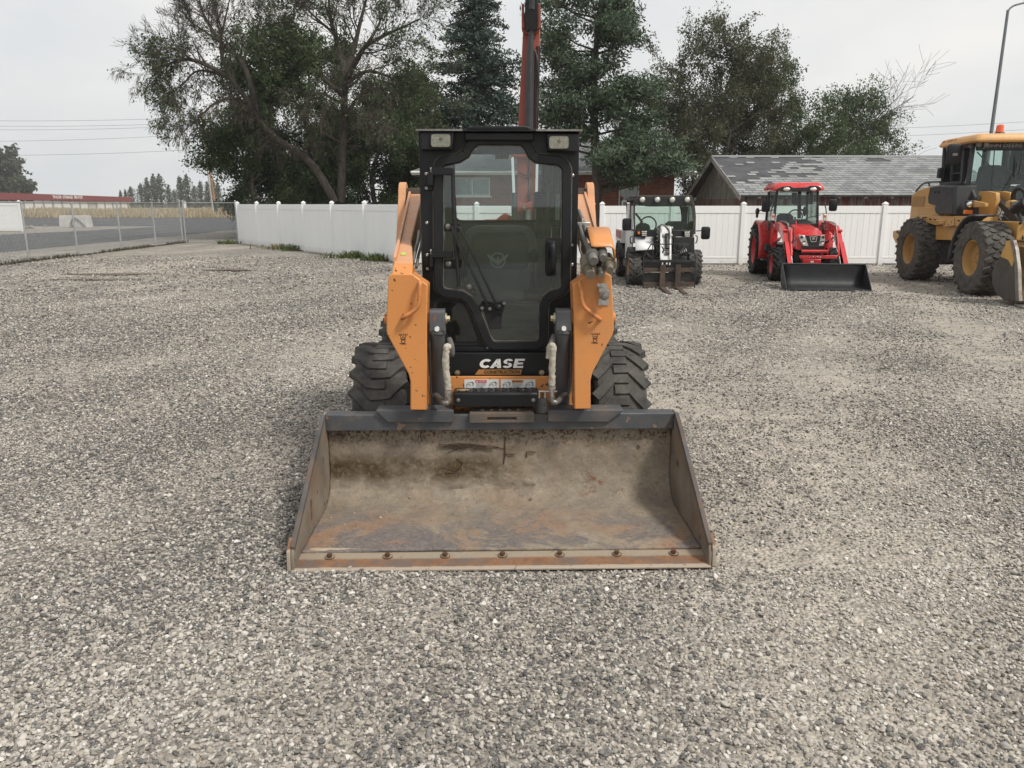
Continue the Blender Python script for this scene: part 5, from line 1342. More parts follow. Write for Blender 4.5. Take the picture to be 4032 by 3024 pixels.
for i in range(6):
    q = p3(c1, 1437, 575 + i * 19, 1.60); m.lathe([(-.011, .030), (-.006, .042), (.006, .042), (.011, .030)], q, 'z', 14)
m.build('coiled_hose', M_rubberseal, cab)
m = MB(); ww = rpoly(c1([(1508, 490), (1590, 490), (1590, 810), (1508, 810)], 2.0), .04, 4); ww = [(min(x, Rx - .03), z) for x, z in ww]; P = [(x, 1.95, z) for x, z in ww]; m.tube(P + [P[0]], .010, 6, False); m.build('grab_loop', M_rubberseal, cab)
q0, q1 = p3(c1, 1545, 575, 1.7), p3(c1, 1572, 770, 1.7); st = MB().span((min(q0.x, Rx - .075), 1.70, q1.z), (min(q1.x, Rx - .045), 1.703, q0.z)).build('side_sticker', pm('sticker', (.62, .66, .63), .6, var=.02), cab, smooth=0)
m = MB()
for i in range(13): z = q1.z + (q0.z - q1.z) * (i + .5) / 13; m.span((min(q0.x, Rx - .075) + .006, 1.6975, z - .0015), (min(q1.x, Rx - .045) - .006 - .003 * (i % 3), 1.6995, z + .0015))
m.build('sticker_print', M_rubberseal, cab, smooth=0)
q0, q1 = p3(c1, 1105, 285, 2.32), p3(c1, 1205, 325, 2.32); ye = MB().span((q0.x, 2.32, q1.z), (q1.x, 2.323, q0.z)).build('yellow_sticker', pm('sticker_yellow', (.52, .43, .06), .6, var=.03), cab, smooth=0)
m = MB(); [m.beam((q0.x + .015 + i * .022, 2.318, q1.z + .008), (q0.x + .03 + i * .022, 2.318, q0.z - .008), .005, .001, (0, 1, 0)) for i in range(4)]; m.build('sticker_print', M_rubberseal, cab, smooth=0)
m = MB(); vz = [p3(c1, *q, 1.16) for q in ((975, 250), (975, 268), (1050, 290), (1140, 296), (1230, 290), (1310, 268), (1310, 250))]; m.prism([(v_.x, v_.z) for v_ in vz] + [(vz[-1].x, Zt - .02), (vz[0].x, Zt - .02)], 'y', 1.14, 1.17); m.build('sun_visor', M_seat, cab)
# ---- badge panel
yp = 1.02; pz = c7([(440, 645), (1575, 645), (1575, 937), (440, 937)], yp)
m = MB(); m.prism([(pz[0][0] - .06, pz[0][1]), (pz[1][0] + .06, pz[1][1]), (pz[1][0] + .06, pz[2][1]), (pz[0][0] - .06, pz[3][1])], 'y', yp, yp + .04); bp = m.build('badge_panel', M_blackpaint, SK, bevel=.006)
m = MB(); z_ = c7([(900, 580), (900, 640)], yp + .03); m.span((Lx + .02, yp + .045, z_[1][1] + .004), (Rx - .02, yp + .06, z_[0][1])); m.build('sill_plate', M_blackpaint, SK, bevel=.003)
Mw_ = pm('badge_white', (.78, .78, .77), .5, var=.03); Mo_ = pm('badge_orange', (.45, .20, .05), .5, var=.03); Mbk = pm('badge_dark', (.06, .035, .015), .6)
cc = c7([(1035, 770)], yp - .002)[0]; wdt = c7([(765, 770), (1308, 770)], yp); hgt = c7([(1000, 716), (1000, 826)], yp)
# CASE, heavy slanted capitals built as outlines
def caps(polys, name, parent, mat, x0, z0, w, h, y, sh=.18):
    m = MB()
    for po in polys: m.prism([(x0 + (px_ + sh * (pz_ - .5)) * w, z0 + pz_ * h) for px_, pz_ in po], 'y', y - .0015, y)
    return m.build(name, mat, parent, smooth=0)
hC = abs(hgt[0][1] - hgt[1][1]); wC = wdt[1][0] - wdt[0][0]; zC = hgt[1][1]; xC = wdt[0][0]
def arc(cx_, cz_, rx, rz, a0, a1, n=9): return [(cx_ + rx * math.cos(R(a0 + (a1 - a0) * i / (n - 1))), cz_ + rz * math.sin(R(a0 + (a1 - a0) * i / (n - 1)))) for i in range(n)]
k5 = wC; asp = hC / wC
def strip(out_, in_): return [(out_[i], out_[i + 1], in_[i + 1], in_[i]) for i in range(len(out_) - 1)]
C_ = strip(arc(.135, .5, .135, .5, 42, 318, 19), arc(.137, .5, .062, .24, 42, 318, 19))
A_ = [[(.245, 0), (.335, 0), (.405, 1), (.355, 1)], [(.355, 1), (.435, 1), (.50, 0), (.41, 0)], [(.30, .17), (.45, .17), (.44, .36), (.32, .36)]]
S_1 = strip(arc(.625, .715, .105, .285, 20, 262, 15), arc(.625, .715, .035, .085, 20, 262, 15)); S_2 = strip(arc(.625, .285, .105, .285, 200, 442, 15), arc(.625, .285, .035, .085, 200, 442, 15))
E_ = [[(.765, 0), (.845, 0), (.845, 1), (.765, 1)], [(.846, 0), (.985, 0), (.985, .22), (.846, .22)], [(.846, .39), (.965, .39), (.965, .60), (.846, .60)], [(.846, .78), (.985, .78), (.985, 1), (.846, 1)]]
for nm, ps in (('C', C_), ('A', A_), ('S', S_1 + S_2), ('E', E_)):
    caps([[(x, z) for x, z in p] for p in ps], 'letter', bp, Mw_, xC, zC, wC, hC, yp - .001, .05)
bq = c7([(752, 845), (1276, 845), (1262, 907), (706, 907)], yp - .001); m = MB(); m.prism(bq, 'y', yp - .002, yp - .0006); m.build('orange_stripe', Mo_, bp, smooth=0)
cw = c7([(818, 876), (1250, 876)], yp); ch = c7([(1000, 858), (1000, 893)], yp)
text('lettering', 'CONSTRUCTION', Mbk, bp, abs(ch[0][1] - ch[1][1]) * 1.05, plane_m(((cw[0][0] + cw[1][0]) / 2, yp - .0026, (ch[0][1] + ch[1][1]) / 2)), bold=.0012, width=cw[1][0] - cw[0][0], depth=.0004)
for x, y in ((495, 884), (1514, 882)): MB().lathe([(0, .016), (-.006, .016), (-.006, .010), (-.012, .010), (-.013, .0001)], p3(c7, x, y, yp), 'y', 12).build('bolt', pm('brass_bolt', (.42, .37, .24), .4, .8), bp)
for x in (432, 857, 1574): MB().lathe([(0, .0075), (-.006, .006), (-.007, .0001)], p3(c7, x, 582, yp + .045), 'y', 10).build('bolt', M_dullsteel, bp)
# warning decals on the orange plate
M_dec = pm('decal_white', (.70, .70, .68), .5, var=.03); M_dred = pm('decal_red', (.45, .03, .05), .5); M_dorg = pm('decal_orange', (.50, .18, .03), .5); M_ink = pm('decal_ink', (.03, .035, .05), .6)
for i_, (x0, x1, hm, wd) in enumerate(((578, 996, M_dred, 'DANGER'), (1020, 1438, M_dorg, 'WARNING'))):
    a = c7([(x0, 966), (x1, 1072)], yb - .001); m = MB(); m.prism(rpoly([(a[0][0], a[1][1]), (a[1][0], a[1][1]), (a[1][0], a[0][1]), (a[0][0], a[0][1])], .004, 3), 'y', yb - .0025, yb - .0004); dc = m.build('warning_label', M_dec, SK, smooth=0)
    w3 = (a[1][0] - a[0][0]) / 3; zt_, zb_ = a[0][1], a[1][1]; Hh = zt_ - zb_
    m = MB(); m.span((a[0][0] + w3 * .96, yb - .0032, zt_ - Hh * .36), (a[0][0] + w3 * 1.94, yb - .0026, zt_ - Hh * .06)); m.build('header_band', hm, dc, smooth=0)
    text('lettering', wd, M_dec if i_ == 0 else M_ink, dc, Hh * .15, plane_m((a[0][0] + w3 * 1.55, yb - .0036, zt_ - Hh * .21)), width=w3 * .62, depth=.0003)
    m = MB(); m.prism([(a[0][0] + w3 * 1.02, zt_ - Hh * .32), (a[0][0] + w3 * 1.18, zt_ - Hh * .32), (a[0][0] + w3 * 1.10, zt_ - Hh * .10)], 'y', yb - .0036, yb - .0033); m.build('alert_triangle', M_dec if i_ == 0 else M_ink, dc, smooth=0)
    text('lettering', 'CRUSH HAZARD' if i_ == 0 else 'FALL HAZARD', M_ink, dc, Hh * .09, plane_m((a[0][0] + w3 * 1.45, yb - .0032, zt_ - Hh * .47)), width=w3 * .85, depth=.0003)
    m = MB()
    for q in range(3): m.span((a[0][0] + w3 * 1.02, yb - .0031, zt_ - Hh * (.62 + .12 * q)), (a[0][0] + w3 * (1.86 - .1 * q), yb - .0026, zt_ - Hh * (.585 + .12 * q)))
    for s_ in (0, 2):          # line drawings of a loader with raised arm
        ox = a[0][0] + w3 * s_; L_ = lambda u, v_: (ox + w3 * u, yb - .0030, zb_ + Hh * v_)
        m.tube([L_(.12, .30), L_(.30, .62), L_(.62, .72), L_(.85, .60)], .0013, 4); m.tube([L_(.22, .2), L_(.24, .45), L_(.46, .5), L_(.52, .25)], .0013, 4); m.tube([L_(.66, .78), L_(.78, .50), L_(.74, .30)], .0022, 4)
    m.build('pictogram', M_ink, dc, smooth=0)
# ---- step box with raised grip dots
ys = .80; a = c7([(447, 1060), (1555, 1060), (1555, 1300), (447, 1300)], ys); q0, q1 = a[3], a[1]
e1 = c7([(447, 1125)], ys)[0][1]; x0, x1 = a[0][0], c7([(1480, 1200)], ys)[0][0]
m = MB(); m.prism([(ys, q0[1]), (ys, e1 - .012), (ys + .012, e1), (yb - .002, c7([(1000, 1064)], yb)[0][1]), (yb - .002, q0[1] + .02)], 'x', x0, x1); sp = m.build('step', M_blackpaint, SK, bevel=.004)
m = MB()
for i in range(11):
    for j in range(3): m.ell((x0 + .03 + i * (x1 - x0 - .06) / 10 + (.014 if j % 2 else 0), ys + .035 + j * .04, e1 + .003 + (c7([(1000, 1064)], yb)[0][1] - e1) * (.035 + j * .04) / .155), (.009, .007, .005), 8, 4)
m.build('grip_dots', M_blackpaint, sp)
m = MB(); q = p3(c7, 565, 1078, ys + .07); m.ell((q.x, ys + .07, e1 + .003 + (c7([(1000, 1064)], yb)[0][1] - e1) * .45), (.04, .022, .004), 10, 4); m.build('mud_smear', pm('mud', (.30, .22, .12), .95), sp)
for x in (505, 1412): MB().lathe([(0, .011), (-.006, .011), (-.008, .007), (-.008, .0001)], p3(c7, x, 1214, ys), 'y', 10).build('bolt', M_dullsteel, sp)
# drain hose / strap at the step's right end
m = MB(); g0 = p3(c7, 1520, 1190, ys + .01); g1 = p3(c7, 1515, 1365, ys); m.tube([g0, g0.lerp(g1, .5), g1], [.030, .034, .036], 10); m.build('rubber_sleeve', pm('sleeve', (.03, .03, .03), .8, var=.4, vs=40, bump=.4, bs=90), SK)
m = MB(); b0 = p3(c7, 1520, 1140, ys); [m.span((b0.x + dx - .004, ys - .004, b0.z - .025), (b0.x + dx + .004, ys + .004, b0.z + .02)) for dx in (-.016, .016)]; m.cyl(b0 + Vector((-.02, 0, .015)), b0 + Vector((.02, 0, .015)), .005, n=8); m.build('clevis', M_steel, SK)
m = MB(); m.cyl(p3(c7, 1560, 1110, ys + .03), p3(c7, 1700, 1110, ys + .03), .006, n=8); m.build('latch_rod', M_steel, SK)
# ---- lift arms, tilt cylinders, hoses
ya = .70
nose = c5([(200, 775), (512, 775), (520, 822), (765, 1130), (755, 1500)], ya) + c8([(1385, 300), (1385, 1245), (1127, 1245), (1128, 800), (1098, 680), (1000, 500), (768, 70), (755, 0)], ya) + c5([(90, 1640), (120, 992), (170, 948)], ya)
cxl = (Lx + Rx) / 2
cm = (c6([(395, 1600)], ya)[0][0] + nose[4][0]) / 2       # mirror plane between the two arms
print('arm mirror', cm, cxl)
# split the nose: lower upright face, and the slightly leaning top strip
zk = c5([(300, 948)], ya)[0][1]
M_chain = pm('stencil_black', (.05, .03, .015), .7)
def arm(sx):
    mx_ = lambda x: x if sx < 0 else 2 * cm - x
    lo = [(mx_(x), z) for x, z in nose[2:-1]]
    lo = [(mx_(nose[-1][0]), nose[-1][1]), (mx_(nose[2][0] - .004), nose[-1][1])] + [(mx_(x), z) for x, z in nose[3:-1]]
    m = MB(); m.prism(lo, 'y', ya, ya + .15)
    xo, xi = nose[-1][0], nose[2][0]
    # leaning top strip to the arm's back
    x0, x1 = c5([(195, 775)], ya + .05)[0][0], c5([(515, 775)], ya + .05)[0][0]; z1 = c5([(300, 770)], ya + .08)[0][1]
    m.hexa([(mx_(xo), ya + .001, zk - .002), (mx_(xi - .004), ya + .001, zk - .002), (mx_(xo), ya + .15, zk - .1), (mx_(xi - .004), ya + .15, zk - .1), (mx_(x0), ya + .08, z1), (mx_(x1), ya + .08, z1), (mx_(x0), ya + .22, z1 - .06), (mx_(x1), ya + .22, z1 - .06)])
    arm_o = m.build('lift_arm', M_or, SK, bevel=.006)
    # long arm: box tube going back and up along the cab
    yR = 2.68; zR = 1.775; xoR, xiR = -.672, -.572
    z0 = z1 + .002
    m = MB(); secs = []
    for f in (0, .25, .6, 1):
        y = ya + .085 + (yR - ya - .085) * f; a_ = x0 + (xoR - x0) * f; b_ = (x1 - .035 * min(1, f * 4)) + (xiR - x1 + .035) * f; zt_ = z0 + (zR - z0) * f; h_ = .16 + .10 * f
        secs.append([(mx_(a_), y, zt_), (mx_(b_), y, zt_ - .0), (mx_(b_), y, zt_ - h_), (mx_(a_), y, zt_ - h_)])
    m.loft(secs); m.build('arm_tube', M_or2, arm_o, bevel=.008)
    m = MB(); m.loft([[(mx_(x0 + (xoR - x0) * f - .004), ya + .085 + (yR - ya - .085) * f, z0 + (zR - z0) * f + dz) for dz in (-.05, .018)] + [(mx_(x0 + (xoR - x0) * f + .012), ya + .085 + (yR - ya - .085) * f, z0 + (zR - z0) * f + dz) for dz in (.018, -.05)] for f in (0.02, .5, 1)]); m.build('arm_flange', M_or2, arm_o)
    # rear knuckle plates with pin
    for xx in (-.715, -.555):
        m = MB(); pr = [(2.36, 1.38), (2.60, 1.74)] + [(2.72 + .105 * math.cos(R(a_)), 1.755 + .105 * math.sin(R(a_))) for a_ in range(170, -30, -20)] + [(3.0, 1.30), (3.0, .9), (2.5, .9)]
        m.prism(pr, 'x', mx_(xx) - (.035 if xx < -.6 else .012), mx_(xx) + (.02 if xx < -.6 else .012)); m.build('knuckle_plate', M_or2, arm_o, bevel=.005)
    m = MB(); m.cyl((mx_(-.73), 2.72, 1.755), (mx_(-.45), 2.72, 1.755), .035); m.cyl((mx_(-.70), 2.72, 1.755), (mx_(-.57), 2.72, 1.755), .062); m.build('pivot_pin', M_bushing, arm_o)
    # pin collars at the tilt cylinder
    pz = c8([(1480, -40)], ya + .05)[0]; zP = dd([(945, 690)], ya + .02)[0][1]
    m = MB(); xin = dd([(935, 690)], ya + .05)[0][0]; m.cyl((mx_(nose[4][0] - .01), ya + .06, zP), (mx_(xin + .01), ya + .06, zP), .038, n=24); m.cyl((mx_(nose[-2][0] - .035), ya + .06, zP), (mx_(nose[-2][0] + .02), ya + .06, zP), .030, n=20); m.build('pin_boss', M_or, arm_o, bevel=.003)
    # handrail bar
    if sx < 0: hp = [p3(c5, 640, 1085, ya), p3(c5, 640, 1100, ya - .035), p3(c5, 632, 1250, ya - .042), p3(c5, 622, 1400, ya - .045), p3(c5, 590, 1500, ya - .045), p3(c5, 500, 1580, ya - .042), p3(c5, 380, 1650, ya - .038), p3(c5, 352, 1672, ya)]
    else: hp = [p3(c6, 478, 1145, ya), p3(c6, 482, 1160, ya - .035), p3(c6, 505, 1280, ya - .042), p3(c6, 525, 1420, ya - .045), p3(c6, 560, 1510, ya - .045), p3(c6, 640, 1580, ya - .042), p3(c6, 760, 1670, ya - .038), p3(c6, 785, 1690, ya)]
    m = MB(); m.tube(smooth_path(hp, 5), .0115, 10); m.build('handle_bar', pm('bar_orange', (.58, .22, .07), .45, dirt=((.16, .10, .06), .35, 14), chips=((.06, .04, .03), .35, 26)), arm_o)
    # tie-down stencil
    sc = c8([(1018, 130)], ya)[0]; ox, oz = (mx_(sc[0]) if sx < 0 else dd([(1286, 728)], ya)[0][0]), sc[1]
    def T_(u, v_): return (ox + u, ya - .0008, oz + v_)
    m = MB(); r0 = .0016
    m.tube([T_(-.024, .020), T_(.026, .020)], r0, 4)
    for i in range(5): m.tube([T_(-.020 + .010 * i, .0205), T_(-.016 + .010 * i, .028)], r0 * .8, 4)
    m.tube([T_(-.013, .019), T_(-.013, -.002), T_(-.008, -.008), T_(.008, -.008), T_(.013, -.002), T_(.013, .019)], r0 * .7, 4)
    for cy_, rr in ((.002, .0075), (-.014, .010)): P = [T_(rr * math.cos(a_ * .4488), cy_ + rr * 1.1 * math.sin(a_ * .4488)) for a_ in range(15)]; m.tube(P, r0 * 1.1, 4)
    m.tube([T_(-.02, -.024), T_(-.008, -.029), T_(.004, -.028), T_(.016, -.029)], r0 * 1.3, 4)
    m.build('chain_stencil', M_chain, arm_o, smooth=0)
    # tilt cylinder
    yk = ya + .04; zt_ = dd([(945, 668)], yk)[0][1]; zb_ = dd([(945, 884)], yk)[0][1]
    xc = (dd([(928, 690)], yk)[0][0] + dd([(962, 690)], yk)[0][0]) / 2; yB = .965; zb_ = dd([(945, 884)], yB)[0][1]; xb_ = c8([(1420, 1230), (1648, 1230)], yB); xbm = (xb_[0][0] + xb_[1][0]) / 2; rb = (xb_[1][0] - xb_[0][0]) / 2
    zj = dd([(945, 716)], yk)[0][1]
    m = MB(); top_ = Vector((mx_(xc), yk, zj)); bot = Vector((mx_(xbm), yB + .09, zb_ - .18)); m.cyl(top_, bot, rb * .94, rb, 28)
    m.cyl(top_ + Vector((0, 0, .03)), top_ - Vector((0, 0, .012)), rb * 1.06, n=28)
    cyl_ = m.build('tilt_cylinder', M_cylp, SK, bevel=.002)
    m = MB(); m.prism(rpoly([(yk - .042, zj), (yk - .042, zt_), (yk + .055, zt_), (yk + .055, zj - .02)], .02, 4), 'x', mx_(xc) - rb * .98, mx_(xc) + rb * .98); m.build('cylinder_eye', M_cylp, cyl_, bevel=.006)
    q = top_ + Vector((0, -rb - .006, .022)); hx = [(q.x + .0135 * math.cos(i * math.pi / 3 + .5), q.z + .0135 * math.sin(i * math.pi / 3 + .5)) for i in range(6)]
    m = MB(); m.prism(hx, 'y', q.y - .012, q.y + .012); m.build('plug', pm('plug_white', (.80, .80, .78), .4), cyl_)
    m = MB(); s_ = -sx; xx = mx_(xc) + s_ * rb * 1.0; m.cyl((xx, yk + .01, zP), (xx + s_ * .008, yk + .01, zP), .030, n=20); m.prism([(yk + .01 + .017 * math.cos(i * math.pi / 3), zP + .017 * math.sin(i * math.pi / 3)) for i in range(6)], 'x', xx + s_ * .008, xx + s_ * .024); m.build('pin_bolt', pm('yellow_zinc', (.55, .50, .34), .35, .8), cyl_)
    # braided canvas sleeve over the hose, and its elbow fitting
    M_cv = pm('canvas_sleeve', (.40, .365, .30), .9, var=.25, vs=14, bump=.4, bs=70)
    if sx < 0: hp = [(395, 480, .03), (420, 560, -.01), (425, 660, -.025), (405, 580, -.05), (368, 570, -.055), (360, 640, -.055), (352, 760, -.055), (362, 880, -.052), (378, 1000, -.05), (382, 1090, -.05), (384, 1120, -.05)]
    else: hp = [(1665, 440, .03), (1635, 520, -.01), (1605, 600, -.025), (1600, 700, -.03), (1625, 560, -.05), (1655, 580, -.055), (1648, 700, -.055), (1640, 850, -.052), (1640, 980, -.05), (1640, 1040, -.05), (1640, 1070, -.05)]
    P1 = [p3(c7, x, y, yk + dy) for x, y, dy in hp]; P_ = smooth_path(P1[-8:], 7); r_l = []
    for i in range(len(P_)): r_l.append(.0175 + 0 * .0012 * math.sin(i * .83 + sx) - (.004 if i > len(P_) - 8 else 0))
    m = MB(); m.tube(P_, r_l, 16)
    from mathutils import noise as mn2
    for i_, v_ in enumerate(m.v):
        c_ = P_[i_ // 16] if i_ // 16 < len(P_) else P_[-1]; w_ = Vector(v_); f_ = 1 + .26 * mn2.fractal(w_ * 55, .8, 2, 4); q_ = c_ + (w_ - c_) * f_; m.v[i_] = (q_.x, q_.y, q_.z)
    hs = m.build('hose_sleeve', M_cv, cyl_, smooth=60)
    m = MB(); m.tube(smooth_path(P1[:4], 5), [.017] * 16, 10); m.build('hose', pm('hose_grey', (.11, .105, .10), .7), hs)
    e = P1[-1]; ez = p3(c7, 0, 1225 if sx < 0 else 1225, yk).z; m = MB(); m.cyl(e, Vector((e.x, e.y, ez + .03)), .011, n=12); m.cyl(e + Vector((0, 0, -.006)), e + Vector((0, 0, -.02)), .0155, n=6); m.cyl(e + Vector((0, 0, .012)), e + Vector((0, 0, -.004)), .021, n=16); m.build('fitting', M_steel, hs)
    m = MB(); m.tube(smooth_path([Vector((e.x, e.y, ez + .035)), Vector((e.x, e.y, ez + .008)), Vector((e.x + (mx_(xbm) - e.x) * .3, e.y + .01, ez)), Vector((mx_(xbm), .90, ez))], 4), .016, 10); m.build('elbow', M_dullsteel, hs)
    # steel line down the arm's inner edge
    m = MB(); xl = nose[5][0] + .014; m.tube([(mx_(xl), ya + .02, 1.0), (mx_(xl), ya + .02, .70), (mx_(xl + .01), ya + .02, .67)], .006, 8); m.build('steel_line', M_dark, arm_o)
    return arm_o
armL = arm(-1); armR = arm(1)
# yellow-green oval mark on the left arm
q = p3(c5, 368, 613, ya + .25); m = MB(); m.prism([(q.x + .017 * math.cos(i * .5236), q.y + .030 * math.sin(i * .5236)) for i in range(12)], 'z', 0, .002)
u_ = (1.775 - c5([(300, 770)], ya + .08)[0][1]) / (2.68 - ya - .085)
o = m.build('oval_sticker', pm('lime', (.46, .55, .10), .5, var=.02), armL, smooth=0)
z0_ = c5([(300, 770)], ya + .08)[0][1] + .002
for v_ in o.data.vertices: v_.co.z += z0_ + (v_.co.y - ya - .085) * u_ + .0015
# left side hydraulic lines behind the cab edge
m = MB(); P = [p3(c5, *w) for w in ((625, 250, 1.5), (600, 420, 1.3), (560, 560, 1.15), (525, 760, 1.0))]; m.tube(smooth_path(P, 4), .009, 8); m.tube([p + Vector((.016, .02, -.03)) for p in smooth_path(P, 4)], .009, 8); m.build('hydraulic_pipe', M_dullsteel, armL)
# right side: twin steel pipes, clamp, couplers and bent cover
xs = [(478, 60), (545, 250), (590, 420), (612, 640)]
m = MB(); P = [p3(c6, x, y, yy) for (x, y), yy in zip(((478, 110), (540, 270), (580, 400), (600, 470)), (1.9, 1.35, 1.0, .86))]; m.tube(P, .0125, 10)
P2 = [p3(c6, x, y, yy) for (x, y), yy in zip(((474, 300), (520, 430), (560, 520), (610, 660)), (1.25, 1.0, .88, .76))]; m.tube(P2, .0125, 10); pp = m.build('hydraulic_pipe', M_dullsteel, armR)
m = MB(); q = p3(c6, 527, 300, 1.2); m.span((q.x - .05, 1.19, q.z - .012), (q.x + .045, 1.23, q.z + .010)); m.cyl((q.x, 1.21, q.z), (q.x, 1.21, q.z + .03), .009, n=8); m.build('pipe_clamp', M_steel, armR, bevel=.003)
m = MB(); P = [p3(c6, x, y, yy) for x, y, yy in ((478, 540, 1.1), (495, 590, 1.05), (490, 680, .98), (545, 790, .86))]; m.tube(smooth_path(P, 4), .006, 8); m.build('thin_pipe', M_dullsteel, armR)
def coupler(parent, x0, y0, ya0, x1, y1, ya1, r, ends, mat):
    a_ = p3(c6, x0, y0, ya0); b_ = p3(c6, x1, y1, ya1); d_ = b_ - a_; m = MB(); pts = []; rs_ = []
    for f, s_ in ends: pts.append(a_ + d_ * f); rs_.append(r * s_)
    m.tube(pts, rs_, 20); return m.build('coupler', mat, parent)
prof1 = [(0, .85), (.30, .9), (.31, 1.0), (.50, 1.0), (.51, .9), (.55, .9), (.56, 1.02), (.66, 1.02), (.67, .80), (.98, .78), (1.0, .70)]
coupler(armR, 655, 640, ya - .0, 690, 845, ya - .16, .032, prof1, M_dullsteel)
coupler(armR, 800, 650, ya + .0, 830, 800, ya - .13, .027, prof1, M_dullsteel)
coupler(armR, 590, 830, ya + .02, 650, 1045, ya - .14, .038, [(0, 1.0), (.50, 1.0), (.51, 1.08), (.62, 1.08), (.63, .72), (.80, .72), (.81, .66), (1, .64)], pm('muddy_coupler', (.24, .22, .19), .55, .5, dirt=((.20, .15, .08), .6, 18)))
coupler(armR, 765, 890, ya + .02, 800, 1050, ya - .12, .022, prof1, M_dullsteel)
coupler(armR, 890, 790, ya + .0, 925, 975, ya - .13, .034, [(0, .9), (.45, 1.0), (.46, 1.15), (.60, 1.15), (.61, .75), (.72, .75), (.73, .62), (1, .58)], pm('muddy_coupler2', (.24, .215, .18), .55, .5, dirt=((.21, .16, .08), .55, 20)))
m = MB(); m.prism(c6([(545, 780), (600, 700), (930, 760), (1028, 850), (1020, 955), (900, 950), (700, 880), (560, 860)], ya + .02), 'y', ya + .02, ya + .05); m.build('coupler_plate', pm('coupler_plate', (.20, .19, .165), .6, .4, dirt=((.22, .16, .08), .5, 14)), armR, bevel=.004)
m = MB(); m.prism(c6([(950, 838), (1028, 845), (1020, 958), (950, 950)], ya - .06), 'y', ya - .065, ya - .04); m.build('coupler_flag', pm('coupler_flag', (.23, .20, .15), .6, .4), armR, bevel=.002)
# bent orange cover
cA = [(595, 352, .12), (890, 352, .12), (915, 375, .12)]
t0 = [p3(c6, x, y, ya + .14) for x, y in ((597, 352), (745, 352), (870, 354), (905, 362), (922, 385), (932, 440))]
t1 = [p3(c6, x, y, ya - .10) for x, y in ((655, 618), (700, 632), (935, 630), (975, 655), (997, 700), (998, 835))]
m = MB(); rows = []
for f in (0, .5, 1): rows.append([a_.lerp(b_, f) for a_, b_ in zip(t0, t1)])
m.grid(rows); m.build('coupler_cover', M_or, armR, solid=.008, smooth=35)
m = MB(); q = [p3(c6, x, y, yy) for x, y, yy in ((597, 352, ya + .14), (655, 618, ya - .10), (640, 560, ya + .0), (560, 440, ya + .16))]; m.add(q, [(0, 1, 2, 3)]); m.build('cover_side', M_dark, armR, solid=.006)
# front electrical socket on its bent bracket
yk = ya - .002; m = MB(); m.prism(rpoly(c6([(740, 1162), (888, 1166), (890, 1215), (742, 1212)], yk), .005, 3), 'y', yk - .004, yk)
a = c6([(748, 1212), (918, 1246)], yk); tq = [p3(c6, 748, 1210, yk), p3(c6, 890, 1214, yk), p3(c6, 918, 1246, yk - .04), p3(c6, 762, 1246, yk - .04)]; m.add(tq, [(0, 1, 2, 3)])
m.prism(c6([(768, 1250), (918, 1250), (905, 1370), (790, 1370)], yk - .04), 'y', yk - .042, yk - .038)
m.prism(rpoly(c6([(757, 1385), (908, 1390), (910, 1480), (757, 1480)], yk), .005, 3), 'y', yk - .004, yk); br = m.build('socket_bracket', M_steel, armR)
m = MB(); q = p3(c6, 845, 1335, yk - .05); m.lathe([(.012, .022), (0, .026), (-.012, .026), (-.013, .018), (-.022, .018), (-.023, .022), (-.03, .022), (-.031, .017), (-.055, .016), (-.058, .0001)], q, 'y', 20); m.build('socket', M_dullsteel, br)
for x, y in ((815, 1182), (830, 1452)): MB().lathe([(0, .009), (-.006, .009), (-.007, .0001)], p3(c6, x, y, yk - .004), 'y', 8).build('bolt', M_steel, br)
m = MB(); q = p3(c6, 1582, 0, 2.0)
# ---- bucket
k = NT('bucket_grime'); v = k.coord('Object'); sp_ = k.n('ShaderNodeSeparateXYZ'); k.l(v, sp_.inputs[0])
n1_ = k.noise(v, 1.7, 9, .62, .3); n2_ = k.noise(v, 6.5, 8, .7, .4); n3_ = k.noise(v, 60, 5, .65); n4_ = k.noise(k.coord('Object', (1, 1, 1)), 3.1, 9, .72, .8)
mud = k.mix(k.ramp(n2_, [(.3, 0), (.7, 1)]), (.315, .268, .205), (.18, .148, .11))
rust = k.mix(k.ramp(n3_, [(.35, 0), (.65, 1)]), (.20, .105, .062), (.34, .215, .145))
steel = k.mix(k.ramp(n3_, [(.35, 0), (.65, 1)]), (.105, .095, .098), (.20, .18, .165))
c = k.mix(k.ramp(n1_, [(.43, 0), (.56, .85)]), mud, rust)
c = k.mix(k.ramp(n4_, [(.455, 0), (.53, .95)]), c, steel)
flr = k.ramp(sp_.outputs[1], [(.30, 0), (.78, 1)])                       # towards the back everything is caked with mud
c = k.mix(k.math('MULTIPLY', flr, k.ramp(n2_, [(.25, 1), (.8, .55)])), c, mud)
wall_ = k.ramp(sp_.outputs[2], [(.11, 0), (.17, 1), (.24, 1), (.32, 0)])
lft = k.ramp(k.math('ADD', sp_.outputs[0], k.math('MULTIPLY', n1_, .5)), [(.24, 1), (.46, .0)])
damp = k.math('MULTIPLY', k.math('MULTIPLY', wall_, lft), k.ramp(n2_, [(.32, .25), (.55, 1)]))
wr_ = k.math('MULTIPLY', k.math('MULTIPLY', k.ramp(sp_.outputs[2], [(.05, 0), (.09, 1), (.16, 1), (.20, 0)]), k.ramp(n4_, [(.54, 0), (.60, .9)])), k.ramp(sp_.outputs[0], [(.1, 0), (.25, 1)])); c = k.mix(wr_, c, (.15, .066, .03)); c = k.mix(damp, c, (.072, .050, .024))
spk = k.math('MULTIPLY', k.ramp(sp_.outputs[2], [(.33, .15), (.42, 1)]), k.ramp(n3_, [(.50, 0), (.56, 1)])); c = k.mix(spk, c, (.075, .045, .028))
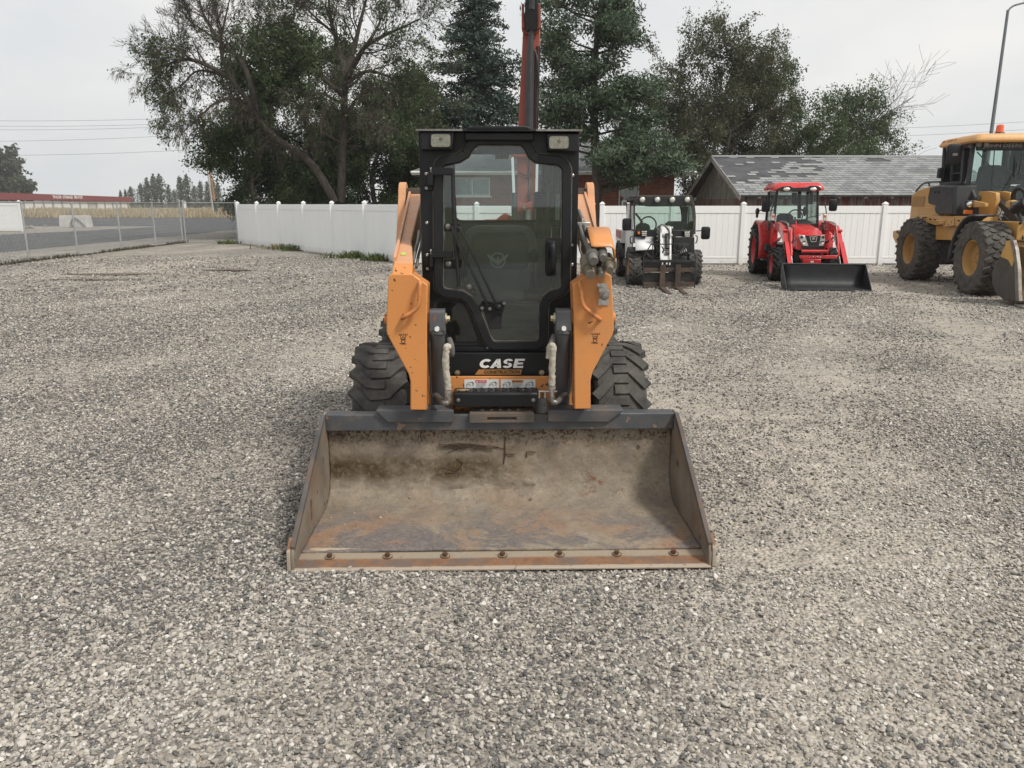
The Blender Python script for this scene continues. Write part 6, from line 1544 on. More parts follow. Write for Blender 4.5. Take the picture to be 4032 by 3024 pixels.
c = k.mix(k.ramp(k.noise(v, 42, 6, .8), [(.52, 0), (.66, .32)]), c, (.385, .33, .255)); dk = k.ramp(k.noise(v, 24, 8, .8), [(.55, 0), (.68, .8)]); c = k.mix(dk, c, (.10, .075, .05))
hh_ = k.math('ADD', k.math('MULTIPLY', n3_, .35), n2_)
k.bsdf(c, .88, 0, k.bump(hh_, .55, .012), .25); M_bkt = k.m
M_bside = pm('bucket_side', (.19, .165, .13), .8, .05, var=.35, vs=4, dirt=((.22, .115, .06), .45, 3.2), chips=((.09, .075, .06), .4, 9), bump=.2, bs=40)
M_sedge = pm('bucket_side_edge', (.085, .082, .080), .75, .1, var=.35, vs=5, dirt=((.19, .095, .045), .5, 3), chips=((.27, .21, .15), .3, 11), bump=.2, bs=40)
M_brail = pm('bucket_rail', (.082, .087, .095), .55, .2, var=.2, vs=3, dirt=((.21, .15, .10), .40, 6), chips=((.25, .17, .11), .16, 20), bump=.1)
k = NT('bucket_edge'); v = k.coord(); s3 = k.n('ShaderNodeSeparateXYZ'); k.l(v, s3.inputs[0]); nA = k.noise(v, 5, 8, .7); nB = k.noise(v, 26, 7, .75)
c = k.mix(k.ramp(nB, [(.35, 0), (.65, 1)]), (.19, .088, .042), (.27, .155, .09)); c = k.mix(k.ramp(nA, [(.45, 0), (.58, .85)]), c, (.14, .115, .10))
yw = k.math('ADD', s3.outputs[1], k.math('MULTIPLY', nA, .03)); c = k.mix(k.ramp(yw, [(.088, 0), (.104, .9)]), c, k.mix(nB, (.27, .22, .16), (.38, .325, .25))); c = k.mix(k.ramp(yw, [(.020, .85), (.028, 0)]), c, (.40, .34, .27))
c = k.mix(k.ramp(nB, [(.58, 0), (.68, .8)]), c, (.10, .085, .075)); k.bsdf(c, .72, .1, k.bump(nB, .5, .008), .3); M_bedge = k.m
hw = .985
prof = [(.135, .0305), (.32, .026), (.62, .026), (.74, .036), (.80, .062), (.838, .105), (.858, .165), (.868, .25), (.872, .36), (.872, .47)]
from mathutils import noise as mn
NX = 190; rows = []; pp_ = [(p.x, p.y) for p in smooth_path([(y, z, 0) for y, z in prof], 9)]
for (y, z) in pp_:
    row = []
    for i in range(NX + 1):
        x = -hw + 2 * hw * i / NX
        top_edge = .175 + .03 * math.sin(x * 3.1 + 1) + .035 * mn.fractal(Vector((x * 3, 1.7, 0)), .6, 2, 5)
        low_edge = .085 + .02 * mn.fractal(Vector((x * 4.5, 7.1, 0)), .6, 2, 6) + (.03 if x > .2 else 0)
        inside = max(0, min(1, (z - low_edge) / .03)) * max(0, min(1, (top_edge - z) / .09))
        cake = inside * (.013 + .016 * mn.fractal(Vector((x * 5, z * 9, 3)), .7, 2, 5)) * (1 if x < .22 else .35)
        g = .0035 * mn.fractal(Vector((x * 9, y * 9, z * 14)), .7, 2, 6) + .006 * mn.fractal(Vector((x * 1.6, y * 2, z * 2 + 5)), .7, 2, 3)
        row.append((x, y - cake * .9 - (g if z > .1 else 0), z + (g if z <= .1 else 0) + cake * .3))
    rows.append(row)
m = MB(); m.grid(rows); bk = m.build('bucket', M_bkt, SK, smooth=60); md_ = bk.modifiers.new('solid', 'SOLIDIFY'); md_.thickness = .014; md_.offset = -1
for s_ in (-1, 1):
    m = MB(); X = s_ * (hw + .001)
    out_ = [(-.005, .004), (.0, .075), (.022, .115), (.805, .548), (.885, .548), (.905, .30), (.88, .10), (.80, .006)]
    m.prism(out_, 'x', X, X + s_ * .016); sd_ = m.build('side_plate', M_bside, bk, bevel=.003)
    m = MB(); m.prism([(.02, .095), (.805, .530), (.805, .552), (.70, .502), (.015, .122)], 'x', X - s_ * .003, X + s_ * .021); m.build('side_edge', M_sedge, sd_, bevel=.003)
    m = MB(); m.prism(rpoly([(-.012, .002), (.17, .002), (.17, .10), (.06, .15), (.0, .10)], .012, 3), 'x', X + s_ * .0165, X + s_ * .034); m.build('corner_wear_plate', M_bedge, sd_, bevel=.003)
z0r = dd([(1085, 927)], .83)[0][1]; z1r = dd([(1085, 893)], .83)[0][1]; print('rail z', z0r, z1r)
m = MB(); m.prism([(.815, z0r), (.815, z1r - .004), (.819, z1r), (.905, z1r), (.905, z0r + .004), (.873, z0r)], 'x', -hw, hw); m.build('top_rail', M_brail, bk, bevel=.004)
for pts in (((812, 886.5), (980, 886.5), (980, 912), (838, 912)), ((1183, 886), (1347, 886), (1315, 911), (1184, 911))):
    a = dd(pts, .80); m = MB(); m.prism(a, 'y', .795, .8145); zt_ = max(p[1] for p in a); m.prism([(.7955, zt_ - .014), (.7955, zt_), (.90, zt_ + .004), (.90, zt_ - .01)], 'x', min(p[0] for p in a) + .004, max(p[0] for p in a) - .004); m.build('rail_cover', M_brail, bk, bevel=.003)
a = dd([(1014, 893.5), (1154, 893.5), (1154, 913), (1014, 913)], .79); m = MB()
xa_, xb2, zlo, zhi = a[0][0], a[1][0], a[2][1], a[0][1]
m.span((xa_, .79, zlo), (xb2, .81, zlo + .016)); m.span((xa_, .79, zhi - .022), (xb2, .81, zhi)); m.span((xa_, .79, zlo + .0165), (xa_ + .10, .81, zhi - .0225)); m.span((xb2 - .10, .79, zlo + .0165), (xb2, .81, zhi - .0225))
m.prism([(.81, zhi - .006), (.795, zhi), (.88, zhi + .012), (.88, zhi + .004)], 'x', xa_, xb2); stp = m.build('bucket_step', pm('step_steel', (.105, .092, .080), .75, .1, var=.3, vs=5, dirt=((.20, .125, .075), .4, 6)), bk, bevel=.002)
m = MB()
for i in range(5): m.lathe([(0, .012), (.006, .011), (.006, .007)], ((xa_ * .8 + xb2 * .2) + i * (xb2 - xa_) * .14, .835, zhi + .007), 'z', 12)
m.build('grip_rings', M_bside, stp)
m = MB(); m.prism([(-.012, .002), (-.012, .011), (.004, .016), (.028, .018), (.15, .033), (.155, .033), (.155, .0285), (.03, .004)], 'x', -hw - .012, hw + .012); m.build('cutting_edge', M_bedge, bk, bevel=.002)
m = MB(); rows = [[(-hw + 2 * hw * i / 60, y_ + .004 * math.sin(i * 1.7) * math.sin(i * .6), z_) for i in range(61)] for y_, z_ in ((.150, .036), (.162, .040), (.20, .034))]; m.grid(rows); m.build('packed_dirt', pm('packed_dirt', (.36, .29, .21), .95, var=.3, vs=8, bump=.5), bk)
for i in range(7):
    x = -.84 + i * .28; m = MB(); q = (x, .098, .0265); m.lathe([(-.004, .026), (.004, .024)], q, 'z', 14); m.prism([(x + .0125 * math.cos(j * math.pi / 3 + i), .098 + .0125 * math.sin(j * math.pi / 3 + i)) for j in range(6)], 'z', .031, .045); m.build('edge_bolt', pm('rusty_bolt', (.12, .06, .032), .8, .3, var=.3) if i == 0 else bpy.data.materials['rusty_bolt'], bk)
# gouges, roots and clods stuck on the back wall (offsets measured on its face)
def wall_pt(x, z): return Vector((x, .868 - .014 - (.01 if z < .2 else 0), z))
M_root = pm('dry_root', (.055, .035, .02), .9); m = MB(); rr = random.Random(8)
def scr(pts, r=.0022): m.tube([wall_pt(x + rr.uniform(-.003, .003), z + rr.uniform(-.002, .002)) + Vector((0, -rr.uniform(.0, .004), 0)) for x, z in pts], r, 5)
def cb2(pts): return [(lambda q: (q.x, q.z))(LL(1150 + x / .747, 1550 + y / .747, .858)) for x, y in pts]
for i in range(11):
    x0 = 418 + rr.uniform(0, 90); y0 = 150 + rr.uniform(-5, 6); L_ = rr.uniform(60, 130); P = []
    for j in range(6): P.append((min(630, x0 + L_ * j / 5), y0 + 8 * j / 5 + rr.uniform(-3, 3)))
    scr(cb2(P), rr.uniform(.0014, .003))
scr(cb2([(458, 172), (490, 162), (520, 154)]), .0018); scr(cb2([(626, 126), (625, 150), (626, 178), (622, 206)]), .0036); scr(cb2([(624, 178), (640, 178), (656, 178)]), .0022); scr(cb2([(690, 186), (690, 170), (700, 170), (716, 171)]), .003)
scr(cb2([(379, 105), (379, 125), (382, 138)]), .0032); scr(cb2([(440, 217), (465, 222), (482, 226), (498, 212), (500, 200), (486, 190)]), .0026); scr(cb2([(450, 228), (475, 230), (490, 222)]), .002); scr(cb2([(1020, 305), (1055, 298), (1082, 285), (1092, 255)]), .005); scr(cb2([(1015, 150), (1022, 158)]), .003); scr(cb2([(112, 305), (150, 300), (200, 302), (250, 300)]), .003)
m.build('dry_roots', M_root, bk)
m = MB()
for i in range(46):
    x = rr.uniform(-.93, .93); y = rr.uniform(.45, .80); s_ = rr.uniform(.003, .011); m.ell((x, y, .034 + (.03 if y > .74 else 0) + s_ * .4), (s_, s_ * rr.uniform(.7, 1), s_ * .7), 6, 4, (rr.random(), rr.random(), rr.random() * 3))
tag(m.build('clods', pm('clods', (.30, .25, .18), .95, var=.5, vs=3), bk, smooth=0), kind='stuff')
# coupler frame behind the bucket
m = MB(); m.span((-.62, .92, .12), (.62, .96, .50)); m.span((-.60, .92, .30), (-.40, .98, .54)) ; m.span((.40, .92, .30), (.60, .98, .54)); m.build('quick_coupler', M_dark, SK, bevel=.01)
# ================================================================== WHITE UTILITY VEHICLE WITH PALLET FORKS
class Place:
    """a vehicle's own space, with close-up pixels of the photograph turned into points of its planes"""
    def __init__(s, o, yaw, ox, oy, sc): s.o = Vector(o); s.yaw = yaw; s.ox, s.oy, s.sc = ox, oy, sc
    def __call__(s, x, y, yl):
        r = ray(s.ox + x / s.sc, s.oy + y / s.sc); ey = Vector((-math.sin(s.yaw), math.cos(s.yaw), 0)); ex = Vector((math.cos(s.yaw), math.sin(s.yaw), 0))
        c = Vector((0, 0, CAM_H)) - s.o; t = (yl - c.dot(ey)) / r.dot(ey); p = c + r * t
        return Vector((p.dot(ex), yl, p.z))
    def xz(s, pts, yl): return [(lambda q: (q.x, q.z))(s(x, y, yl)) for x, y in pts]
    def side(s, x, y, xl):
        """point in the plane x = xl"""
        r = ray(s.ox + x / s.sc, s.oy + y / s.sc); ey = Vector((-math.sin(s.yaw), math.cos(s.yaw), 0)); ex = Vector((math.cos(s.yaw), math.sin(s.yaw), 0))
        c = Vector((0, 0, CAM_H)) - s.o; t = (xl - c.dot(ex)) / r.dot(ex); p = c + r * t
        return Vector((xl, p.dot(ey), p.z))
def px_panel(P, pts, yl, th, name, mat, parent, r=0, bevel=0, smooth=38):
    a = P.xz(pts, yl); a = rpoly(a, r, 4) if r else a
    return MB().prism(a, 'y', yl, yl + th).build(name, mat, parent, bevel=bevel, smooth=smooth)
def mirror_part(parent, c, w, h, rz, arm, mat=None):
    """door mirror: rounded housing, glass behind, tube arm"""
    m = MB(); secs = [[(c.x + x * f, c.y + y, c.z + z * f) for x, z in rpoly([(-w / 2, -h / 2), (w / 2, -h / 2), (w / 2, h / 2), (-w / 2, h / 2)], min(w, h) * .28, 4)] for f, y in ((.80, -.03), (.96, -.015), (1, .02), (.97, .035))]
    m.loft(secs); mo = m.build('mirror', mat or M_blackplastic, parent)
    MB().tube(arm, .012, 8).build('mirror_arm', M_blackpaint, mo); return mo
UO = Vector((3.24, 16.62, 0)); UY = R(-2.0)
U = Place(UO, UY, 2400, 600, 2.7657)
UT = thing('utility_vehicle', 'white and black compact utility work vehicle with pallet forks and four roof lamps', 'utility vehicle', UO, UY)
M_uw = pm('utility_white', (.74, .745, .74), .35, var=.03, dirt=((.40, .37, .31), .12, 5)); M_ub = pm('utility_black', (.016, .017, .018), .5, var=.2, dirt=((.10, .09, .075), .18, 5)); M_ubr = pm('dusty_black', (.050, .044, .038), .65, var=.25, dirt=((.16, .12, .085), .4, 4))
M_fork = pm('fork_steel', (.075, .055, .045), .7, .3, var=.3, dirt=((.17, .10, .06), .45, 5))
wx = -.63; Rw = .375
w_ = wheel(UT, (wx, 0, Rw), Rw, .265, .20, 'chevron', 18, .022, M_rim_orange, M_tyre, -1, .35)
wheel_copy(w_, (-wx, 0, Rw), True); wheel_copy(w_, (wx - .01, 2.05, Rw)); wheel_copy(w_, (-wx + .01, 2.05, Rw), True)
MB().span((-.45, -.30, .30), (.45, 2.7, .62)).build('chassis', M_dark, UT, bevel=.02)
m = MB(); m.cyl((-.55, 0, Rw), (.55, 0, Rw), .07); m.cyl((-.55, 2.05, Rw), (.55, 2.05, Rw), .07); m.build('axle', M_dark, UT)
# cab: front frame, roof, pillars
yf = .05; yb2 = 1.45
fr = U.xz([(268, 890), (262, 560), (275, 505), (320, 478), (868, 476), (905, 492), (928, 560), (942, 700), (938, 890)], yf)
inn = U.xz([(283, 880), (278, 595), (292, 560), (330, 552), (860, 552), (886, 575), (906, 640), (914, 720), (908, 880)], yf)
def frame_ring(yl, t, name, mat, dx=0, dz=0):
    m = MB(); m.ring([(x + dx, z + dz) for x, z in fr], [(x + dx, z + dz) for x, z in inn], 'y', yl, yl + t); return m.build(name, mat, UT, bevel=.006)
frame_ring(yf, .07, 'cab_frame', M_ubr); frame_ring(yb2, .06, 'cab_frame', M_ubr)
# black brow with four lamps
br = px_panel(U, [(272, 560), (285, 510), (325, 484), (865, 482), (895, 500), (912, 585), (870, 572), (800, 588), (420, 590), (330, 575)], yf - .03, .03, 'brow', M_ub, UT, .03, .006)
for lx in (357, 520, 683, 845):
    c = U(lx, 513, yf - .05); rr_ = abs(U(lx + 32, 513, yf - .05).x - c.x)
    m = MB(); m.lathe([(0.02, rr_ * .9), (-.03, rr_ * 1.05), (-.042, rr_), (-.040, rr_ * .86)], c, 'y', 20); lm = m.build('roof_lamp', M_dullsteel, br)
    MB().ell(c + Vector((0, -.036, 0)), (rr_ * .86, .016, rr_ * .80), 16, 8).build('lens', M_lamp, lm)
zr0 = fr[3][1]
m = MB(); m.loft([[(x * f, y, z_) for x, y in ((fr[2][0], yf), (fr[5][0], yf), (fr[5][0], yb2 + .06), (fr[2][0], yb2 + .06))] for f, z_ in ((1, zr0 - .02), (.98, zr0 + .012), (.94, zr0 + .02))]); m.build('roof', M_ubr, UT, bevel=.01)
# glass
g_ = [(x * .999, z) for x, z in inn]
MB().prism(g_, 'y', yf + .03, yf + .036).build('windshield', glass_mat('utility_glass', (.89, .955, .935), .9, .015, .05, (.35, .42, .40)), UT, smooth=0)
MB().prism([(x * .97, z) for x, z in inn], 'y', yb2 + .02, yb2 + .025).build('rear_window', M_glass, UT, smooth=0)
zb0 = inn[0][1]
for s_, X in ((-1, fr[1][0]), (1, fr[6][0])):
    MB().span((X + .01, yf + .08, zb0 + .05), (X + .016, yb2 - .01, zr0 - .12)).build('side_window', M_glass, UT, smooth=0)
    m = MB(); m.beam((X + .015, yf + .07, zr0 - .06), (X + .015, yb2, zr0 - .06), .05, .06); m.beam((X + .015, .72, zb0), (X + .015, .72, zr0 - .08), .045, .03, (1, 0, 0)); m.build('door_frame', M_ubr, UT, bevel=.005)
    m = MB(); m.prism([(yf + .02, zb0 + .04), (yf + .10, .80), (.48, .46), (1.38, .46), (1.46, zb0 + .04)], 'x', X, X + .03); dr = m.build('side_door', M_uw, UT, bevel=.008)
    if s_ < 0:
        m = MB(); m.span((X - .008, .62, zb0 + .10), (X - .001, .70, zb0 + .13)); m.build('door_handle', M_ub, dr)
# green flash on the side
m = MB(); X = fr[1][0] - .004; m.prism([(.38, .80), (.46, .98), (.52, .98), (.48, .76)], 'x', X, X + .003); m.build('green_decal', pm('lime_decal', (.25, .50, .10), .5), UT, smooth=0)
# seats, roll bar, brace inside
for x0, x1, y0 in ((285, 450, 770), (600, 845, 750)):
    a = U.xz([(x0, 900), (x1, 900), (x1 - 8, y0 + 30), (x1 - 50, y0), (x0 + 50, y0), (x0 + 8, y0 + 30)], .85); MB().prism(rpoly(a, .03, 4), 'y', .85, 1.0).build('seat', M_seat, UT, bevel=.03)
m = MB(); m.tube([U(285, 665, yf + .5), U(360, 765, yf + .5)], .022, 8); m.tube([U(805, 590, 1.2), U(800, 850, 1.2)], .035, 8); m.tube([U(840, 590, 1.2), U(835, 850, 1.2)], .035, 8); m.build('roll_bar', M_ub, UT)
m = MB(); c = U(420, 790, .5); m.lathe([(0, .16), (.02, .175), (.0, .19), (-.02, .175)], c, 'y', 24, True); m.tube([c, c + Vector((0, -.25, -.2))], .02, 8); m.build('steering_wheel', M_ub, UT)
px_panel(U, [(285, 915), (285, 845), (900, 845), (905, 915)], yf - .005, .3, 'dashboard', M_ub, UT, 0, .01)
# hood: white fender left, broken white fender right, black noses
def slab(top, yt, bot, yb_, name, mat, parent, th=.02):
    a = [U(x, y, yt) for x, y in top]; b = [U(x, y, yb_) for x, y in bot]; m = MB(); m.grid([a, [(p + q) / 2 + Vector((0, -.02, .01)) for p, q in zip(a, b)], b]); return m.build(name, mat, parent, solid=th, smooth=60)
slab([(272, 930), (370, 922), (465, 925)], yf + .0, [(285, 1068), (380, 1062), (485, 1055)], -.38, 'fender', M_uw, UT)
slab([(735, 930), (820, 918), (900, 932)], yf + .0, [(740, 985), (790, 955), (830, 945)], -.12, 'fender', M_uw, UT)
m = MB(); m.prism(U.xz([(280, 1070), (490, 1058), (500, 1150), (560, 1160), (560, 935), (700, 935), (700, 1170), (850, 1150), (925, 1100), (925, 925), (735, 925), (690, 900), (540, 900), (480, 925), (480, 1050), (285, 1065)], -.18), 'y', -.18, -.05); m.build('front_cowl', M_ub, UT, bevel=.01)
for s_ in (-1, 1):
    if s_ < 0: m = MB(); P_ = [(s_ * .63, .42 * math.cos(a_), Rw + .42 * math.sin(a_)) for a_ in [R(q) for q in range(20, 130, 12)]]; m.grid([[(p[0] - .13, p[1], p[2]) for p in P_], [(p[0] + .13, p[1], p[2]) for p in P_]]); m.build('wheel_arch', M_ub, UT, solid=.02)
    m = MB(); P2 = [(s_ * .64, 2.05 + .47 * math.cos(a_), Rw + .46 * math.sin(a_)) for a_ in [R(q) for q in range(5, 180, 14)]]; m.grid([[(p[0] - .15, p[1], p[2]) for p in P2], [(p[0] + .15, p[1], p[2]) for p in P2]]); m.build('wheel_arch', M_ub, UT, solid=.02)
# side skirt and cargo bed
MB().span((-.70, .50, .30), (.70, 1.52, .46)).build('sill', M_ub, UT, bevel=.01)
m = MB(); zb1 = U.side(150, 860, -.80).z; m.span((-.74, 1.62, .80), (.74, 2.95, zb1)); bd = m.build('cargo_bed', M_uw, UT, bevel=.01)
m = MB()
for i in range(4): m.span((-.748, 1.66 + i * .32, .90), (-.742, 1.94 + i * .32, zb1 - .03))
m.build('reflector_strip', pm('reflector_red', (.42, .10, .08), .5, var=.3, vs=6), bd, smooth=0)
# lamps
for x0, x1, y0, y1, mt, nm in ((300, 338, 856, 896, M_amber, 'indicator'), (345, 412, 852, 914, M_lamp, 'headlight'), (812, 880, 856, 924, M_lamp, 'headlight')):
    a = U.xz([(x0, y0), (x1, y0), (x1, y1), (x0, y1)], -.10); m = MB(); m.prism(rpoly(a, .01, 3), 'y', -.10, .04); h_ = m.build(nm, M_blackplastic, UT, bevel=.004)
    m = MB(); m.prism(offs(a, -.012), 'y', -.112, -.101); m.build('lens', mt, h_, bevel=.003)
    if nm == 'headlight':
        m = MB(); xs_ = sorted(p[0] for p in a); zs_ = sorted(p[1] for p in a)
        for q in range(1, 3): m.span((xs_[0] + .012, -.118, zs_[0] + (zs_[-1] - zs_[0]) * q / 3 - .006), (xs_[-1] - .012, -.1125, zs_[0] + (zs_[-1] - zs_[0]) * q / 3 + .006))
        m.build('guard', M_blackplastic, h_, smooth=0)
# centre lift arm with hoses
M_arm = pm('arm_white', (.68, .68, .66), .4, var=.06, dirt=((.25, .21, .16), .28, 9))
m = MB(); a = [U(*q, y_) for q, y_ in (((552, 815), -.25), ((675, 818), -.25), ((675, 1175), -.62), ((565, 1175), -.62))]; b = [p + Vector((0, .14, .03)) for p in a]
m.hexa([a[3], a[2], b[3], b[2], a[0], a[1], b[0], b[1]]); la = m.build('lift_arm', M_arm, UT, bevel=.01)
for side in (0, 1):
    m = MB(); q0 = [U(*q, y_) for q, y_ in (((560 + side * 100, 818), -.27), ((560 + side * 100, 1175), -.64))]; m.beam(q0[0], q0[1], .03, .06, (0, 1, 0)); m.build('arm_web', M_arm, la)
m = MB(); m.tube([U(625, 890, -.36), U(628, 1050, -.52)], .045, 14); m.tube([U(628, 1050, -.52), U(632, 1110, -.58)], .022, 10); m.build('lift_cylinder', M_ub, la)
m = MB(); m.cyl(U(575, 905, -.36), U(685, 905, -.36), .03); m.cyl(U(555, 825, -.22), U(690, 825, -.22), .035); m.build('pin', M_steel, la)
def hose(pts, r=.014, parent=UT, mat=M_hose): MB().tube(smooth_path([U(x, y, yl) for x, y, yl in pts], 6), r, 8).build('hose', mat, parent)
hose([(540, 960, -.2), (530, 860, -.3), (560, 790, -.36), (605, 800, -.4), (650, 860, -.42), (655, 960, -.42)], .018, UT, pm('grey_hose', (.16, .16, .155), .6)); hose([(540, 940, -.22), (510, 880, -.3), (512, 830, -.3), (545, 800, -.3), (590, 790, -.36), (640, 850, -.44)])
hose([(500, 960, -.2), (520, 1050, -.4), (560, 1100, -.5), (590, 1060, -.55), (560, 1020, -.5)]); hose([(410, 1080, -.3), (440, 1130, -.4), (500, 1130, -.45), (530, 1040, -.4)]); hose([(690, 1040, -.4), (740, 1080, -.4), (790, 1060, -.38), (820, 1020, -.3)]); hose([(690, 1070, -.4), (740, 1110, -.4), (800, 1090, -.38), (830, 1040, -.3)]); hose([(400, 1060, -.3), (420, 1120, -.38), (480, 1160, -.44), (560, 1130, -.5)])
m = MB()
for i in range(7): q = U(520 + (i % 2) * 16, 825 + i * 22, -.28); m.cyl(q, q + Vector((0, -.05, 0)), .022, n=8)
for i in range(8): q = U(608 + (i * 37) % 60, 1065 + (i * 23) % 70, -.56); m.cyl(q + Vector((-.03, 0, 0)), q + Vector((.03, -.01, 0)), .012 + .004 * (i % 3), n=8)
m.build('fitting', M_dullsteel, la)
m = MB(); m.span(tuple(U(760, 1070, -.30)), tuple(U(845, 1000, -.10))); m.build('valve_block', M_ub, UT, bevel=.01)
m = MB()
for i in range(4): q = U(770 + i * 20, 1075 - i * 8, -.33); m.cyl(q, q + Vector((.01, -.06, -.05)), .012, n=8)
m.build('quick_fitting', M_steel, UT)
MB().prism(rpoly(U.xz([(600, 1110), (700, 1110), (755, 1130), (755, 1180), (560, 1180), (560, 1130)], -.55), .02, 3), 'y', -.55, -.48).build('attachment_plate', M_ub, UT, bevel=.005)
# fork carriage
yk = -.80
def xb(x, y): return U(x, y, yk)
m = MB(); wd = .022
tops = [xb(365, 1480), xb(370, 1135), xb(452, 1000), xb(866, 998), xb(938, 1130), xb(925, 1475)]
for a_, b_ in zip(tops[:-1], tops[1:]): m.beam(a_, b_, wd, wd, (0, 1, 0))
m.beam(xb(365, 1180), xb(938, 1182), wd * 1.6, .03, (0, 1, 0)); m.beam(xb(470, 1000), xb(468, 1180), wd * .8, wd * .8, (0, 1, 0)); m.beam(xb(755, 1000), xb(752, 1180), wd * .8, wd * .8, (0, 1, 0))
fc = m.build('fork_carriage', M_ub, UT, bevel=.003)
for y0, y1, mt in ((1258, 1302, M_fork), (1412, 1462, M_fork)):
    a = U.xz([(365, y0), (930, y0), (928, y1), (362, y1)], yk - .01); MB().prism(a, 'y', yk - .01, yk + .03).build('carriage_bar', mt, fc, bevel=.004)
a = U.xz([(360, 1312), (925, 1312), (922, 1408), (362, 1408)], yk + .04); MB().prism(a, 'y', yk + .04, yk + .06).build('back_plate', M_ub, fc, bevel=.004)
a = U.xz([(365, 1192), (930, 1192), (930, 1250), (365, 1250)], yk + .04); MB().prism(a, 'y', yk + .04, yk + .06).build('back_plate', M_ub, fc, bevel=.004)
m = MB(); [m.span((U(x, 1225, yk).x - .012, yk - .018, U(x, 1225, yk).z), (U(x, 1225, yk).x + .012, yk - .011, U(x, 1200, yk).z)) for x in (575, 655)]; m.span(tuple(U(615, 1220, yk - .018)), tuple(U(632, 1200, yk - .011))); m.build('white_mark', M_white, fc, smooth=0)
for x0, x1, t0, t1 in ((554, 611, 1478, 1540), (722, 780, 1474, 1540)):
    p, q = U(x0, 1225, yk - .06), U(x1, 1225, yk - .06); fw = q.x - p.x; xm = (p.x + q.x) / 2
    m = MB(); m.prism([(yk - .065, p.z), (yk - .025, p.z), (yk - .025, .035), (yk - 1.02, .012), (yk - 1.02, .005), (yk - .5, .003), (yk - .065, .055)][::1], 'x', xm - fw / 2, xm + fw / 2)
    m2 = MB(); z_t = .06; m2.hexa([(xm - fw / 2, yk - .065, .0), (xm + fw / 2, yk - .065, .0), (xm - fw / 2, yk - .02, .0), (xm + fw / 2, yk - .02, .0), (xm - fw / 2, yk - .065, p.z), (xm + fw / 2, yk - .065, p.z), (xm - fw / 2, yk - .02, p.z), (xm + fw / 2, yk - .02, p.z)])
    m2.hexa([(xm - fw * .42, yk - 1.0, .004), (xm + fw * .42, yk - 1.0, .004), (xm - fw / 2, yk - .066, .004), (xm + fw / 2, yk - .066, .004), (xm - fw * .42, yk - 1.0, .014), (xm + fw * .42, yk - 1.0, .014), (xm - fw / 2, yk - .066, .05), (xm + fw / 2, yk - .066, .05)])
    m2.build('fork', M_fork, fc, bevel=.004)
# mirrors and grab handles
c = U(190, 785, .15); mirror_part(UT, c, .20, .26, 0, [c + Vector((0, 0, -.02)), U(205, 840, .12), U(260, 845, .1), U(285, 870, .08)])
c = U(1047, 878, .15); mirror_part(UT, c, .19, .27, 0, [c, U(1040, 850, .12), U(945, 856, .08)])
MB().tube(smooth_path([U(250, 915, .02), U(228, 925, .0), U(228, 980, .0), U(250, 995, .02)], 4), .012, 8).build('grab_handle', M_ub, UT)
MB().tube(smooth_path([U(935, 905, .02), U(955, 920, .0), U(950, 970, .0), U(935, 990, .02)], 4), .012, 8).build('grab_handle', M_ub, UT)
# ================================================================== RED COMPACT TRACTOR WITH LOADER
KO = Vector((6.56, 17.42, 0)); KY = R(-8.0)
K = Place(KO, KY, 2850, 600, 2.7657)
KT = thing('tractor', 'red compact tractor with black glazed cab and empty black front loader bucket', 'tractor', KO, KY)
M_kr = pm('tractor_red', (.56, .030, .030), .30, var=.05, vs=2, coat=.4, dirt=((.35, .12, .10), .06, 5)); M_kb = pm('tractor_black', (.014, .015, .016), .45, var=.2, dirt=((.08, .075, .065), .12, 6)); M_kbk = pm('bucket_black', (.020, .022, .024), .48, var=.15, dirt=((.07, .065, .06), .15, 4))
M_krr = pm('rim_red', (.55, .035, .035), .4, var=.06, dirt=((.30, .14, .11), .15, 7))
fwh = wheel(KT, (-.60, .02, .375), .375, .27, .215, 'bars', 16, .026, M_krr, M_tyre2, -1, .1); wheel_copy(fwh, (.60, .02, .375), True)
rwh = wheel(KT, (-.66, 1.72, .60), .60, .44, .34, 'bars', 18, .035, M_krr, M_tyre2, -1, .1); wheel_copy(rwh, (.66, 1.72, .60), True)
m = MB(); m.span((-.16, -.35, .34), (.16, 1.9, .74)); m.cyl((-.5, .02, .375), (.5, .02, .375), .07); m.cyl((-.6, 1.72, .6), (.6, 1.72, .6), .11); m.span((-.28, -.30, .45), (.28, .5, .66)); m.build('chassis', M_kb, KT, bevel=.02)
m = MB(); [m.cyl((-.25 - .03 * i, .3 + .08 * i, .5), (-.27, .35 + .1 * i, .9), .018, n=8) for i in range(5)]; m.span((-.30, .25, .55), (-.20, .7, .85)); m.build('engine_parts', M_dark, KT, bevel=.01)
# hood
yh = -.42
zt = K(950, 775, .75).z
hood_s = []
for y, hw_, ztop, zlow in ((.85, .33, K(930, 772, .85).z, .78), (.4, .34, K(940, 800, .4).z, .76), (.0, .335, K(960, 835, .0).z, .74), (-.30, .32, K(975, 890, -.30).z, .72), (-.42, .30, K(975, 900, -.42).z - .03, .72)):
    hood_s.append([(x, y, z) for x, z in rpoly([(-hw_, zlow), (hw_, zlow), (hw_ * .96, ztop - .05), (hw_ * .55, ztop), (-hw_ * .55, ztop), (-hw_ * .96, ztop - .05)], .04, 3)])
MB().loft(hood_s).build('hood', M_kr, KT, smooth=50)
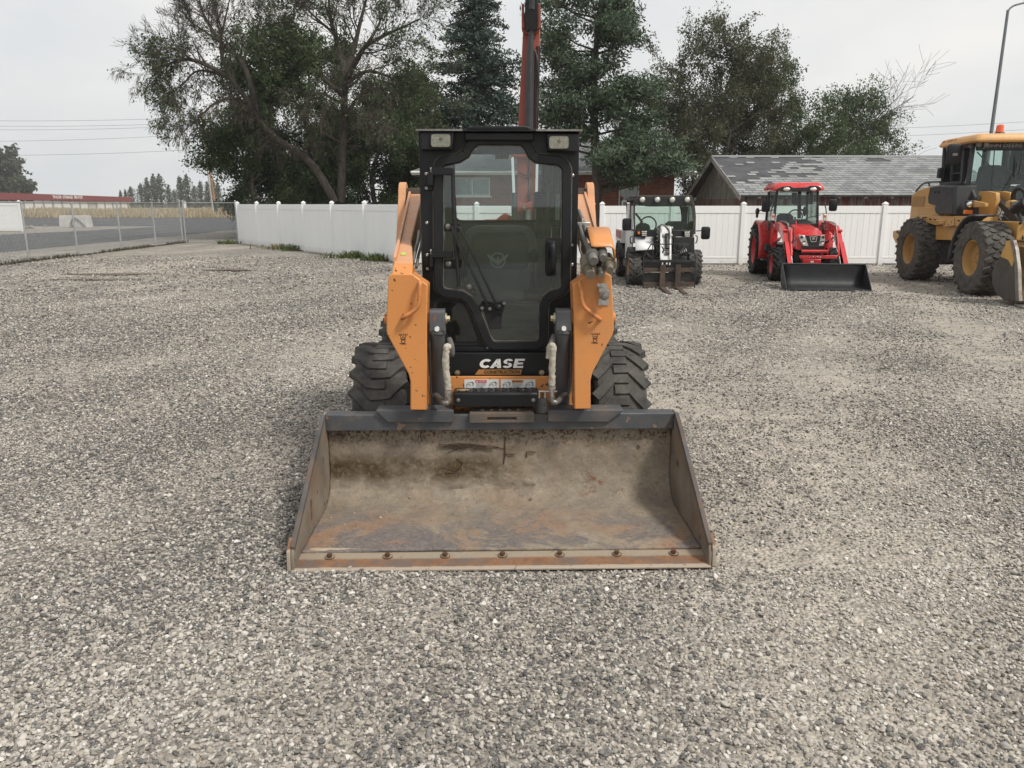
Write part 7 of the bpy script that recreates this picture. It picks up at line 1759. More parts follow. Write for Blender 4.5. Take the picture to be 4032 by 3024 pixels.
# nose: black grille, headlights, emblem
gq = K.xz([(885, 905), (1055, 905), (1035, 1010), (1098, 1020), (1098, 1055), (850, 1055), (848, 1022), (925, 1015)], yh - .02)
gr = MB().prism(gq, 'y', yh - .02, yh).build('grille', M_kb, KT, bevel=.006)
for pts in ([(815, 895), (885, 908), (922, 1020), (862, 1018), (828, 960)], [(1058, 908), (1098, 895), (1103, 960), (1085, 1018), (1035, 1018)]):
    a = K.xz(pts, yh - .03); hl = MB().prism(a, 'y', yh - .03, yh + .05).build('headlight', pm('headlight_silver', (.62, .62, .62), .25, .6, var=.2, vs=25), KT, bevel=.006)
    cxs = sum(p[0] for p in pts) / len(pts)
    for y_, r_ in ((925, .030), (980, .042)):
        xx = (848 if cxs < 950 else 1080) if y_ < 950 else (875 if cxs < 950 else 1072)
        c = K(xx, y_, yh - .035); MB().lathe([(0, r_), (-.012, r_ * .95), (-.004, r_ * .6), (.0, .001)], c, 'y', 16).build('lamp', M_chrome if y_ > 950 else M_dark, hl)
e = K(978, 938, yh - .026); m = MB(); bo = K.xz([(932, 915), (1020, 915), (1004, 976), (950, 976)], yh - .026); m.ring(rpoly(bo, .012, 3), offs(rpoly(bo, .012, 3), -.011), 'y', yh - .030, yh - .021); m.ring(circ((e.x, e.z), .033, 20), circ((e.x, e.z), .026, 20), 'y', yh - .031, yh - .021)
m.prism([(e.x - .018, e.z - .012), (e.x + .012, e.z - .012), (e.x + .02, e.z + .012), (e.x, e.z + .006), (e.x - .016, e.z + .010)], 'y', yh - .031, yh - .021); m.build('emblem', M_chrome, gr)
m = MB(); [m.beam(K(905 + i * 4, 1020 - 0, yh - .024), K(1050 - i * 4, 1020, yh - .024), .004, .004) for i in range(1)]; m.build('trim', M_dullsteel, gr)
# bumper bar, front frame, cross beam with lettering
MB().tube([K(845, 1078, -.62), K(1135, 1078, -.62)], .035, 12).build('grille_guard', M_kr, KT)
m = MB(); m.tube(smooth_path([K(1165, 890, -.55), K(1150, 1000, -.6), (lambda p: p)(K(1130, 1110, -.62))], 4), .02, 8); m.tube([K(1165, 890, -.55), K(1110, 905, -.5)], .012, 8); m.build('guard_tube', M_kr, KT)
cb = K.xz([(822, 1125), (1250, 1122), (1225, 1158), (832, 1160)], -1.05); cbo = MB().prism(cb, 'y', -1.05, -.97).build('cross_beam', M_kr, KT, bevel=.008)
cb = K.xz([(860, 1165), (1060, 1165), (1060, 1215), (860, 1215)], -.80); MB().prism(cb, 'y', -.80, -.72).build('front_weight', M_kr, KT, bevel=.01)
a, b = K(930, 1145, -1.052), K(1075, 1127, -1.052); st = MB().prism(K.xz([(948, 1126), (1075, 1126), (1075, 1145), (928, 1145)], -1.0525), 'y', -1.0525, -1.0505).build('badge_strip', pm('badge_silver', (.62, .62, .62), .4), cbo, smooth=0)
c = K(1022, 1135.5, -1.0545); text('lettering', 'KIOTI', M_kr, cbo, .038, plane_m(c), width=.30, bold=.004, depth=.001)
MB().prism(K.xz([(945, 1182), (980, 1182), (980, 1200), (945, 1200)], -.803), 'y', -.803, -.8005).build('plate_label', M_white, KT, smooth=0)
# loader arms: upper beam, knee, lower leg
def karm(s_, name='loader_arm'):
    X = s_ * .56
    if s_ < 0: P_ = [K.side(575, 790, X), K.side(700, 785, X), K.side(770, 830, X), K.side(800, 900, X)]
    kx, kz = .0, 0
    z_up = K(640, 815, .35).z if s_ < 0 else K(1050, 800, .35).z
    za = K(780, 850, -.45).z; 
    prof_o = [(.95, za - .06), (.95, za + .14), (.30, za + .16), (-.25, za + .10), (-.52, za - .05), (-1.22, .30), (-1.34, .30), (-1.30, .42), (-.72, za - .10 - .12), (-.55, za - .28), (-.25, za - .12), (.1, za - .04), (.45, za - .02)]
    m = MB(); m.prism(rpoly(prof_o, .06, 3), 'x', X - .045, X + .045); o = m.build(name, M_kr, KT, bevel=.008)
    m = MB(); m.prism([(.62, .70), (.95, .70), (.92, za + .02), (.55, za + .0)], 'x', X - .05 + s_ * .012, X + .05 + s_ * .012); m.build('loader_post', M_kr, o, bevel=.008)
    m = MB(); m.tube([(X, .75, .82), (X, .15, za - .22)], .038, 12); m.build('lift_cylinder', M_kr, o); m = MB(); m.tube([(X, .15, za - .22), (X, -.2, za - .13)], .02, 10); m.build('rod', M_chrome, o)
    m = MB(); m.tube([(X + .02 - s_ * .09, -.50, za + .02), (X - s_ * .07, -.95, .62)], .032, 12); m.build('tilt_cylinder', M_kr, o); m = MB(); m.tube([(X - s_ * .07, -.95, .62), (X - s_ * .07, -1.22, .34)], .018, 10); m.build('rod', M_chrome, o)
    m = MB(); m.cyl((X - .055, -.50, za), (X + .055, -.50, za), .028); m.cyl((X - .06, -1.25, .36), (X + .06, -1.25, .36), .03); m.cyl((X - .06, .92, za + .05), (X + .06, .92, za + .05), .03); m.build('pin', M_kr, o)
    m = MB(); m.tube(smooth_path([(X - s_ * .06, .5, za + .18), (X - s_ * .06, -.1, za + .17), (X - s_ * .06, -.45, za + .10), (X - s_ * .10, -.62, za - .2), (X - s_ * .10, -.9, .70)], 5), .011, 8); m.tube(smooth_path([(X - s_ * .085, .5, za + .18), (X - s_ * .085, -.1, za + .165), (X - s_ * .085, -.47, za + .08), (X - s_ * .125, -.62, za - .22)], 5), .011, 8); m.build('steel_line', M_steel, o)
    m = MB(); m.tube(smooth_path([(X - s_ * .08, -.45, za + .1), (X - s_ * .13, -.66, za + .06), (X - s_ * .12, -.78, za - .15), (X - s_ * .09, -.74, za - .32)], 5), .012, 8); m.build('hose', M_hose, o)
    return o, za
aL, za = karm(-1); aR, _ = karm(1)
m = MB(); m.prism([(.52, za + .05), (.72, za + .05), (.74, za + .11), (.54, za + .11)], 'x', -.56 - .047, -.56 - .0455); m.build('arm_decal', pm('badge_silver2', (.60, .60, .60), .4), aL, smooth=0)
m = MB(); m.tube([K(785, 745, -.2), K(792, 850, -.3)], .012, 8); m.build('level_rod', M_kr, aL)
# bucket
yB = -1.95; bl, brr = K(682, 1500, yB), K(1602, 1512, yB); hwb = (brr.x - bl.x) / 2; xm = (bl.x + brr.x) / 2
zB = K(1120, 1218, -1.38).z
prof_b = [(yB, .012), (-1.75, .016), (-1.52, .03), (-1.42, .08), (-1.37, .17), (-1.36, .30), (-1.375, zB)]
m = MB(); m.grid([[(xm - hwb + 2 * hwb * i / 8, y, z) for i in range(9)] for y, z in [(p.x, p.y) for p in smooth_path([(a_, b_, 0) for a_, b_ in prof_b], 4)]]); kb = m.build('bucket', M_kbk, KT, smooth=50); mo = kb.modifiers.new('solid', 'SOLIDIFY'); mo.thickness = .012; mo.offset = -1
for s_ in (-1, 1):
    X = xm + s_ * hwb; m = MB(); m.prism([(yB - .01, .004), (yB + .01, .06), (-1.42, zB + .01), (-1.34, zB + .01), (-1.33, .22), (-1.36, .09), (-1.45, .03), (-1.6, .004)], 'x', X, X + s_ * .014); m.build('side_plate', M_kbk, kb, bevel=.003)
m = MB(); m.span((xm - hwb, yB - .02, .002), (xm + hwb, yB + .10, .0115)); m.build('cutting_edge', M_kbk, kb, bevel=.002)
m = MB(); m.tube([(xm - hwb, -1.372, zB), (xm + hwb, -1.372, zB)], .018, 8); m.build('lip', M_kbk, kb)
for i in range(6): MB().lathe([(0, .016), (.006, .015), (.009, .0001)], (xm - hwb * .93 + i * hwb * .372, yB + .05, .013), 'z', 10).build('edge_bolt', M_dullsteel, kb)
# cab: pillars, glass, roof
yA, yC = .72, 1.75
xl0 = K(585, 430, yA).x; xl1 = K(560, 770, yA).x; xr0 = K(1030, 425, yA).x; xr1 = K(1062, 765, yA).x; zc0 = K(800, 770, yA).z; zc1 = K(800, 425, yA).z
print('tractor cab', xl0, xl1, xr0, xr1, zc0, zc1)
cx_ = (xl0 + xr0) / 2; hwT = (xr0 - xl0) / 2; hwL = hwT + .03
def pil(s_, y, tx=1.0, w=.055):
    m = MB(); m.tube([(cx_ + s_ * hwL, y - .06, zc0 - .35), (cx_ + s_ * hwL, y - .02, zc0 + .1), (cx_ + s_ * hwT, y + .06, zc1)], w * .5, 8); return m
cb_ = MB()
cf = None
for s_ in (-1, 1):
    for y in (yA, yC): o = pil(s_, y).build('pillar', M_kb, KT); cf = cf or o
m = MB(); m.span((cx_ - hwL, yA - .05, zc0 - .10), (cx_ + hwL, yA + .02, zc0)); m.span((cx_ - .62, yA + .0, .62), (cx_ + .62, yC + .1, .78)); m.build('cab_base', M_kb, KT, bevel=.01)
mglass = glass_mat('tractor_glass', (.90, .955, .935), .8, .012, .03, (.3, .34, .33))
def quad(name, pts, mat): return MB().add(pts, [(0, 1, 2, 3)]).build(name, mat, KT, smooth=0, solid=.005)
quad('windshield', [(cx_ - hwL, yA - .03, zc0), (cx_ + hwL, yA - .03, zc0), (cx_ + hwT, yA + .055, zc1), (cx_ - hwT, yA + .055, zc1)], mglass)
for s_ in (-1, 1): quad('side_window', [(cx_ + s_ * hwL, yA, .80), (cx_ + s_ * hwL, yC, zc0 - .1), (cx_ + s_ * hwT, yC + .05, zc1), (cx_ + s_ * hwT, yA + .06, zc1)], mglass)
quad('rear_window', [(cx_ - hwL, yC, zc0 - .15), (cx_ + hwL, yC, zc0 - .15), (cx_ + hwT, yC + .06, zc1), (cx_ - hwT, yC + .06, zc1)], mglass)
zr = K(800, 330, yA + .2).z
m = MB(); hwR = hwT + .12
m.loft([[(cx_ + x, y + .52 * 0, z) for x, y in rpoly([(-hwR * f, yA - .02 - .10 * f2), (hwR * f, yA - .02 - .10 * f2), (hwR * f, yC + .15), (-hwR * f, yC + .15)], .12, 4)] for f, f2, z in ((.90, .2, zc1 - .0), (1.0, 1, zc1 + .035), (1.0, 1, zc1 + .07), (.86, .1, zr - .01), (.80, -.3, zr))]); rf = m.build('roof', M_kr, KT, smooth=50)
bw = MB().prism(K.xz([(570, 410), (585, 395), (640, 372), (720, 365), (760, 385), (905, 380), (945, 362), (1020, 365), (1058, 380), (1056, 408), (1000, 412), (960, 432), (910, 425), (720, 425), (660, 430), (620, 415)], yA - .155), 'y', yA - .155, yA - .02).build('brow', M_kb, rf, bevel=.008)
for x in (686, 976):
    c = K(x, 402, yA - .165); m = MB(); m.ell(c, (.078, .03, .043), 16, 8); m.build('work_lamp', M_lamp, bw)
# interior: seat, wheel, levers, rear frame
m = MB(); a = K.xz([(575, 770), (585, 690), (620, 665), (730, 668), (760, 700), (765, 775)], 1.25); m.prism(rpoly(a, .03, 3), 'y', 1.25, 1.38); m.build('seat', M_seat, KT, bevel=.03)
c = K(775, 705, .95); m = MB(); m.lathe([(0, .15), (.015, .165), (0, .18), (-.015, .165)], c, 'y', 24, True); m.tube([c, c + Vector((0, -.12, -.25))], .02, 8); m.build('steering_wheel', M_kb, KT)
m = MB(); m.tube([K(825, 430, 1.6), K(820, 720, 1.6)], .045, 8); m.tube([K(955, 430, 1.6), K(950, 700, 1.6)], .035, 8); m.build('rear_frame', M_kb, KT)
m = MB(); m.span((K(740, 560, 1.3).x, 1.3, K(740, 560, 1.3).z), (K(800, 440, 1.3).x, 1.4, K(800, 440, 1.3).z)); m.build('hanging_panel', M_kb, KT, bevel=.01)
m = MB(); m.span((K(600, 505, .9).x, .9, K(600, 505, .9).z), (K(685, 470, .9).x, .93, K(685, 470, .9).z)); m.build('sun_visor', M_seat, KT, bevel=.01)
m = MB(); m.ell(K(882, 640, 1.3), (.05, .05, .12), 10, 8); m.tube([K(840, 620, 1.3), K(900, 660, 1.3)], .02, 8); m.build('lever', M_kb, KT)
m = MB(); m.prism(K.xz([(700, 772), (790, 728), (900, 730), (985, 772)], yA + .05), 'y', yA + .05, yA + .2); m.build('dashboard', M_kb, KT, bevel=.01)
MB().tube([K(800, 752, yA - .06), K(930, 710, yA - .05), K(1055, 680, yA - .05)], .008, 6).build('wiper', M_kb, KT)
# fenders over the rear wheels
for s_ in (-1, 1):
    m = MB(); P_ = [(1.70 + .70 * math.cos(R(a_)), .60 + .70 * math.sin(R(a_))) for a_ in range(195, 20, -12)]
    m.grid([[(s_ * x, y, z) for y, z in P_] for x in (.50, .80, .84)]); m.build('fender', M_kr, KT, solid=.02, smooth=60)
    m = MB(); m.prism([(yA, .45), (yA + .45, .45), (1.2, .95), (yC, 1.05), (yC, zc0 - .12), (yA, zc0 - .12)], 'x', s_ * .48, s_ * .50); m.build('lower_door', pm('grey_door', (.20, .22, .21), .4), KT, bevel=.01)
m = MB(); m.span((-.80, .62, .40), (-.52, .95, .44)); m.build('footstep', M_kb, KT, bevel=.005)
# indicators and mirrors on their brackets
for x, s_ in ((537, -1), (1103, 1)):
    a = K.xz([(x - 18, 670), (x + 18, 670), (x + 18, 742), (x - 18, 742)], yA - .12); lo = MB().prism(rpoly(a, .02, 4), 'y', yA - .12, yA - .06).build('indicator', M_chrome, KT, bevel=.004)
    z0_, z1_ = min(p[1] for p in a), max(p[1] for p in a); x0_, x1_ = min(p[0] for p in a), max(p[0] for p in a)
    MB().span((x0_ + .012, yA - .13, z0_ + (z1_ - z0_) * .45), (x1_ - .012, yA - .121, z1_ - .03)).build('lens', M_amber if False else pm('red_amber', (.60, .12, .06), .3), lo, bevel=.004)
    MB().tube(smooth_path([K(x + s_ * 5, 745, yA - .09), K(x + s_ * 0, 770, yA - .07), K(x - s_ * 40, 768, yA)], 4), .014, 8).build('bracket', M_kb, lo)
c = K(460, 582, yA + .05); mirror_part(KT, c, .19, .28, 0, [c + Vector((0, .02, .1)), K(462, 490, yA + .05), K(470, 476, yA + .05), K(540, 480, yA + .05)])
c = K(1192, 575, yA + .05); mirror_part(KT, c, .18, .27, 0, [c + Vector((0, .02, .1)), K(1206, 490, yA + .05), K(1200, 466, yA + .05), K(1075, 466, yA + .05), K(1060, 500, yA + .05)])
c = K(366, 645, 1.6); m = MB(); m.ell(c, (.05, .05, .09), 10, 8); m.tube([c, c + Vector((.12, .0, .05)), c + Vector((.24, 0, .02))], .015, 8); m.ell(K(362, 692, 1.6), (.035, .035, .05), 8, 6); m.build('rear_lamp', M_kb, KT)
MB().tube(smooth_path([K(1062, 545, yA), K(1100, 570, yA - .03), K(1115, 660, yA - .05), K(1095, 760, yA - .03)], 5), .012, 8).build('grab_rail', M_kb, KT)
m = MB(); m.tube(smooth_path([K(545, 560, yA - .02), K(515, 640, yA - .04), K(520, 760, yA - .04)], 4), .012, 8); m.build('grab_rail', M_kb, KT)
a = K.xz([(480, 775), (505, 765), (505, 850), (478, 850)], yA - .1); MB().prism(a, 'y', yA - .1, yA - .03).build('work_box', M_kb, KT, bevel=.01)
# ================================================================== YELLOW WHEEL LOADER
JO = Vector((9.90, 14.70, 0)); JY = R(-5.9)
J = Place(JO, JY, 3400, 480, 2.155)
JT = thing('wheel_loader', 'large yellow and black articulated wheel loader with orange beacon, cut off by the right edge', 'wheel loader', JO, JY)
M_jy = pm('machine_yellow', (.52, .29, .085), .42, var=.06, vs=2, dirt=((.34, .22, .10), .18, 4), chips=((.10, .07, .04), .06, 25)); M_jr = pm('cab_roof_yellow', (.62, .34, .12), .5, var=.05, dirt=((.45, .30, .18), .2, 3))
M_jb = pm('machine_black', (.020, .021, .024), .48, var=.15, dirt=((.11, .10, .09), .15, 4)); M_jg = pm('cab_grey', (.045, .048, .055), .5, var=.12, dirt=((.13, .12, .11), .15, 4))
Mj_tyre = rubber('loader_tyre', (.040, .039, .038), (.20, .18, .15), .7)
jw = wheel(JT, (-.95, 0, .69), .69, .50, .34, 'blocks', 25, .028, pm('rim_ochre', (.44, .25, .075), .6, dirt=((.26, .19, .11), .45, 4)), Mj_tyre, -1, .25)
# fade the road-worn rim lip
wheel_copy(jw, (.95, 0, .69), True); wheel_copy(jw, (-.95, 2.98, .69)).rotation_euler.x = .17; wheel_copy(jw, (.95, 2.98, .69), True)
def xs(pts, xl): return [(lambda q: (q.y, q.z))(J.side(x, y, xl)) for x, y in pts]
def sidep(name, pts, x0, x1, mat, parent=None, r=0, bevel=.008, ref=None):
    a = xs(pts, x0 if ref is None else ref); a = rpoly(a, r, 3) if r else a
    return MB().prism(a, 'x', x0, x1).build(name, mat, parent or JT, bevel=bevel)
m = MB(); m.cyl((-.8, 0, .69), (.8, 0, .69), .17); m.cyl((-.8, 2.98, .69), (.8, 2.98, .69), .17); m.span((-.36, -.5, .55), (.36, 1.25, 1.15)); m.span((-.40, 1.25, .60), (.40, 4.2, 1.2)); m.build('axle', M_dark, JT, bevel=.02)
# front frame and fender
m = MB(); m.span((-.62, -.45, .62), (.62, .80, 1.38)); m.build('front_frame', M_jy, JT, bevel=.02)
m = MB(); P_ = [(.0 + .80 * math.cos(R(a_)), .69 + .80 * math.sin(R(a_))) for a_ in range(-5, 92, 8)] + [(-.08, 1.475)]
for s_ in (-1, 1):
    q = MB(); q.grid([[(s_ * x, y, z) for y, z in P_] for x in (.87, 1.18, 1.22)]); q.build('fender', M_jg, JT, solid=.03, smooth=60)
# articulation block, ladder and side box between the wheels
sidep('frame_plate', [(612, 880), (795, 880), (795, 1005), (612, 1000)], -.88, -.60, M_jy); sidep('frame_plate', [(470, 795), (955, 800), (955, 850), (800, 885), (600, 875), (480, 835)], -.96, -.55, M_jy)
sidep('frame_bracket', [(650, 812), (765, 812), (765, 880), (685, 890), (650, 850)], -.985, -.962, M_jy)
m = MB()
for x, y in ((500, 812), (520, 812), (560, 826), (600, 830), (690, 868), (720, 868), (745, 850), (800, 838), (840, 828)): q = J.side(x, y, -.99); m.cyl(q, q + Vector((.03, 0, 0)), .014, n=8)
m.build('bolts', M_dark, JT)
m = MB(); a = J.side(615, 842, -.98); b = J.side(700, 842, -.98); m.cyl(a, b, .022, n=10); a = J.side(640, 860, -.98); b = J.side(690, 858, -.98); m.cyl(a, b, .03, n=10); m.build('lock_bar', M_jy, JT)
sidep('belly_box', [(640, 1010), (740, 1010), (740, 1200), (655, 1185)], -.75, -.35, M_dark)
sidep('step', [(622, 1130), (660, 1130), (668, 1210), (622, 1205)], -.80, -.45, M_dark)
# rear body, hood and counterweight
X = -.80
hood = [(405, 620), (470, 575), (560, 545), (640, 540), (740, 555), (740, 800), (480, 795), (385, 850), (400, 720)]
m = MB(); a = xs(hood, X); m.prism(a, 'x', X, -X); hb = m.build('engine_hood', M_jy, JT, bevel=.03)
a = xs([(415, 632), (500, 628), (515, 712), (415, 715)], X - .004); m = MB(); y0, y1 = min(p[0] for p in a), max(p[0] for p in a); z0, z1 = min(p[1] for p in a), max(p[1] for p in a)
for i in range(12): m.span((X - .012, y0, z0 + (z1 - z0) * i / 12), (X - .002, y1, z0 + (z1 - z0) * (i + .6) / 12))
m.build('side_grille', pm('grille_tan', (.42, .24, .08), .6), hb, smooth=0)
sidep('hood_ledge', [(430, 725), (600, 725), (640, 795), (470, 800)], -.90, -.801, M_jy, hb)
sidep('counterweight', [(248, 925), (300, 915), (330, 900), (345, 1030), (270, 1030), (245, 975)], -.92, .92, M_jy, None, 0, .02, -.92)
a = xs([(278, 925), (296, 925), (296, 942), (278, 942)], -.925); MB().prism(a, 'x', -.925, -.921).build('reflector', M_dark, JT, smooth=0)
m = MB(); P_ = [J.side(445, 590, -.7), J.side(500, 530, -.7), J.side(560, 512, -.7), J.side(645, 508, -.7)]; m.tube(smooth_path(P_, 4), .022, 8); m.tube([J.side(555, 515, -.7), J.side(560, 545, -.7)], .02, 8); m.tube([p + Vector((.9, 0, 0)) for p in smooth_path(P_, 4)], .022, 8); m.build('hood_rail', M_jb, JT)
# air cleaner housing left of the cab
m = MB(); a = xs([(560, 545), (640, 532), (770, 540), (760, 790), (615, 780), (600, 740), (610, 715), (545, 690), (540, 640)], -1.0); b = [(y * .98 + .03, z) for y, z in a]
m.loft([[(-.55, y, z) for y, z in a], [(-.94, y, z) for y, z in a], [(-1.0, y + .01, z - .0) for y, z in [((p[0] - 2.0) * .94 + 2.0, (p[1] - 1.6) * .94 + 1.6) for p in a]]]); m.build('side_tank', M_jb, JT, bevel=.015)
m = MB()
for x in (608, 640): q = J.side(x, 597, -1.0); m.cyl(q, q + Vector((-.02, 0, 0)), .018, n=8)
m.build('sensor_caps', M_dark, JT)
# cab: side with two windows, front glass, roof
XL, XR = -.66, .66
a_ = {k: J.side(x, y, XL) for k, (x, y) in dict(ft=(935, 190), fb=(860, 790), rt=(690, 215), rb=(655, 520), mb=(745, 540), mt=(880, 200), fbb=(955, 795)).items()}
yfT, yfB, yrT, yrB = a_['ft'].y, J.side(890, 670, XL).y, a_['rt'].y, a_['rb'].y
zT = J.side(800, 200, XL).z; zW = a_['rb'].z; zBt = J.side(860, 790, XL).z
print('jd cab', yfT, yfB, yrT, yrB, zT, zW, zBt)
def side_struct(X, s_):
    m = MB(); t = .06
    def S(x, y): q = J.side(x, y, XL); return (X, q.y, q.z)
    for p, q, w in (((930, 190), (850, 800), .11), ((858, 215), (835, 515), .09), ((690, 200), (668, 530), .07)):
        m.beam(S(*p), S(*q), t, w, (0, 1, 0))
    m.beam(S(685, 205), S(940, 195), t, .09); m.beam(S(655, 522), S(840, 518), t, .06); m.beam(S(755, 440), S(850, 430), t * .6, .022); m.beam(S(760, 330), S(745, 520), t, .03, (0, 1, 0))
    o = m.build('cab_side', M_jg, JT, bevel=.008)
    m = MB(); m.prism(xs([(770, 535), (890, 520), (955, 660), (950, 795), (700, 795), (745, 560)], XL), 'x', X, X + s_ * .05 * -1); m.build('cab_panel', M_jg, o, bevel=.006)
    m = MB(); m.prism(rpoly(xs([(780, 545), (828, 545), (822, 690), (775, 690)], XL), .02, 3), 'x', X - .006, X - .001); m.build('lower_window', glass_mat('jd_low_glass', (.25, .30, .28), 1.5, .02, .05), o, smooth=0)
    m = MB(); m.prism(xs([(700, 225), (920, 215), (855, 512), (672, 518)], XL), 'x', X + .01, X + .016); m.build('side_window', glass_mat('jd_glass', (.82, .90, .88), 1.0, .012, .03, (.3, .35, .34)), o, smooth=0)
    return o
cs = side_struct(XL, -1); side_struct(XR, 1)
# front glass with pillars, deep and tall
yF0 = J.side(870, 670, XL).y - .30; yF1 = yfT - .02
zlow = J(1080, 590, yF0).z
fg = [(-.66, yfB, zlow - .25), (-.40, yF0, zlow - .3), (.40, yF0, zlow - .3), (.66, yfB, zlow - .25), (.62, yF1, zT), (-.62, yF1, zT)]
M_jglass = glass_mat('jd_front_glass', (.84, .92, .90), 1.0, .012, .04, (.3, .36, .35))
MB().add([(-.655, yfB, zBt + .2), (-.30, yF0, zBt + .2), (.30, yF0, zBt + .2), (.655, yfB, zBt + .2), (-.64, yF1 + .02, zT), (-.30, yF1 - .10, zT), (.30, yF1 - .10, zT), (.64, yF1 + .02, zT)], [(0, 1, 5, 4), (1, 2, 6, 5), (2, 3, 7, 6)]).build('front_window', M_jglass, JT, smooth=0, solid=.006)
m = MB(); m.tube([(-.31, yF0, zBt + .2), (-.31, yF1 - .10, zT)], .010, 6); m.tube([(.31, yF0, zBt + .2), (.31, yF1 - .10, zT)], .010, 6); m.build('glass_joint', M_jb, JT)
m = MB(); zz = J(1180, 545, yF0 + .2).z; m.prism(rpoly([(-.30, zBt - .1), (.42, zBt - .1), (.42, zz - .05), (.22, zz + .0), (-.10, zz), (-.26, zz - .08)], .06, 4), 'y', yF0 + .15, yF0 + .35); m.build('dashboard', M_jg, JT, bevel=.02)
m = MB(); m.span((-.64, yfB - .02, zBt - .05), (.64, yfB + .9, zBt + .25)); m.span((-.64, yrB - .10, zBt), (.64, yrB, zW)); m.build('cab_floor', M_jg, JT, bevel=.01)
m = MB(); [m.tube([(x, yrB - .05, zW), (x, yrT, zT)], .045, 8) for x in (-.28, .18, .60)]; m.build('rear_pillar', M_jg, JT)
MB().add([(-.64, yrB, zW), (.64, yrB, zW), (.62, yrT, zT), (-.62, yrT, zT)], [(0, 1, 2, 3)]).build('rear_window', M_glass, JT, smooth=0, solid=.005)
ys_ = yfB + .55
m = MB(); sx_ = -.05; m.loft([[(sx_ + x * f, ys_ + y, z) for x, z in rpoly([(-.25, zBt + .5), (.25, zBt + .5), (.22, zT - .42), (-.22, zT - .42)], .10, 4)] for f, y in ((.94, -.06), (1, .0), (.96, .08))]); m.build('seat', M_seat, JT)
c = Vector((.05, yF0 + .45, zz + .16)); m = MB(); m.lathe([(0, .17), (.018, .19), (0, .21), (-.018, .19)], c, 'y', 24, True); m.tube([c, c + Vector((0, -.10, -.3))], .03, 8); m.build('steering_wheel', M_jb, JT)
m = MB(); [m.ell(Vector((x, yF0 + .75, z_)), (.06, .06, .11), 10, 8) for x, z_ in ((-.12, zz + .02), (.30, zz + .05))]; m.span((.25, yF0 + .6, zBt + .3), (.45, yF0 + 1.1, zz - .12)); m.build('controls', M_jb, JT)
# roof
zr1 = J.side(640, 180, -.85).z; rY0 = yF1 - .38; rY1 = J.side(632, 195, -.82).y
m = MB(); m.loft([[(x, y, z) for x, y in rpoly([(-.82 * f, rY0 + (1 - f) * .6), (.82 * f, rY0 + (1 - f) * .6), (.82 * f, rY1 - (1 - f) * .9), (-.82 * f, rY1 - (1 - f) * .9)], .10, 3)] for f, z in ((.97, zT - .01), (1, zT + .015), (1, zT + .04), (.93, zT + .13), (.88, zT + .155))]); jr = m.build('roof', M_jr, JT, smooth=40)
for u0, u1 in ((.02, .20), (.30, .60), (.66, .74)):
    yA_, yB_ = rY1 + (rY0 - rY1) * (u0 * .55 + .05), rY1 + (rY0 - rY1) * (u1 * .55 + .05); m = MB(); m.hexa([(-.808, yA_, zT + .055), (-.775, yA_ - .01, zT + .125), (-.808, yB_, zT + .055), (-.775, yB_ - .01, zT + .125), (-.80, yA_, zT + .05), (-.765, yA_ - .01, zT + .118), (-.80, yB_, zT + .05), (-.765, yB_ - .01, zT + .118)]); m.build('roof_recess', pm('recess_orange', (.38, .16, .07), .6), jr, smooth=0)
m = MB(); m.span((-.66, yF1 - .15, zT - .16), (.66, yF1 - .07, zT - .012)); hb2 = m.build('header', M_jb, JT, bevel=.02)
q = J(1185, 201, yF1 - .153); text('lettering', 'JOHN DEERE', pm('faded_white', (.34, .36, .36), .6), hb2, .072, plane_m(q), width=.74, depth=.001)
for x, y in ((1035, 190), (975, 190)):
    q = J(x, y, yF1 - .2); m = MB(); m.lathe([(.05, .03), (0, .05), (-.04, .055), (-.045, .045), (-.045, .0001)], q, 'y', 14); m.build('work_lamp', M_dullsteel, JT); 
q = J(908, 205, yfT); MB().lathe([(.03, .03), (-.03, .045), (-.035, .0001)], q, 'y', 12).build('work_lamp', M_dullsteel, JT)
q = J(1150, 118, yF1 + .25); q.z = zT + .15; m = MB(); m.lathe([(0, .10), (.05, .10), (.07, .085)], q, 'z', 18); be = m.build('beacon_base', M_jb, JT)
m = MB(); m.lathe([(.07, .075), (.20, .068), (.22, .05), (.225, .0001)], q, 'z', 18); m.build('beacon', pm('beacon_orange', (.75, .12, .03), .25, coat=.5), be)
# mirrors, lamps, wipers
c = J.side(772, 275, -.98); mirror_part(JT, c, .30, .42, 0, [c + Vector((.05, 0, .1)), J.side(870, 240, -.70), J.side(905, 245, -.66)])
MB().span((c.x - .05, c.y - .045, c.z - .03), (c.x + .05, c.y - .038, c.z + .02)).build('mirror_badge', M_dullsteel, JT)
c = J.side(655, 430, -.75); m = MB(); m.span((c.x - .06, c.y - .06, c.z - .12), (c.x + .06, c.y + .06, c.z + .10)); m.build('rear_mirror', M_jb, JT, bevel=.02)
q0 = J.side(850, 672, -.86); br_ = sidep('lamp_bracket', [(846, 672), (930, 668), (1032, 690), (1030, 720), (930, 725), (846, 722)], -.84, -.78, M_jy, None, 0, .006)
a = J.side(890, 705, -.90); m = MB(); m.span((a.x - .08, a.y - .06, a.z - .085), (a.x + .08, a.y + .04, a.z + .09)); lb = m.build('headlight', M_jb, JT, bevel=.012)
MB().lathe([(-.005, .062), (-.02, .055), (-.03, .03), (-.032, .0001)], (a.x, a.y - .058, a.z + .01), 'y', 18).build('lens', M_chrome, lb)
m = MB(); m.span((a.x - .075, a.y - .06, a.z - .18), (a.x + .075, a.y + .02, a.z - .095)); m.build('indicator', M_amber, lb, bevel=.01)
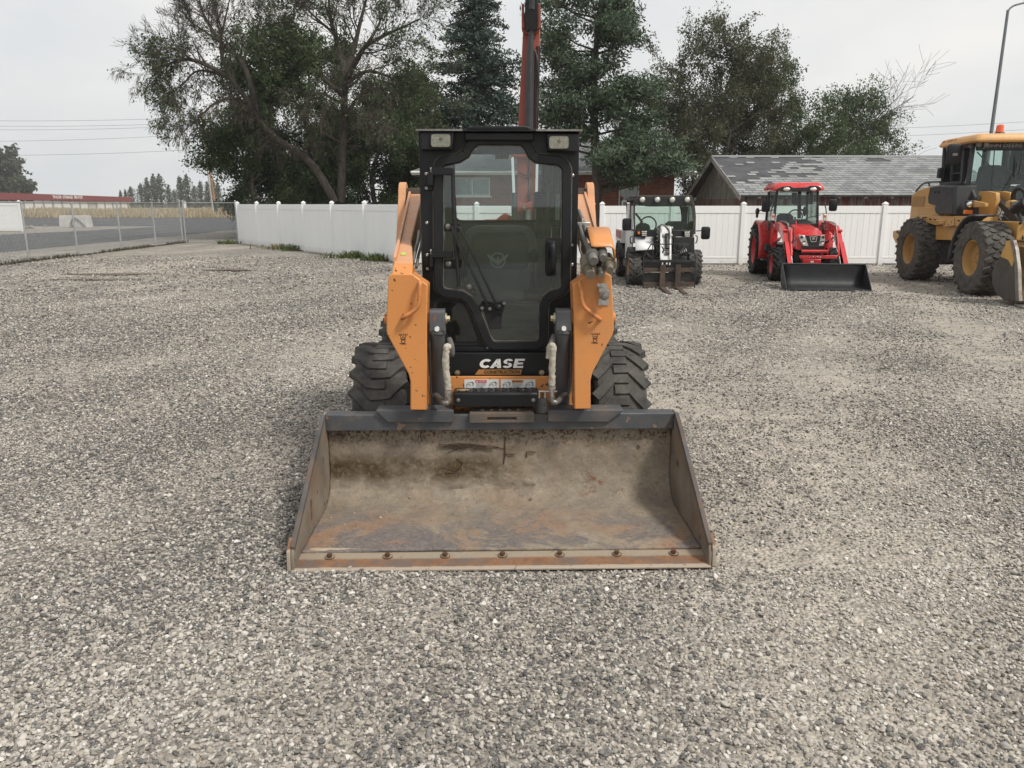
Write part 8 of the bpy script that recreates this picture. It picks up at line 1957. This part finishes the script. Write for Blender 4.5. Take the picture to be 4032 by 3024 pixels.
MB().tube([J(1200, 600, yF0 - .03), J(1330, 400, yF0 - .02), J(1350, 330, yF0 + .02)], .012, 6).build('wiper', M_jb, JT); MB().tube([J(1320, 455, yF0 - .03), J(1345, 270, yF0 - .0)], .014, 6).build('wiper', M_jb, JT); MB().tube([J(965, 255, yF1 - .05), J(1105, 408, yF0 + .4)], .012, 6).build('inner_brace', M_jg, JT)
# loader tower, boom and bucket
sidep('loader_tower', [(985, 590), (1055, 588), (1120, 600), (1125, 660), (1090, 800), (950, 800), (965, 690)], -.60, -.52, M_jy, None, 0, .01); sidep('loader_tower', [(985, 590), (1055, 588), (1120, 600), (1125, 660), (1090, 800), (950, 800), (965, 690)], -.34, -.26, M_jy, None, 0, .01, -.60)
q = J.side(990, 645, -.60); m = MB(); m.lathe([(-.02, .06), (-.03, .03), (.0, .02)], q, 'x', 14); m.build('tower_pin', M_dullsteel, JT)
bm_pts = [(1035, 615), (1050, 610), (1120, 660), (1240, 760), (1310, 850), (1338, 1000), (1210, 1005), (1150, 860), (1060, 735), (1035, 680)]
bmo = sidep('boom_arm', bm_pts, -.52, -.40, M_jb, None, 0, .012, -.56); sidep('boom_arm', bm_pts, .40, .52, M_jb, None, 0, .012, -.56)
m = MB(); e = [(1170, 790), (1240, 850), (1265, 930), (1265, 1000)]; P_ = [J.side(x, y, -.56) for x, y in e]; m.tube([Vector((-.528, p.y, p.z)) for p in P_], .014, 6); m.build('boom_rib', M_jg, bmo)
a, b = J.side(1062, 690, -.56), J.side(1160, 805, -.56); d_ = (b - a); u_ = Vector((0, -d_.z, d_.y)).normalized(); u_ = u_ if u_.z > 0 else -u_
mid_ = (a + b) / 2; mid_.x = -.523
text('lettering', 'DEERE', pm('decal_white2', (.72, .72, .70), .5), bmo, .155, plane_m(mid_ , d_, u_), width=d_.length * 1.02, bold=.006, depth=.001)
m = MB(); m.span((-.24, -.55, 1.10), (.62, .3, 1.46)); m.tube([J(1230, 700, -.3), J(1280, 690, -.2)], .07, 12); m.build('front_casting', M_jy, JT, bevel=.02)
m = MB(); m.tube([J(1290, 740, -.2), J(1400, 680, -.6)], .10, 14); m.build('bucket_cylinder', M_jb, JT)
m = MB(); m.tube(smooth_path([J(1260, 680, -.2), J(1270, 600, -.3), J(1320, 560, -.4), J(1380, 600, -.5)], 5), .03, 8); m.tube(smooth_path([J(1280, 680, -.2), J(1290, 590, -.3), J(1340, 575, -.4), J(1390, 640, -.5)], 5), .025, 8); m.tube(smooth_path([J(1300, 700, -.2), J(1310, 780, -.3), J(1340, 840, -.4), J(1330, 860, -.5)], 5), .025, 8); m.tube(smooth_path([J(1330, 740, -.3), J(1380, 790, -.4), J(1400, 860, -.5)], 4), .03, 8); m.build('hose', M_hose, JT)
q = J(1250, 705, -.35); MB().cyl(q, q + Vector((.16, 0, .03)), .055, n=12).build('fitting', M_dullsteel, JT)
# bucket: curved shell seen from its left end
XB = -1.20
M_jbk = pm('worn_bucket', (.075, .068, .062), .65, .2, var=.25, vs=3, dirt=((.22, .17, .11), .2, 2.2)); M_jbi = pm('rusty_bucket_inside', (.22, .13, .06), .8, .1, var=.35, dirt=((.30, .20, .10), .5, 3)); M_jbt = pm('bucket_yellow', (.58, .33, .09), .5, var=.12, dirt=((.35, .24, .13), .3, 5), chips=((.62, .56, .44), .3, 5))
sp = xs([(1212, 1012), (1268, 1005), (1290, 1080), (1310, 1200), (1312, 1400), (1305, 1515), (1262, 1520), (1180, 1505), (1120, 1450), (1090, 1370), (1090, 1280), (1120, 1200), (1180, 1120), (1200, 1060)], XB)
side_ = MB().prism(sp, 'x', XB, XB + .03).build('bucket_side', M_jbk, JT, bevel=.006)
up_ = xs([(1212, 1010), (1270, 1004), (1285, 1060), (1290, 1130), (1262, 1230), (1230, 1170), (1180, 1150), (1165, 1140), (1200, 1060)], XB); MB().prism(up_, 'x', XB - .004, XB - .0005).build('painted_corner', M_jbt, side_, smooth=0)
ed = xs([(1252, 1008), (1278, 1003), (1300, 1080), (1320, 1250), (1325, 1450), (1330, 1520), (1300, 1522), (1296, 1400), (1290, 1200), (1270, 1080)], XB); MB().prism(ed, 'x', XB - .02, XB + .04).build('side_cutter', pm('worn_edge', (.26, .24, .21), .5, .5, var=.3, dirt=((.12, .09, .07), .4, 6)), side_, bevel=.005)
back = sp[8:14] + sp[:1]
m = MB(); ptsb = [sp[11 - 0]] ; shell = [sp[6], sp[7], sp[8], sp[9], sp[10], sp[11], sp[12], sp[13], sp[0], sp[1]]
m.grid([[(x, y, z) for y, z in shell] for x in (XB + .031, -.4, .4, 1.2)]); m.build('bucket', M_jbi, JT, solid=.03, smooth=60)
m = MB(); y_, z_ = sp[5]; m.span((XB - .02, y_ - .22, .004), (1.2, y_ + .05, .04)); m.build('cutting_edge', M_dullsteel, JT, bevel=.006)
MB().prism(sp, 'x', 1.17, 1.2).build('bucket_side', M_jbk, JT, bevel=.006)
m = MB(); y_, z_ = sp[0]; m.span((XB + .03, y_ - .02, z_ - .10), (1.17, y_ + .04, z_)); m.build('bucket_lip', M_jbt, JT, bevel=.006)
# ================================================================== ORANGE EXCAVATOR BEHIND THE LOADER
EO = Vector((.30, 18.2, 0)); E_ = Place(EO, 0.0, 1850, 450, 3.6867)
ET = thing('excavator', 'orange tracked excavator behind the loader, its boom raised straight up past the treetops', 'excavator', EO, 0)
M_eo = pm('excavator_orange', (.27, .052, .028), .45, var=.1, vs=2, dirt=((.22, .10, .06), .25, 4)); M_ed = pm('excavator_dark', (.024, .025, .030), .5, var=.2, dirt=((.10, .09, .08), .2, 6))
for s_ in (-1, 1):
    m = MB(); pr = rpoly([(-1.05, .02), (1.25, .02), (1.5, .32), (1.25, .62), (-1.05, .62), (-1.3, .32)], .16, 4); m.prism(pr, 'x', s_ * .85 - .2, s_ * .85 + .2); tr = m.build('track', M_dark, ET, bevel=.01)
    m = MB()
    for i in range(16):
        y = -1.1 + i * .155; m.span((s_ * .85 - .215, y, -.005), (s_ * .85 + .215, y + .09, .025)); m.span((s_ * .85 - .215, y, .615), (s_ * .85 + .215, y + .09, .645))
    m.build('track_pad', M_dark, tr, smooth=0)
m = MB(); m.span((-.6, -.7, .35), (.6, .9, .7)); m.lathe([(.70, .5), (.80, .5)], (0, .1, 0), 'z', 24); m.build('undercarriage', M_ed, ET, bevel=.02)
m = MB(); m.prism(rpoly([(-1.0, -.6), (-.28, -.6), (-.28, .2), (1.0, .2), (1.0, 1.35), (.6, 1.7), (-.6, 1.7), (-1.0, 1.35)], .12, 3), 'z', .82, 1.32); m.build('house', M_eo, ET, bevel=.03)
a = E_.xz([(380, 1525), (505, 1430), (600, 1480), (650, 1560), (620, 1600), (390, 1600)], -.55); m = MB(); m.prism([(a[0][0], .9)] + a[:4] + [(a[3][0], .9)], 'y', -.62, .1); m.build('side_cover', M_eo, ET, bevel=.03)
# cab on the operator's left
m = MB(); X0, X1 = .34, 1.0
for x in (X0 + .03, X1 - .03):
    for y in (-.75, .45): m.beam((x, y, 1.32), (x, y + (.12 if y < 0 else 0), 2.72), .06, .06, (0, 1, 0))
m.span((X0, -.64, 2.66), (X1, .50, 2.74)); m.span((X0, -.78, 1.0), (X1, .48, 1.34)); m.build('cab', M_ed, ET, bevel=.02)
MB().span((X0 + .06, -.72, 1.36), (X1 - .06, -.715, 2.64)).build('windshield', M_glass, ET, smooth=0); MB().span((X1 - .02, -.68, 1.36), (X1 - .015, .42, 2.64)).build('side_window', M_glass, ET, smooth=0); MB().span((X0 + .012, -.68, 1.36), (X0 + .016, .42, 2.64)).build('side_window', M_glass, ET, smooth=0)
m = MB(); m.span((X0 + .12, .05, 1.34), (X1 - .12, .2, 2.15)); m.build('seat', M_seat, ET, bevel=.04)
# swing post
yb_ = -.95
a = E_.xz([(680, 1250), (790, 1300), (895, 1260), (925, 1300), (935, 1560), (680, 1560)], yb_); m = MB(); m.prism(a[:4] + [(a[4][0], .75), (a[5][0], .75)], 'y', yb_, yb_ + .35); sp_ = m.build('swing_post', M_eo, ET, bevel=.02)
a = E_.xz([(705, 1405), (890, 1405), (890, 1530), (715, 1530)], yb_ - .02); m = MB(); m.prism(rpoly(a, .03, 3), 'y', yb_ - .02, yb_ - .004); m.build('post_opening', M_dark, sp_, bevel=.004)
m = MB(); q = E_(845, 1450, yb_ - .05); m.cyl(q + Vector((0, 0, -.12)), q + Vector((0, 0, .1)), .065, n=16); q2 = E_(790, 1355, yb_ - .01); m.cyl(q2, q2 + Vector((0, -.03, 0)), .04, n=12); m.build('hose_drum', M_dullsteel, sp_)
# boom: tapered box straight up with a black cylinder on its face
y0_ = -.70
def B_(x, y, yl): return E_(x, y, yl)
DPX = lambda dx, dy, yl: E_((dx * 1.8227 - 1850) * 3.6867, (dy * 1.8227 - 450) * 3.6867, yl)
secs = []
for xl_, xr_, dy, yl, dp in ((1116, 1150, 470, -.75, .34), (1117, 1156, 400, -.80, .40), (1118, 1160, 300, -.72, .44), (1126, 1166, 150, -.60, .40), (1130, 1167, 62, -.50, .34)):
    p, q = DPX(xl_, dy, yl), DPX(xr_, dy, yl); secs.append([p, q, q + Vector((0, dp, 0)), p + Vector((0, dp, 0))])
m = MB(); m.loft(secs); bo = m.build('boom', M_eo, ET, bevel=.015)
m = MB(); m.tube([DPX(1143, 300, -.86), DPX(1146, 110, -.72)], .085, 18); ac = m.build('arm_cylinder', M_ed, bo); m = MB(); m.tube([DPX(1146, 110, -.72), DPX(1148, 60, -.68)], .06, 12); m.build('rod', M_ed, ac)
m = MB(); m.tube([DPX(1141, 480, -.80), DPX(1143, 300, -.78)], .02, 8)
for dx in (1156, 1159, 1163): m.tube(smooth_path([DPX(dx - 3, 330, -.76), DPX(dx, 210, -.70), DPX(dx + 3, 100, -.62)], 4), .016, 6)
m.tube(smooth_path([DPX(1160, 190, -.78), DPX(1163, 170, -.82), DPX(1161, 130, -.80), DPX(1156, 110, -.72)], 5), .022, 8); m.build('hose', M_hose, bo)
m = MB(); q0, q1 = DPX(1122, 372, -.84), DPX(1148, 375, -.84); m.tube(smooth_path([q0, q0.lerp(q1, .5) + Vector((0, -.03, -.05)), q1], 4), .016, 6); m.tube(smooth_path([q0 + Vector((0, 0, -.06)), q0.lerp(q1, .5) + Vector((0, -.03, -.11)), q1 + Vector((0, 0, -.02))], 4), .016, 6); m.build('hose_loop', M_hose, bo)
# lift cylinders with bright rods
for xa, xb_ in ((620, 635), (972, 972)):
    p0_, p1_ = E_(xb_ + 12 if xa < 700 else xb_ - 12, 1560, -.98), E_(xa + 22 if xa < 700 else xa - 5, 1150, -.92); m = MB(); m.tube([p0_, p1_], .062, 16); m.cyl(p1_ + Vector((0, 0, -.03)), p1_ + Vector((0, 0, .015)), .072, n=16); lc = m.build('lift_cylinder', M_ed, ET)
    MB().tube([p1_, E_(xa + 4, 695, -.84), E_(xa + 2, 600, -.82)], .036, 14).build('rod', M_chrome, lc)
m = MB(); m.cyl(E_(600, 600, -.8), E_(1000, 600, -.8), .07, n=14); m.build('cylinder_pin', M_eo, bo)
# knuckle and stick leaning over the top of the frame
q = DPX(1147, 66, -.55)
m = MB(); kn = [DPX(x, y, -.62) for x, y in ((1127, 40), (1131, 30), (1165, 30), (1168, 45), (1166, 62), (1157, 72), (1137, 72), (1128, 62))]; m.prism([(p.x, p.z) for p in kn], 'y', -.64, -.30); m.build('knuckle', M_eo, ET, bevel=.02)
c = DPX(1162, 56, -.67); MB().lathe([(.03, .05), (-.03, .06), (-.04, .0001)], c, 'y', 14).build('work_lamp', M_lamp, ET)
secs = []
for xl_, xr_, dy, yl in ((1131, 1165, 66, -.75), (1129, 1167, 30, -.95), (1131, 1168, -20, -1.05), (1133, 1166, -160, -.95)):
    p, q = DPX(xl_, dy, yl), DPX(xr_, dy, yl); w_ = (q.x - p.x) * .12; secs.append([p + Vector((w_, 0, 0)), q - Vector((w_, 0, 0)), q + Vector((-w_, .3, 0)), p + Vector((w_, .3, 0))])
m = MB(); m.loft(secs); stk = m.build('stick', M_ed, ET, bevel=.015)
m = MB(); m.tube([DPX(1149, 20, -1.05), DPX(1150, -150, -1.1)], .06, 14); m.build('bucket_cylinder', M_ed, stk)
m = MB(); [m.prism([(p.x, p.z) for p in (DPX(x, 62, -.7), DPX(x + 6, 62, -.7), DPX(x + 5, 8, -.8), DPX(x, 8, -.8))], 'y', -.80, -.60) for x in (1127, 1162)]; m.build('stick_cheek', M_eo, stk, bevel=.01)
# ================================================================== HAZE
hz = MB().span((-420, -60, -1.4), (420, 420, 30)).build('haze', M_white, None, smooth=0); hz.data.materials.clear()
hm = bpy.data.materials.new('haze_air'); hm.use_nodes = True; hn = hm.node_tree; hn.nodes.clear()
ho = hn.nodes.new('ShaderNodeOutputMaterial'); hv = hn.nodes.new('ShaderNodeVolumePrincipled')
hv.inputs['Color'].default_value = (.93, .95, .97, 1); hv.inputs['Density'].default_value = .0004; hv.inputs['Anisotropy'].default_value = .3
hn.links.new(hv.outputs[0], ho.inputs['Volume']); hz.data.materials.append(hm); hz['kind'] = 'stuff'
S.cycles.volume_bounces = 1
